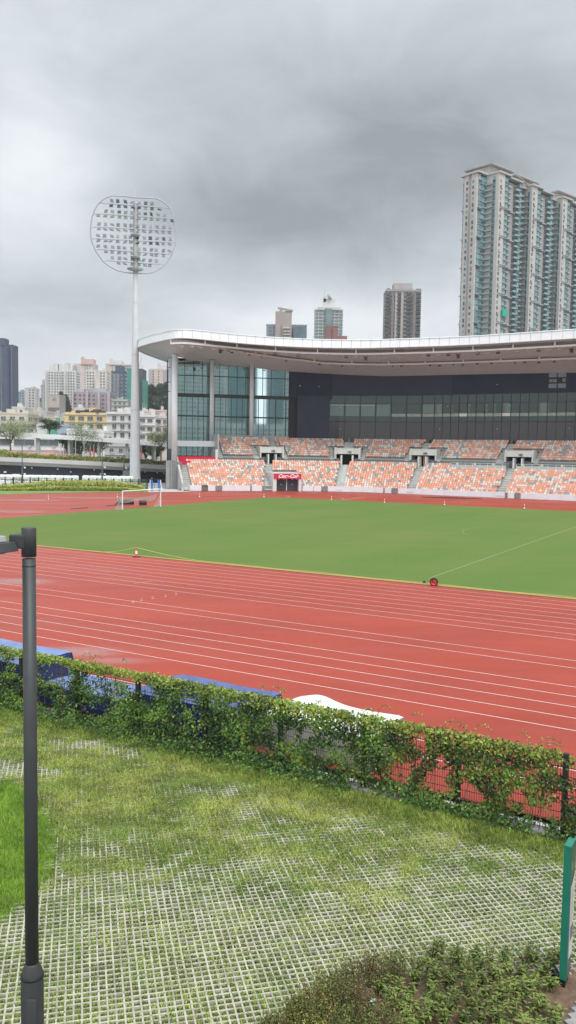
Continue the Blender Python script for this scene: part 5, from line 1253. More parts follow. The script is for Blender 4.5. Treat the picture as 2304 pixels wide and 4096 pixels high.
b = MB(); rs_ = random.Random(6)
for k in range(22): x = o0 + d * rs_.uniform(w * .3, w) - n * rs_.uniform(0, 6); b.box((x.x, x.y, zt_ + rs_.uniform(.6, 1.6)), (rs_.uniform(1, 4), 2, rs_.uniform(.8, 2.6)))
b.build('rooftop_sheds', mat('shed_dark', (.07, .06, .055), .8, .4, .4), r)
r, o0, d, n, w, zt_ = building('old_apartment_block', 'off-white old block with stepped ledges between the yellow block and the mast', 268, 348, 1040, 392, PALE, fl=3.9, bay=3.9, wh=(1.9, 2.), turn=-6, vis_from=8, ledge=1.1, roofbits=4)
r, *_ = building('old_apartment_block', 'pale old block immediately right of the floodlight mast', 345, 391, 1047, 385, PALE, fl=3.8, bay=3.4, wh=(2.2, 1.6), vis_from=8, ledge=.9)
r, *_ = building('old_apartment_block', 'pinkish-white old block beside the stadium column', 390, 440, 1050, 390, PINKW, fl=3.6, bay=2.7, wh=(1.5, 1.8), turn=3, vis_from=8, ledge=.4)
for k, (x0, x1, yt, Yd, m_, lb) in enumerate(((345, 388, 1036, 520, PINKW, 'low pink rooftops behind the block right of the mast'), (384, 432, 1034, 540, bmat('roof_rose', (.52, .42, .40)), 'low rose rooftops beneath the wooded hill'), (120, 160, 1046, 470, GRY, 'small grey rooftop block below the beige box'),
    (30, 62, 1026, 520, PALE, 'small white rooftop block right of the navy tower'), (84, 118, 1037, 500, CREAM, 'small cream rooftop block beneath the slender grey tower'), (186, 214, 1028, 560, PALE, 'pale rooftop frame block left of the purple block'))):
    building('rooftop_block', lb, x0, x1, yt, Yd, m_, fl=3., bay=3.4, vis_from=14, roofbits=4, side=False)
# near white and green boxes in front of the yellow block
for (x0, x1, yt, Yd, m_, lb) in ((168, 232, 1083, 330, bmat('white_shed', (.66, .67, .66)), 'plain white shed in front of the yellow block'), (232, 262, 1088, 335, bmat('white_shed', (.66, .67, .66)), 'small plain white shed below the mustard corner of the yellow block'),
    (144, 172, 1073, 340, bmat('blue_shed', (.30, .36, .44)), 'blue-grey shed left of the plain white shed'), (118, 148, 1071, 345, bmat('green_tarp', (.10, .33, .24)), 'building wrapped in green netting above the canopy'), (92, 120, 1072, 350, PALE, 'white shed with pipes left of the green netting')):
    building('low_shed', lb, x0, x1, yt, Yd, m_, fl=30, bay=50, roofbits=1, side=False)
# white arcade building under the canopy
r, o0, d, n, w, zt_ = building('white_arcade_building', 'long low white building with dark window bands under the white canopy', -30, 212, 1096, 300, bmat('arcade_white', (.62, .63, .63)), WIN, fl=3.9, bay=8.6, wh=(7.2, 2.1), depth=12, roofbits=0, side=False, vis_from=3)
b = MB(); a = at(-20, 1130, 268); c = at(204, 1135, 262); b.hexa([(a[0], 262, 5.2), (c[0], 262, 5.2), (c[0] - 3, 268, 5.2), (a[0], 268, 5.2), (a[0], 264.6, 7.0), (c[0] - 3, 264.6, 6.8), (c[0] - 3, 266, 6.8), (a[0], 266, 7.0)])
rr_ = empty('long_shed', (a[0] / 2 + c[0] / 2, 265, 0), 'long low shed with a reddish-brown sloping roof behind the ramp planting', 'shed'); b.build('roof', mat('rust_red_roof', (.26, .13, .12), .7, .25, .3), rr_)
b = MB(); b.box(((a[0] + c[0]) / 2, 266.5, 2.5), (c[0] - a[0] - 2, 4, 5.4)); b.build('wall', bmat('shed_grey_wall', (.45, .45, .43)), rr_)
building('grey_station_block', 'low grey and white block with ribbed roof behind the red flags', 263, 345, 1120, 290, bmat('ribbed_grey', (.42, .41, .41)), fl=3, bay=3.2, wh=(1.2, 1.2), roofbits=0, side=False, vis_from=2, ledge=.4)
# ---- towers on the left
NAVY = bmat('navy_cladding', (.055, .075, .12)); NAV2 = bmat('navy_dark', (.03, .05, .11))
r, o0, d, n, w, zt_ = building('navy_tower', 'tall dark navy tower cut by the left edge', -40, 32, 868, 900, NAVY, WINB, fl=3.1, bay=4.2, wh=(2., 1.5), strips=(5, (1, 2)), roofbits=0, side=False, vis_from=30)
boxon(r, 'crown', -30, 12, 850, 869, 899, NAVY, 14)
for x0, x1 in ((2, 5), (18, 25), (29, 31)): boxon(r, 'fin', x0, x1, 872, 1060, 898.6, NAV2 if x0 == 18 else bmat('fin_grey', (.20, .23, .28)), 1.2, -1.2)
GT = bmat('glass_block_grey', (.22, .28, .30))
building('glass_block', 'grey-green glass block just right of the navy tower', 33, 62, 986, 1150, GT, WINB, fl=3.4, bay=3.6, wh=(2.4, 1.7), vis_from=40, side=False)
building('slim_white_tower', 'slim white tower standing right of the grey-green glass block', 62, 88, 977, 950, PALE, WIN, fl=3., bay=3.6, strips=(3, (0,)), vis_from=30)
building('blue_sliver_tower', 'narrow dark blue tower touching the slim white tower', 88, 94, 1001, 1100, NAVY, WINB, vis_from=30, side=False, roofbits=0)
r, *_ = building('slender_grey_tower', 'slender grey tower with a pointed top left of the wide white estate', 102, 115, 969, 1250, GRY, WIN, vis_from=40, side=False, roofbits=0); boxon(r, 'spire', 106, 111, 955, 969, 1249, GRY, 4)
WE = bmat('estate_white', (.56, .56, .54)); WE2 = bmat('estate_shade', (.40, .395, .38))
r, o0, d, n, w, zt_ = building('wide_white_estate', 'wide white housing estate block with dense window grid and blocky penthouse', 113, 190, 933, 900, WE, WIN, fl=2.9, bay=2.9, wh=(1.6, 1.5), strips=(7, (0,)), roofbits=2, vis_from=40)
for x0, x1, y0 in ((124, 134, 918), (134, 148, 914), (146, 163, 917), (163, 171, 912)): boxon(r, 'penthouse', x0, x1, y0, 934, 901, WE, 12)
for x0, x1 in ((117, 121), (137, 139), (152, 155), (165.5, 167.5), (176, 179)): boxon(r, 'recess_shade_strip', x0, x1, 936, 1030, 899.3, WE2, 1., -.9)  # flat strips on the wall, recess shade put into their colour
PT = bmat('pink_tower', (.53, .46, .43)); PW = bmat('pale_stripe', (.58, .55, .52))
r, o0, d, n, w, zt_ = building('pink_crowned_tower', 'pinkish tower with a salmon crown behind the purple-brown block', 184, 238, 916, 1050, PT, WIN, fl=2.9, bay=3., wh=(1.2, 1.3), strips=(6, (1, 2, 3)), roofbits=0, vis_from=40)
boxon(r, 'crown', 204, 235, 903, 917, 1049, bmat('salmon_crown', (.52, .38, .33)), 14); boxon(r, 'crown', 204, 209, 897, 904, 1049, bmat('salmon_crown', (.52, .38, .33)), 8)
for x0, x1 in ((183, 192), (235, 240)): boxon(r, 'balcony_bay', x0, x1, 920, 1030, 1049, bmat('bay_grey', (.36, .34, .33)), 3., -1.6)
building('white_twin_tower', 'white residential tower in front of the pinkish towers, left one', 215, 240, 933, 860, PW, WIN, fl=2.9, bay=2.8, strips=(4, (3,)), vis_from=40)
building('white_twin_tower', 'off-white residential tower right of its white neighbour, before the pink tower', 240, 268, 934, 850, bmat('estate_cream', (.54, .51, .46)), WIN, fl=2.9, bay=3.1, strips=(3, (0,)), vis_from=40)
r, *_ = building('pink_white_tower', 'tall pink tower with a white crown behind the dark blue tower', 266, 291, 916, 1080, bmat('pink_plain', (.54, .46, .43)), WIN, fl=2.9, bay=4.5, wh=(1., 1.3), strips=(2, (0,)), roofbits=0, vis_from=40)
boxon(r, 'crown', 276, 306, 907, 918, 1079, PW, 14); boxon(r, 'crown', 276, 281, 902, 908, 1079, PW, 8); boxon(r, 'wing', 291, 306, 917, 1030, 1080, bmat('estate_cream', (.54, .51, .46)), 16)
building('pink_balcony_tower', 'pinkish balcony tower between the dark blue tower and the mast', 306, 329, 918, 1060, PT, WIN, fl=2.9, bay=2.8, wh=(1.8, 1.4), ledge=.8, roofbits=1, vis_from=40)
DB = bmat('dark_blue_tower', (.07, .11, .15))
r, *_ = building('dark_blue_tower', 'dark blue tower with a white window lattice left of the mast', 280, 314.6, 936, 700, DB, WINB, fl=3.1, bay=3., wh=(2.2, 1.9), strips=(4, (3,)), roofbits=0, vis_from=40)
boxon(r, 'crown', 290, 308, 920, 937, 700, DB, 10)
for k in range(5): boxon(r, 'white_mullion', 284.5 + k * 3.6, 285.2 + k * 3.6, 940, 1003, 699.6, PALE, .6, -.6)
building('grey_terrace_block', 'grey-green terraced block at the foot of the dark blue tower', 280.7, 322, 1007, 560, bmat('terrace_grey', (.33, .36, .33)), WIN, fl=3., bay=3., vis_from=20, ledge=.6)
PB = bmat('purple_brown', (.35, .30, .32))
r, o0, d, n, w, zt_ = building('purple_brown_block', 'broad purple-brown apartment block with many windows behind the yellow block', 183, 277, 988, 600, PB, WIN, fl=2.9, bay=3.3, wh=(1.7, 1.4), roofbits=6, vis_from=24)
for x0, x1, y0 in ((183, 186, 984), (216, 222, 984), (246, 252, 983), (270, 277, 985)): boxon(r, 'pink_pier', x0, x1, y0, 1040, 599, bmat('mauve_pier', (.42, .35, .37)), 2., -1.2)
boxon(r, 'roof_house', 190, 212, 980, 989, 604, bmat('roof_bluegrey', (.33, .39, .42)), 8); boxon(r, 'roof_house', 228, 268, 977, 989, 604, bmat('roof_bluegrey', (.33, .39, .42)), 8)
r, *_ = building('beige_box_building', 'plain beige windowless box building in front of the white estate', 124, 149, 995, 640, bmat('beige_panel', (.42, .37, .34)), fl=60, bay=60, roofbits=0, side=False, vis_from=200)
boxon(r, 'vent_panel', 133, 140, 998, 1004, 639.6, bmat('vent_grey', (.33, .34, .32)), .6, -.5); boxon(r, 'dark_podium', 122, 148, 1025, 1042, 639, bmat('podium_brown', (.16, .14, .13)), 8, -.6)
building('netted_tower', 'narrow tower wrapped in green scaffold netting left of the mast', 319, 331, 930, 640, bmat('scaffold_net', (.07, .24, .19)), fl=99, bay=99, roofbits=0, side=False, vis_from=300)
r, *_ = building('dark_slab_tower', 'plain dark slab tower emerging from behind the mast', 338, 358.4, 930, 660, bmat('dark_slab', (.085, .095, .12)), fl=99, bay=99, roofbits=0, side=False, vis_from=300)
boxon(r, 'green_netting', 358.4, 366, 956, 1040, 659, bmat('scaffold_net', (.07, .24, .19)), 12)
r, *_ = building('beige_balcony_tower', 'beige tower with balconies and white crown above the wooded hill', 374.5, 410, 930, 900, bmat('beige_tower', (.52, .44, .38)), WIN, fl=2.9, bay=2.9, wh=(1.5, 1.4), strips=(6, (2, 4, 5)), roofbits=0, vis_from=60)
boxon(r, 'crown', 396, 419, 918, 931, 901, PALE, 12); boxon(r, 'crown', 396, 401, 912, 919, 901, PALE, 8); boxon(r, 'grey_wing', 410, 428, 931, 1030, 901, bmat('wing_mauve', (.34, .31, .33)), 12); boxon(r, 'balcony_bay', 374, 384, 931, 1000, 899.5, bmat('bay_grey', (.36, .34, .33)), 2., -1.)
crn = empty('tower_crane', at(350, 930, 800), 'thin pale tower crane jib rising right of the mast', 'crane'); b = MB(); b.bar(at(348.5, 925, 800), at(356.5, 900, 800), .9); b.bar(at(356.5, 900, 800), at(358, 901.5, 800), .7); b.bar(at(349, 925, 800), at(356, 897.5, 800), .3)
b.bar(at(346, 930, 800), at(349, 922, 800), 1.2); b.build('jib', mat('crane_grey', (.50, .52, .53), .6), crn); b = MB(); b.bar(at(357.5, 955, 800), at(357.6, 917, 800), .25); b.build('hoist_cable', DARKM, crn)
# ---- towers behind the roof
TC = bmat('taupe_concrete', (.32, .28, .265)); r, *_ = building('taupe_tower_block', 'grey glass and taupe block with a boxy roof tower, leftmost above the stadium roof', 670, 772, 818, 700, bmat('block_bluegrey', (.22, .25, .27)), WINB, fl=3.1, bay=3.4, wh=(2.4, 1.9), strips=(6, (3,)), roofbits=0, vis_from=80, side=False)
boxon(r, 'core_tower', 693, 733, 783, 860, 697, TC, 14); boxon(r, 'bay', 710, 733, 812, 860, 695, TC, 6, -.5); b = MB(); b.bar(at(699, 775, 697), at(736, 782, 697), 1.6); b.bar(at(703, 783, 697), at(715, 777, 697), .8); b.bar(at(722, 783, 697), at(722, 778, 697), 2.); b.bar(at(733, 783, 697), at(735, 780, 697), 2.2); b.build('gondola_arm', TC, r)
boxon(r, 'glass_wing', 738, 770, 821, 858, 696, WINB, 5, -.5)
for y_ in (824, 832, 840, 848): boxon(r, 'balcony', 713, 729, y_, y_ + 2.2, 693, PALE, 2.)
r, o0, d, n, w, zt_ = building('white_glass_tower', 'white and green-glass tower with a mast and dish, behind the red-brown block', 792, 863, 779, 760, bmat('tower_offwhite', (.46, .49, .49)), WING, fl=2.9, bay=3.6, wh=(2.8, 1.7), roofbits=0, vis_from=80, side=False, ledge=.9)
boxon(r, 'upper_storeys', 800, 858, 772, 780, 759, bmat('tower_offwhite', (.46, .49, .49)), 12); boxon(r, 'recess_shade_strip', 817, 821, 776, 860, 759.5, bmat('shaft', (.16, .22, .22)), 1., -1.); boxon(r, 'crown', 814, 843, 751, 774, 762, PALE, 10); boxon(r, 'crown', 813, 820, 746, 760, 762, PALE, 6)  # dark strip on the wall face stands for a shaded recess
boxon(r, 'green_bay', 820, 834, 776, 860, 758.5, WING, 2., -.8); b = MB(); b.bar(at(816.5, 746, 762), at(816.5, 727, 762), .35); b.build('antenna', GALV, r)
b = MB(); c = at(829, 747, 762); b.tube([(c[0] - 1, c[1], c[2] - .6), (c[0] + .6, c[1] - .6, c[2] + .6)], [2.6, 2.9], 14); b.bar((c[0], c[1], c[2] - 3.5), c, .4); b.build('satellite_dish', GALV, r)
r, *_ = building('red_brown_block', 'square red-brown block in front of the white and green-glass tower', 821, 851, 822, 640, bmat('red_brown', (.25, .125, .12)), fl=99, bay=99, roofbits=0, vis_from=400, side=False, depth=14); boxon(r, 'low_wing', 848, 873, 845, 862, 640, bmat('red_brown', (.25, .125, .12)), 10)
boxon(r, 'corner_strip', 835, 836, 824, 862, 639.7, bmat('red_brown_dark', (.18, .085, .08)), .6, -.5)
BR = bmat('brown_tower', (.25, .225, .22)); r, o0, d, n, w, zt_ = building('brown_rounded_tower', 'brown-grey tower with stacked rounded bays standing alone above the stadium roof', 972, 1060, 731, 625, BR, WIN, fl=2.92, bay=3.0, wh=(2.2, 1.5), roofbits=0, vis_from=70, side=False, ledge=.5, strips=(9, (3, 6)))
boxon(r, 'roof_house', 991, 1037, 712, 732, 628, bmat('roof_house_grey', (.36, .335, .33)), 12); boxon(r, 'roof_house', 989, 1039, 725, 732, 626, bmat('roof_house_grey', (.30, .28, .275)), 10)
for x0, x1, y0 in ((974, 982, 725), (1048, 1059, 726)): boxon(r, 'turret', x0, x1, y0, 732, 626, BR, 6)
for x0, x1, oo, m_ in ((985.5, 989, -.8, bmat('pier_brown', (.19, .17, .17))), (1009, 1012, -.9, bmat('pier_light', (.36, .33, .31))), (1040, 1044, -.8, bmat('pier_brown', (.19, .17, .17))), (994, 998, -.9, bmat('pier_light', (.36, .33, .31)))): boxon(r, 'pier', x0, x1, 736, 860, 624.5, m_, 1.4, oo)
for xa in (976, 1002, 1030, 1053):
    b = MB()
    for f in range(24): c = at(xa, 731, 625); b.lathe((c[0], 625.3, c[2] - 2 - f * 2.92), [(2.1, -.7), (2.1, .7)], 10)
    b.build('rounded_bay', WIN, r)
# ================================================================ BIG ESTATE TOWER ON THE RIGHT
BTA = R(38.); bd = Vector((math.cos(BTA), math.sin(BTA), 0)); bn_ = Vector((math.sin(BTA), -math.cos(BTA), 0))
_p2 = Vector(at(1256, 434.7, 440.6)); _p4 = Vector(at(1417, 498, 481.6)); bd = _p4 - _p2; bd.z = 0; bd.normalize(); BTA = math.atan2(bd.y, bd.x); bn_ = Vector((bd.y, -bd.x, 0))
P0 = Vector((_p2.x, _p2.y, 0)) - bd * 1.5      # a = 0 at the left edge of the first full-height pier
HT = at(1204, 434, 440.)[2]; FLH = 2.92; Z0 = 62.
BCR = bmat('estate_stone', (.46, .43, .405), .05); BTP = bmat('estate_taupe', (.31, .285, .275), .05); BTE = bmat('estate_teal', (.22, .34, .36), .08); BTR = bmat('estate_trim', (.40, .395, .385), .04); BWN = mat('estate_glass', (.15, .29, .30), .12, .45, .22, spec=.8); BDK = mat('estate_dark_glass', (.04, .09, .11), .15, .4, .2, spec=.8)
bt = empty('estate_tower', P0 + bd * 40 - bn_ * 10, 'huge beige and teal housing tower with stacked balconies at the right', 'tower')
FR_ = [P0, bd, bn_]
def BX(mb, a0, a1, o0_, o1_, z0, z1, mi=0):
    Pz, bd_, bnn = FR_; q = [Pz + bd_ * a0 + bnn * o1_, Pz + bd_ * a1 + bnn * o1_, Pz + bd_ * a1 + bnn * o0_, Pz + bd_ * a0 + bnn * o0_]; mb.hexa([(p.x, p.y, z0) for p in q] + [(p.x, p.y, z1) for p in q], mi)
NF = int((HT - Z0) // FLH); LEN = 125.
LE, CO = Vector((at(1166, 444, 448.)[0], 448.0, 0)), Vector((at(1204, 434, 440.)[0], 440.0, 0))
b = MB(); q1_, q2_, q3_ = P0 + bd * LEN - bn_ * 9, P0 + bd * LEN - bn_ * 24, Vector((LE.x + 14, LE.y + 36, 0)); q0_ = P0 - bn_ * 9
b.prism([(LE.x + .6, LE.y + .6), (CO.x + .3, CO.y + 1.4), (q0_.x, q0_.y), (q1_.x, q1_.y), (q2_.x, q2_.y), (q3_.x, q3_.y)], -.1, HT - 1); b.build('wall', BTP, bt)
def floors():
    for f in range(NF): yield f, HT - 4.2 - f * FLH
wins = []     # (frame origin, dirs, pos along, out, z, w, h, mat)
stone = MB(); taupe = MB(); teal = MB(); trim = MB()
def W_(al, out, z, w, h, m): p = FR_[0] + FR_[1] * al + FR_[2] * (out + .06); wins.append((p.x, p.y, z, w, h, m, math.atan2(FR_[1].y, FR_[1].x)))
def mod_stone(a0, a1, out, wina=None, back=-9.):
    BX(stone, a0, a1, back, out, -.1, HT)
    if wina is not None:
        for f, z in floors(): W_(wina, out, z + .2, 1.1, 1.5, BDK if (f * 7 + int(a0)) % 3 else BWN)
def mod_bay(a0, a1, out, cols, m=BWN, back=-9.):
    BX(teal, a0, a1, back, out - .55, -.1, HT - 1.2)
    wd = (a1 - a0) / cols
    for f, z in floors():
        BX(trim, a0, a1, out - .6, out + .12, z - .98, z - .8)
        for c in range(cols): W_(a0 + wd * (c + .5), out - .45, z + .1, wd * .84, 1.75, m if (f + c * 3) % 5 else BDK)
def mod_balc(a0, a1, out, back=-9.):
    for f, z in floors():
        BX(trim, a0, a1, back, out, z - 1.25, z - 1.05); BX(teal, a0, a1, out - .12, out, z - 1.05, z - .35); W_((a0 + a1) / 2, out - 1.8, z + .1, (a1 - a0) * .8, 1.9, BDK)
    BX(taupe, a0, a1, back, out - 1.9, -.1, HT - 2)
def ringz(): return [HT - 3 - k * FLH * 5 for k in range(1, 8)]
# narrow left face, turned away from the camera
d_ = (CO - LE); Lw = d_.length; d_.normalize(); FR_[:] = [LE, d_, Vector((d_.y, -d_.x, 0))]
mod_bay(0, 1.5, .3, 1, back=-2); mod_stone(1.5, 4.5, .9, 3.6, back=-2); BX(taupe, 4.5, 6.3, -2, .5, -.1, HT); mod_stone(6.3, Lw - .2, .9, 7.6, back=-2)
BX(trim, -.8, Lw + .8, -2, 1.6, HT - .2, HT + .8)
for z in ringz(): BX(trim, -.5, 1.8, -.5, .8, z, z + .35)
FR_[:] = [P0, bd, bn_]
# teal bays and balconies set back beside the corner, then the repeated wings
s0 = (CO - P0).dot(bd); o0s = (CO - P0).dot(bn_)
mod_bay(s0 + .2, s0 + 9.0, o0s + .4, 3, back=o0s - 6); mod_balc(s0 + 9.0, .1, o0s + .2, back=o0s - 6); BX(trim, s0 - .6, s0 + 9.6, o0s - 5, o0s + 1.2, HT - .2, HT + .8)
for z in ringz(): BX(trim, s0 - .3, s0 + 2.2, o0s - .2, o0s + 1.0, z, z + .35)
a = 0.
def side_stack(a, o_from):      # bays and balconies on the side of each wing, facing left
    FR_[:] = [P0 + bd * a + bn_ * o_from, bn_, -bd]; L_ = 1.2 - o_from
    wd = L_ - .6
    mod_balc(.0, wd * .55, 1.3, back=-.2); mod_bay(wd * .55, wd * .8, .7, 1, BDK, back=-.2); FR_[:] = [P0, bd, bn_]
for k in range(4):
    side_stack(a, o0s + .2 if k == 0 else -3.2)
    mod_stone(a, a + 5.2, 1.2, a + 1.6); mod_bay(a + 5.2, a + 8.6, 1.4, 1); mod_balc(a + 8.8, a + 12., .9); BX(taupe, a + 12., a + 15.6, -9, -.8, -.1, HT - 2)
    for z in ringz(): BX(trim, a + 12, a + 16.2, -.8, .4, z, z + .35)
    mod_balc(a + 16., a + 19.6, .8); mod_bay(a + 19.6, a + 21.4, 1.0, 1); mod_bay(a + 21.4, a + 27., -2.5, 2, BDK); mod_balc(a + 27.0, a + 30.4, -3.)
    for z in ringz(): BX(trim, a + 1.4, a + 8.8, 1.2, 1.65, z, z + .3); BX(trim, a + 1.4, a + 8.8, 1.2, 1.65, z + .8, z + 1.05)
    BX(trim, a - .5, a + 10., -9, 2.0, HT - .2, HT + .7); BX(trim, a + 10., a + 21.6, -9, 1.5, HT - .9, HT - .1); BX(trim, a + 21.6, a + 30.2, -9, -1.8, HT - 1.6, HT - .9)
    a += 30.5
stone.build('stone_piers', BCR, bt); taupe.build('recess_walls', BTP, bt); teal.build('teal_bays', BTE, bt); trim.build('balcony_trim', BTR, bt)
inv = world_mat(bt).inverted()
wins.sort(key=lambda q: -(q[3] * q[4]) / q[1] ** 2)
wb = {BWN.name: MB(), BDK.name: MB()}
for k, (wx, wy, z, ww, hh, m_, wa) in enumerate(wins):
    if k < 100:
        o = bpy.data.objects.new('window', win_me(m_, ww, hh)); sc.collection.objects.link(o); o.parent = bt; o.matrix_basis = inv @ Matrix.Translation((wx, wy, z)) @ Matrix.Rotation(wa, 4, 'Z')
    else:
        b = wb[m_.name]; b.box((wx, wy, z), (ww, .2, hh), wa)
        if (k * 37) % 11 < 3: b.box((wx + .3 * math.sin(wa) + ww * .3 * math.cos(wa), wy - .3 * math.cos(wa) + ww * .3 * math.sin(wa), z - hh / 2 - .3), (.7, .45, .45), wa)
for k_, b in wb.items(): b.build('windows', [BWN, BDK][k_ == BDK.name], bt, kind='stuff')
# crown: penthouse walls with flying flat eaves
def crown(a0, a1, zt2, o_=-4., name='crown'):
    b = MB(); BX(b, a0 + 1.5, a1 - 3, o_ - 13, o_, HT, zt2 - .6); BX(b, a0 + 9, a0 + 13, o_ - 13, o_ + .6, HT, zt2 - 1.5); c = b.build(name, BCR, bt)
    b = MB(); BX(b, a0 - .5, a1, o_ - 15, o_ + 2.6, zt2 - .6, zt2); b.build('eaves', BTP, c)
    b = MB(); BX(b, a0, a1 - .3, o_ + 3.0, o_ + 3.15, zt2 - .5, zt2 - .1)
    for k in range(int((a1 - a0) / 1.4)): BX(b, a0 + .5 + k * 1.4, a0 + .9 + k * 1.4, o_ + 2.5, o_ + 3.05, zt2 - .5, zt2 - .12)
    b.build('eaves_grille', BTR, c)
crown(1.5, 21.5, HT + 6.3, -7.); crown(24, 46, HT + 5.6, -7.); crown(66, 90, HT + 6.2, -7.)
b = MB(); pts = [P0 + bd * (17 + 13 * t) + bn_ * -1.5 + Vector((0, 0, HT + 3.4 * math.cos(t * 1.5))) for t in np.linspace(0, 1, 9)]
b.tube(pts, .5, 6); b.build('curved_rib', BTP, bt)
b = MB(); BX(b, 5.0, 9.4, 1.7, 2.6, HT - 4.2 - 23.3 * FLH, HT - 4.2 - 22 * FLH); b.build('green_netting', mat('net_green', (.03, .36, .25), .7), bt)
# ================================================================ TREES, HILLS
hl = [leafmat('wood_dark', (.055, .08, .065), .8, .1), leafmat('wood_mid', (.075, .105, .08), .8, .1), leafmat('wood_green', (.10, .135, .09), .8, .1)]  # greens lifted and blued, distance haze put into the leaf colours
def hill(name, x0, x1, ytop, Yd, lab, prof_, seed, leafy=True, col=None, leaf=3.2, cnt=9000):
    a = at(x0, ytop, Yd); c = at(x1, ytop, Yd); W_ = c[0] - a[0]; H_ = a[2]; nx, ny = 40, 14; vs = []; fs = []
    def Hh(u, v): return max(-.2, H_ * prof_(u) * math.sin(max(.02, 1 - v) * math.pi / 2 + .0) ** .8 * (1 + .12 * (float(vnoise(np.array([u * 9.]), np.array([v * 5.]), seed)[0]) - .5))) if v < 1 else -.2
    dep = W_ * .6
    for i in range(nx + 1):
        for j in range(ny + 1): u, v = i / nx, j / ny; vs.append((a[0] + W_ * u, Yd - dep * .5 * v, Hh(u, v)))
    for i in range(nx):
        for j in range(ny): p = i * (ny + 1) + j; fs.append((p, p + 1, p + ny + 2, p + ny + 1))
    b = MB(); b.raw(vs, fs); o = b.build(name, col or mat('hill_soil', (.035, .05, .03), .95), None, kind='structure', smooth=True)
    if leafy:
        rg = np.random.default_rng(seed); u = rg.random(cnt); v = rg.random(cnt) ** 1.2 * .95; P = np.array([(a[0] + W_ * uu, Yd - dep * .5 * vv, Hh(uu, vv)) for uu, vv in zip(u, v)]); cl_ = fbm(P[:, 0] * .09, P[:, 2] * .12, seed)
        P[:, 2] += rg.uniform(-1, 1, cnt) + (cl_ - .45) * 7; P[:, 1] -= (cl_ - .4) * 8
        V, _ = leaf_cloud(P, leaf, np.array([0, -.8, .6]), .6, 0., .7, rg); m_ = np.where(cl_ + rg.normal(0, .08, cnt) > .58, 2, np.where(cl_ + rg.normal(0, .08, cnt) > .42, 1, 0))
        link_mesh('hill_woodland', fast_mesh('hill_woodland', V, np.arange(len(V)), 4, hl, m_), None, label=lab, cat='woodland', kind='stuff')
hill('wooded_hill', 355, 470, 962, 700, 'dense dark woodland covering the hill beside the stadium column', lambda u: min(1, .84 + .3 * u), 3, cnt=12000)
hill('wooded_hill', 140, 200, 1000, 760, 'woodland patch on the low hill beneath the wide white estate', lambda u: .8 + .25 * math.sin(u * 5), 5, cnt=6000)
hill('far_mountain', 40, 150, 975, 3800, '', lambda u: .3 + .7 * math.exp(-((u - .4) / .3) ** 2), 7, False, mat('far_mountain_green', (.06, .09, .07), .95))
def tree(name, lab, x, yb, yt, Yd, wpx, mats, n_l, leaf, trunk_r=.25, trunk_m=None, seed=1, trunkfrac=.35, group=None, zb=None, sparse=.0, flat=1.):
    rg = np.random.default_rng(seed); base = at(x, yb, Yd); top = at(x, yt, Yd); zb = base[2] if zb is None else zb; H_ = top[2] - zb; r_ = wpx / 2 * Yd / 2099
    root = empty(name, (base[0], Yd, zb), lab, 'tree', group); tb = MB(); rt_ = random.Random(seed); tips = []
    fork = zb + H_ * trunkfrac
    tb.tube([(base[0], Yd, zb - .3), (base[0] + .1, Yd, (zb + fork) / 2), (base[0], Yd, fork)], [trunk_r, trunk_r * .8, trunk_r * .65], 7)
    for k in range(9):
        a = k * 2.4 + rt_.uniform(-.3, .3); rr = r_ * rt_.uniform(.35, .85); zz_ = zb + H_ * rt_.uniform(trunkfrac + .15, .92); e = (base[0] + math.cos(a) * rr, Yd + math.sin(a) * rr, zz_)
        m_ = (base[0] + math.cos(a) * rr * .4, Yd + math.sin(a) * rr * .4, (fork + zz_) / 2 + .3); tb.tube([(base[0], Yd, fork - .2), m_, e], [trunk_r * .5, trunk_r * .3, trunk_r * .12], 5); tips.append(e)
        for q in range(3): e2 = tuple(Vector(e) + Vector((rt_.uniform(-.4, .4) * r_, rt_.uniform(-.4, .4) * r_, rt_.uniform(-.05, .15) * H_))); tb.tube([m_, e2], [trunk_r * .2, trunk_r * .07], 4); tips.append(e2)
    tb.build('trunk', trunk_m or mat('bark', (.13, .11, .085), .9, .2, 3.), root)
    T_ = np.array(tips); ci = rg.integers(0, len(T_), n_l); P = T_[ci] + rg.normal(0, 1, (n_l, 3)) * np.array([r_ * .22, r_ * .22, H_ * .07 * flat])
    V, _ = leaf_cloud(P, leaf, np.array([0, -.5, .8]), .7, .1, .65, rg); cm = rg.integers(0, len(mats), len(T_)); m_ = np.where(rg.random(n_l) < .6, cm[ci], rg.integers(0, len(mats), n_l))
    link_mesh('crown', fast_mesh('crown', V, np.arange(len(V)), 4, mats, m_), root); return root
PALEG = [leafmat('pale_leaf', (.24, .29, .15)), leafmat('pale_leaf_light', (.34, .38, .24)), leafmat('pale_leaf_green', (.15, .21, .08))]
DKG = [leafmat('dark_leaf', (.028, .055, .026)), leafmat('dark_leaf_mid', (.05, .085, .035))]; YLG = [leafmat('yellow_leaf', (.28, .31, .06)), leafmat('yellow_leaf_green', (.17, .22, .07)), leafmat('grey_leaf', (.20, .23, .14))]
tree('young_tree', 'pale feathery young tree on the ramp at the far left', 26, 1152, 1050, 203, 105, PALEG, 3600, .30, .28, seed=4, flat=.8)
tree('young_tree', 'sparse pale young tree in front of the canopy, left of the mast', 211, 1158, 1060, 206, 62, [PALEG[0], PALEG[2], leafmat('twig_leaf', (.26, .27, .20))], 2100, .26, .16, mat('pale_bark', (.42, .40, .36), .8), seed=8, trunkfrac=.4)
tree('young_tree', 'yellow-green young tree beside the stadium column', 404, 1168, 1080, 212, 56, YLG, 2200, .27, .2, seed=12, trunkfrac=.45)
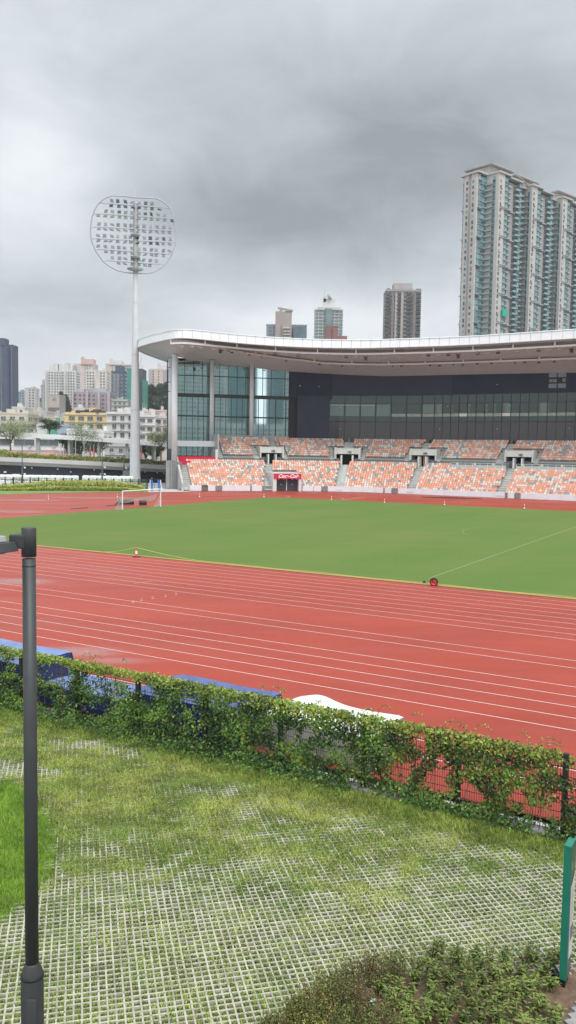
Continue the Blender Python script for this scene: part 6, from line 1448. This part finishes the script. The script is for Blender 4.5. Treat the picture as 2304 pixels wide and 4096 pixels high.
for x, yb, yt, Yd, wp, lb, sd_ in ((170, 1152, 1098, 250, 60, 'dark bushy tree under the canopy, left of the two pale posts', 21), (200, 1152, 1092, 255, 70, 'dark bushy tree directly behind the sparse pale tree', 22), (246, 1154, 1100, 250, 56, 'dark bushy tree under the canopy between the two pairs of columns', 23),
    (124, 1092, 1058, 300, 44, 'dark roof-level tree poking above the canopy near the green netting', 24), (366, 1165, 1112, 245, 46, 'dark tree behind the single red flag right of the mast', 25), (182, 1130, 1098, 262, 40, 'dark tree against the end of the white arcade building', 26), (392, 1166, 1122, 240, 40, 'dark tree right of the red flag under the canopy', 27)):
    tree('dark_tree', lb, x, yb, yt, Yd, wp, DKG, 2600, .42, .3, seed=sd_, trunkfrac=.2, zb=None)
# ================================================================ RAMP, CANOPY, HEDGES, FAR FENCE
RP = [(-60, 1146, 188), (0, 1150, 190), (110, 1154.5, 192), (252, 1161.6, 196), (300, 1164.5, 198), (421, 1170.8, 203)]
def rpt(x): 
    xs_ = [p[0] for p in RP]; y = np.interp(x, xs_, [p[1] for p in RP]); Yd = np.interp(x, xs_, [p[2] for p in RP]); return Vector(at(x, y, Yd))
rb_ = empty('ramp_viaduct', (rpt(150).x, 194, 0), 'pale grey concrete ramp descending from left to right behind the white bags', 'ramp'); b = MB(); b2 = MB(); b3 = MB(); Lx = list(range(-60, 422, 20)) + [421]
for p, q in zip([rpt(x) for x in Lx[:-1]], [rpt(x) for x in Lx[1:]]):
    b.hexa([(p.x, p.y, p.z - .95), (q.x, q.y, q.z - .95), (q.x, q.y + 14, q.z - .95), (p.x, p.y + 14, p.z - .95), (p.x, p.y, p.z), (q.x, q.y, q.z), (q.x, q.y + 14, q.z), (p.x, p.y + 14, p.z)])
    b2.hexa([(p.x, p.y + .5, p.z - 1.75), (q.x, q.y + .5, q.z - 1.75), (q.x, q.y + 13, q.z - 1.75), (p.x, p.y + 13, p.z - 1.75), (p.x, p.y + .1, p.z - .96), (q.x, q.y + .1, q.z - .96), (q.x, q.y + 13, q.z - .96), (p.x, p.y + 13, p.z - .96)])
    b3.hexa([(p.x, p.y + 1.6, -.05), (q.x, q.y + 1.6, -.05), (q.x, q.y + 2, -.05), (p.x, p.y + 2, -.05), (p.x, p.y + 1.6, p.z - 1.76), (q.x, q.y + 1.6, q.z - 1.76), (q.x, q.y + 2, q.z - 1.76), (p.x, p.y + 2, p.z - 1.76)])
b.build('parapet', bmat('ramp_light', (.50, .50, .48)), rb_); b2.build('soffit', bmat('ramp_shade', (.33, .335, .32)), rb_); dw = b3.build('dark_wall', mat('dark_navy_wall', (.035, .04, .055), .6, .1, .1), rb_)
for x, y in ((80, 1177), (145, 1180), (178, 1187), (253, 1192), (318, 1203), (365, 1187), (285, 1203), (337, 1187), (268, 1203), (100, 1203), (237, 1182), (395, 1189), (382, 1203), (412, 1191)):
    Yd = np.interp(x, [p[0] for p in RP], [p[2] for p in RP]) + 1.4; c = at(x, y, Yd); b = MB(); b.box(c, (.28, .2, .28)); b.build('bulkhead_lamp', mat('lamp_white', (.8, .8, .78), .4), dw)
for (x0, x1, y0, y1, m_, rd, lb) in ((9.5, 16.5, 1185, 1190, PALE, 0, 'small pale notice on the dark wall, top of the leftmost pair'), (9, 19, 1194, 1209, PALE, 2, 'pale notice with dark squares on the dark wall at the far left'), (31, 50, 1192, 1209, PALE, 1, 'pale notice with a red band on the dark wall beside the left lamp post'), (102, 110, 1197, 1206, PALE, 0, 'small blank pale notice on the dark wall right of the left lamp post'), (67, 78, 1204, 1208, PALE, 0, 'low pale notice half hidden by the white bags')):
    Yd = 190 + 1.2; a, c = at(x0, y0, Yd), at(x1, y1, Yd); e = empty('notice_board', ((a[0] + c[0]) / 2, Yd, c[2]), lb, 'notice'); b = MB(); b.box(((a[0] + c[0]) / 2, Yd, (a[2] + c[2]) / 2), (c[0] - a[0], .1, a[2] - c[2])); b.build('board', m_, e)
    if rd == 1: b = MB(); b.box(((a[0] + c[0]) / 2, Yd - .07, lerp(a[2], c[2], .62)), ((c[0] - a[0]) * .98, .06, (a[2] - c[2]) * .34)); b.build('red_band', mat('notice_red', (.55, .08, .07), .6), e); b = MB(); b.box(((a[0] + c[0]) / 2, Yd - .12, lerp(a[2], c[2], .62)), (.55, .05, .3)); b.build('pale_mark', m_, e)
    if rd == 2: b = MB(); b.box(((a[0] + c[0]) / 2, Yd - .07, lerp(a[2], c[2], .4)), ((c[0] - a[0]) * .7, .06, (a[2] - c[2]) * .3)); b.build('dark_print', DARKM, e)
# hedge on the ramp
n = 15000; rg = np.random.default_rng(77); xx = rg.uniform(-60, 421, n); P = np.array([tuple(rpt(x)) for x in xx]); P[:, 1] += rg.uniform(.4, 3., n); hh = np.interp(xx, [-60, 0, 100, 250, 300, 421], [1.7, 1.5, .9, 1.1, 1.2, 1.0]); P[:, 2] += rg.random(n) ** .8 * hh * (.6 + .8 * fbm(xx * .15, xx * 0, 3))
V, _ = leaf_cloud(P, .26, np.array([0, -.6, .7]), .6, 0., .6, rg); HG = [leafmat('hedge_yellow', (.36, .39, .08)), leafmat('hedge_green', (.17, .22, .05)), leafmat('hedge_dark', (.05, .08, .025))]
c_ = rg.random(n); m_ = np.where(xx < 255, np.where(c_ < .55, 0, np.where(c_ < .9, 1, 2)), np.where(c_ < .12, 0, np.where(c_ < .5, 1, 2)))
link_mesh('ramp_hedge', fast_mesh('ramp_hedge', V, np.arange(len(V)), 4, HG, m_), None, label='low planting along the top of the pale concrete ramp', cat='hedge', kind='stuff')
b = MB()
for x0 in range(-50, 410, 24): p, q = rpt(x0), rpt(x0 + 20); b.bar((p.x, p.y + 8, p.z + 1.2), (q.x, q.y + 8, q.z + 1.2), .08); b.bar((p.x, p.y + 8, p.z + .6), (q.x, q.y + 8, q.z + .6), .08); b.bar((p.x, p.y + 8, p.z), (p.x, p.y + 8, p.z + 1.3), .12)
b.build('ramp_railing', mat('rail_pale', (.5, .5, .48), .6), None, label='thin pale railing behind the ramp planting', category='railing')
# canopy
cv = empty('walkway_canopy', at(230, 1130, 222), 'long white walkway canopy on paired grey columns above the ramp', 'canopy'); CP = [(-5, 1086, 205), (44, 1089, 206.5), (214, 1098.5, 213), (320, 1106, 218), (428, 1115.5, 224)]
def cpt(x): xs_ = [p[0] for p in CP]; return Vector(at(x, np.interp(x, xs_, [p[1] for p in CP]), np.interp(x, xs_, [p[2] for p in CP])))
b = MB(); b2 = MB()
for x0, x1 in zip(list(range(-5, 420, 15)), list(range(10, 435, 15))):
    p, q = cpt(x0), cpt(min(x1, 428)); b.hexa([(p.x, p.y, p.z - 1.05), (q.x, q.y, q.z - 1.0), (q.x, q.y + .5, q.z - 1.), (p.x, p.y + .5, p.z - 1.05), (p.x, p.y, p.z), (q.x, q.y, q.z), (q.x, q.y + .5, q.z), (p.x, p.y + .5, p.z)])
    b2.hexa([(p.x, p.y + .5, p.z - .5), (q.x, q.y + .5, q.z - .5), (q.x, q.y + 7, q.z - .5), (p.x, p.y + 7, p.z - .5), (p.x, p.y + .5, p.z - .1), (q.x, q.y + .5, q.z - .1), (q.x, q.y + 7, q.z + .1), (p.x, p.y + 7, p.z + .1)])
b.build('fascia', mat('canopy_white', (.72, .73, .74), .5, .03, .5), cv); b2.build('roof_slab', bmat('canopy_grey', (.45, .46, .46)), cv)
for x in (92, 165, 170.5, 237, 245, 307.6, 318, 375, 388):
    p = cpt(x); rz_ = rpt(x).z; back_ = x in (90, 165, 237, 307.6, 375); b = MB(); b.box((p.x + (.0), p.y + (6 if back_ else 1.2), (p.z - .9 + rz_ - .3) / 2), (.55 if x != 92 else .95, .6, p.z - .6 - rz_ + .3)); b.build('column', bmat('canopy_column', (.42, .42, .41)), cv)
for x, yt in ((103, 1128), (190, 1102), (153, 1118), (160, 1118)): 
    p = Vector(at(x, yt, 208)); q = Vector(at(x, 1155, 208)); b = MB(); b.bar(p, q, .16); b.build('slim_post', mat('post_pale', (.45, .45, .43), .6), None, label={103: 'slim pale post beneath the canopy, first from the left', 190: 'slim pale post beneath the canopy beside the sparse tree', 153: 'slim pale post standing left of its twin against the dark trees', 160: 'slim pale post standing right of its twin against the dark trees'}[x], category='post')
# flags
FR = mat('flag_red', (.62, .05, .08), .6)
for x, lb in ((227, 'red vertical flag banner left of the mast, left one of the close pair'), (236, 'red vertical flag banner left of the mast, right one of the close pair'), (355, 'larger red vertical flag banner just right of the mast')):
    Yd = 212; e = empty('flag_banner', at(x, 1150, Yd), lb, 'flag'); yt = 1131 if x != 355 else 1132; hgt = 1148 if x != 355 else 1158; a = at(x - 2.2, yt, Yd); c = at(x + 2.4, hgt, Yd)
    b = MB(); n_ = 6
    for k in range(n_): x0_, x1_ = lerp(a[0], c[0], k / n_), lerp(a[0], c[0], (k + 1) / n_); y0_, y1_ = Yd + .06 * math.sin(k * 1.3), Yd + .06 * math.sin((k + 1) * 1.3); b.hexa([(x0_, y0_, c[2]), (x1_, y1_, c[2]), (x1_, y1_ + .04, c[2]), (x0_, y0_ + .04, c[2]), (x0_, y0_, a[2]), (x1_, y1_, a[2]), (x1_, y1_ + .04, a[2]), (x0_, y0_ + .04, a[2])])
    b.build('cloth', FR, e); b = MB(); b.bar(at(x, 1118 if x != 355 else 1114, Yd + .2), at(x, 1160, Yd + .2), .13); b.build('pole', mat('post_pale', (.45, .45, .43), .6), e)
    b = MB(); b.box(((a[0] + c[0]) / 2, Yd - .12, (a[2] + c[2]) / 2), ((c[0] - a[0]) * .35, .05, (a[2] - c[2]) * .55)); b.build('pale_print', mat('flag_print', (.70, .45, .45), .6), e)
# white bags in stacks behind the far fence
BAG = mat('white_bag', (.72, .74, .76), .8, .12, 2., bump=.5, bs=5.); bagme = []
for sd_ in range(3):
    b = MB(); rr_ = random.Random(sd_); vs = []
    for i in range(9):
        for j in range(12): th, ph = math.pi * i / 8, 2 * math.pi * j / 12; f = lambda v, e: math.copysign(abs(v) ** e, v); vs.append((f(math.sin(th) * math.cos(ph), .32) * .5 * (1 + rr_.uniform(-.05, .05)), f(math.sin(th) * math.sin(ph), .32) * .42, .5 + f(math.cos(th), .35) * .5 * (1 + rr_.uniform(-.04, .04))))
    b.raw(vs, [(i * 12 + j, i * 12 + (j + 1) % 12, (i + 1) * 12 + (j + 1) % 12, (i + 1) * 12 + j) for i in range(8) for j in range(12)]); bagme.append(b.mesh('white_bag', BAG, smooth=True))
rr_ = random.Random(31); xs_ = -4.
first = True; kk = 0
while xs_ < 334:
    if 196 < xs_ < 208: xs_ = 208.
    Yd = 172.; p = at(xs_, 1200, Yd)
    for lv in (0, 1):
        o = bpy.data.objects.new('white_bag', bagme[kk % 3]); sc.collection.objects.link(o); wd = 1.25; o.scale = (wd * 1.22, 1.2, 1.18 if xs_ < 208 else 1.25); o.location = (p[0] + wd * .6, Yd + rr_.uniform(-.1, .1), lv * 1.16); o.rotation_euler = (0, 0, rr_.uniform(-.08, .08)); kk += 1
        tag(o, f'{["lower", "upper"][lv]} white bulk bag, {nth(kk // 2 + (0 if lv else 1))} from the left in the row behind the hedge', 'bulk bag', 'white bulk bags stacked behind the far hedge')
    xs_ += 1.50 * 2099 / Yd
# far fence and hedge
ff = empty('far_fence', gp(180, 1236), 'thin dark fence with creepers in front of the white bags', 'fence'); FY = 163.
for x in range(-8, 372, 21):
    p = at(x, 1220, FY + (x * .0)); b = MB(); b.box((p[0], FY, 1.1), (.22, .12, 2.2)); b.build('post', FM, ff)
b = MB(); b.bar(at(-8, 1206, FY), at(366, 1211, FY), .06); 
for k in range(0, 5): z = .5 + k * .38; b.bar((at(-8, 1, FY)[0], FY, z), (at(366, 1, FY)[0], FY, z), .03)
for x in np.arange(at(-8, 1, FY)[0], at(366, 1, FY)[0], .35): b.bar((x, FY, .1), (x, FY, 2.1), .018)
b.build('mesh_panel', FM, ff)
n = 5200; xx = rg.uniform(-8, 368, n); px_ = xx; P = np.stack([(xx - 724.5) / 2099 * FY + 0, np.full(n, FY) - rg.uniform(-.1, .25, n), rg.uniform(.3, 2.15, n)], 1); kp = (fbm(xx * .05, P[:, 2] * .8, 44) > .50) | (xx > 312); P = P[kp]
V, _ = leaf_cloud(P, .16, np.array([0, -.8, .4]), .5, 0., .6, rg); link_mesh('far_creeper', fast_mesh('far_creeper', V, np.arange(len(V)), 4, [leafmat('creeper_far', (.07, .12, .05)), HG[1]], rg.integers(0, 2, len(P))), None, label='patchy green creeper on the thin far fence', cat='climbing plant', kind='stuff')
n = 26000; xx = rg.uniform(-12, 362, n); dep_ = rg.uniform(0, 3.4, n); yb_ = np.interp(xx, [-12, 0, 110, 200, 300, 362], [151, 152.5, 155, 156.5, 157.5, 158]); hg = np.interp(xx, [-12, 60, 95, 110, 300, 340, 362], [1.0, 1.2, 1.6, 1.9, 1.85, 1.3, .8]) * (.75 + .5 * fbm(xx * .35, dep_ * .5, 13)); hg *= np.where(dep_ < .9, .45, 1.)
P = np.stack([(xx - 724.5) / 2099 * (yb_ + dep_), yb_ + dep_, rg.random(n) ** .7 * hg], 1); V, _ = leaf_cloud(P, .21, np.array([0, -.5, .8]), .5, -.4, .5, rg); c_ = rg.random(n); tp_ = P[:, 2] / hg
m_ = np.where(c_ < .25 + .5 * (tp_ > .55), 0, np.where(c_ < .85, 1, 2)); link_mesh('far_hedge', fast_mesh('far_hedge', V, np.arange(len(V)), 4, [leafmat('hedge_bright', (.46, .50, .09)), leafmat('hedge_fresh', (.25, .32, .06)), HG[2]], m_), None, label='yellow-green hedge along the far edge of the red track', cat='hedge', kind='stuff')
sheet('grass_verge', [gp(-14, 1247)[:2], gp(0, 1245)[:2], gp(100, 1241.5)[:2], gp(250, 1238.5)[:2], gp(372, 1238)[:2], gp(372, 1226)[:2], gp(-60, 1226)[:2]], .025, mat('verge_grass', (.15, .22, .06), .95, .2, 1.))
# street lamps and camera poles
def pole(x, yt, yb, Yd, lab, arm):
    e = empty('street_lamp', at(x, yb, Yd), lab, 'street lamp'); b = MB(); p0_, p1_ = Vector(at(x, yb, Yd)), Vector(at(x, yt, Yd)); p0_.x = p1_.x; b.tube([(p1_.x, Yd, 0), (p1_.x, Yd, lerp(0, p1_.z, .45))], [.2, .17], 8); b.tube([(p1_.x, Yd, lerp(0, p1_.z, .45)), (p1_.x, Yd, p1_.z)], [.10, .07], 8); b.build('pole', mat('pole_dark', (.10, .11, .115), .5), e)
    b = MB(); b.tube([(p1_.x, Yd, p1_.z), (p1_.x - .5 * arm, Yd, p1_.z + .05)], .05, 6); b.box((p1_.x - .7 * arm, Yd, p1_.z + .02), (.7, .25, .12)); b.build('lamp_head', mat('pole_dark', (.10, .11, .115), .5), e)
    for dz in (lerp(0, p1_.z, .44), lerp(0, p1_.z, .30)): b = MB(); b.bar((p1_.x, Yd, dz), (p1_.x + .55, Yd - .2, dz + .1), .06); b.lathe((p1_.x + .6, Yd - .2, dz - .25), [(.02, 0), (.17, .08), (.19, .2), (.1, .3)], 10); b.build('camera_dome', WHITE, e)
pole(55.5, 1110, 1228, 166, 'thin lamp pole with camera domes in front of the dark wall, left one', 1); pole(257, 1104, 1224, 166, 'thin lamp pole with camera domes in front of the dark wall, right one', 1); pole(496 / K * 1.0 - 0, 1125, 1210, 190, 'thin grey pole just left of the floodlight mast', 1)
b = MB(); a = at(309, 1185, 180); c = at(330, 1208, 180); b.box(((a[0] + c[0]) / 2, 181, a[2] / 2), (c[0] - a[0], 2, a[2])); e = empty('grey_kiosk', ((a[0] + c[0]) / 2, 181, 0), 'small dark grey kiosk between the pole and the floodlight mast', 'kiosk'); b.build('body', mat('kiosk_grey', (.13, .15, .15), .6), e)
b = MB()
for x in (311, 325): b.bar(at(x, 1186, 181), at(x, 1170, 181), .12)
b.build('roof_posts', DARKM, e)
# low gate and steps by the trolley
b = MB()
for x in np.arange(380, 436, 9): b.bar(at(x, 1205, 170), at(x, 1236, 170), .09)
b.bar(at(366, 1205, 170), at(433, 1207, 170), .07); b.bar(at(366, 1236, 170), at(433, 1236, 170), .07); b.build('dark_barrier', DARKM, None, label='thin dark barrier rail behind the blue and white trolley', category='barrier')
b = MB()
for k in range(4): c = at(390, 1230, 176 + k * .5); b.box((c[0], 176 + k * .5, .12 + k * .17), (6.5, .5, .34))
b.build('steps', CONC, None, label='pale concrete steps behind the blue and white trolley', category='steps')
# towers behind the camera, mirrored in the glass wall
for (x, y, w_, dp, h, col, lb) in ((152, -260, 46, 30, 96, PALE, 'beige tower behind the camera, seen mirrored in the left glass panes'), (212, -330, 44, 30, 150, BTE, 'teal tower behind the camera, seen mirrored in the middle glass panes'), (268, -300, 50, 30, 118, bmat('estate_bluegrey', (.30, .36, .40)), 'blue-grey tower behind the camera, seen mirrored in the right glass panes'), (330, -290, 60, 30, 105, bmat('estate_greyteal', (.30, .38, .38)), 'wide grey-teal tower behind the camera, seen mirrored beside the dark cladding'), (120, -170, 260, 20, 26, PALE, 'long low pale block behind the camera, seen mirrored in the lower panes')):
    e = empty('reflected_tower', (x, y, 0), lb, 'tower'); b = MB(); b.box((x, y, h / 2), (w_, dp, h)); b.build('wall', col, e); b = MB()
    for zf in np.arange(3, h - 3, 3.1):
        for xx_ in np.arange(x - w_ / 2 + 2, x + w_ / 2 - 2, 3.3): b.box((xx_, y + dp / 2 + .1, zf), (2.0, .3, 1.6))
    b.build('windows', BWN, e, kind='stuff')
# ================================================================ HAZE
hz = bpy.data.materials.new('haze'); hz.use_nodes = True; nt = hz.node_tree; nt.nodes.clear(); pv = nt.nodes.new('ShaderNodeVolumePrincipled'); oo = nt.nodes.new('ShaderNodeOutputMaterial')
pv.inputs['Color'].default_value = (.93, .96, 1., 1); pv.inputs['Density'].default_value = .00013; pv.inputs['Anisotropy'].default_value = .2; nt.links.new(pv.outputs[0], oo.inputs['Volume'])
b = MB(); b.box((0, 1830, 175), (9400, 5000, 352)); o = b.build('haze', hz, None, kind='stuff', org=(0, 0, 0), label='thin pale haze in the air over the distant towers', category='haze')
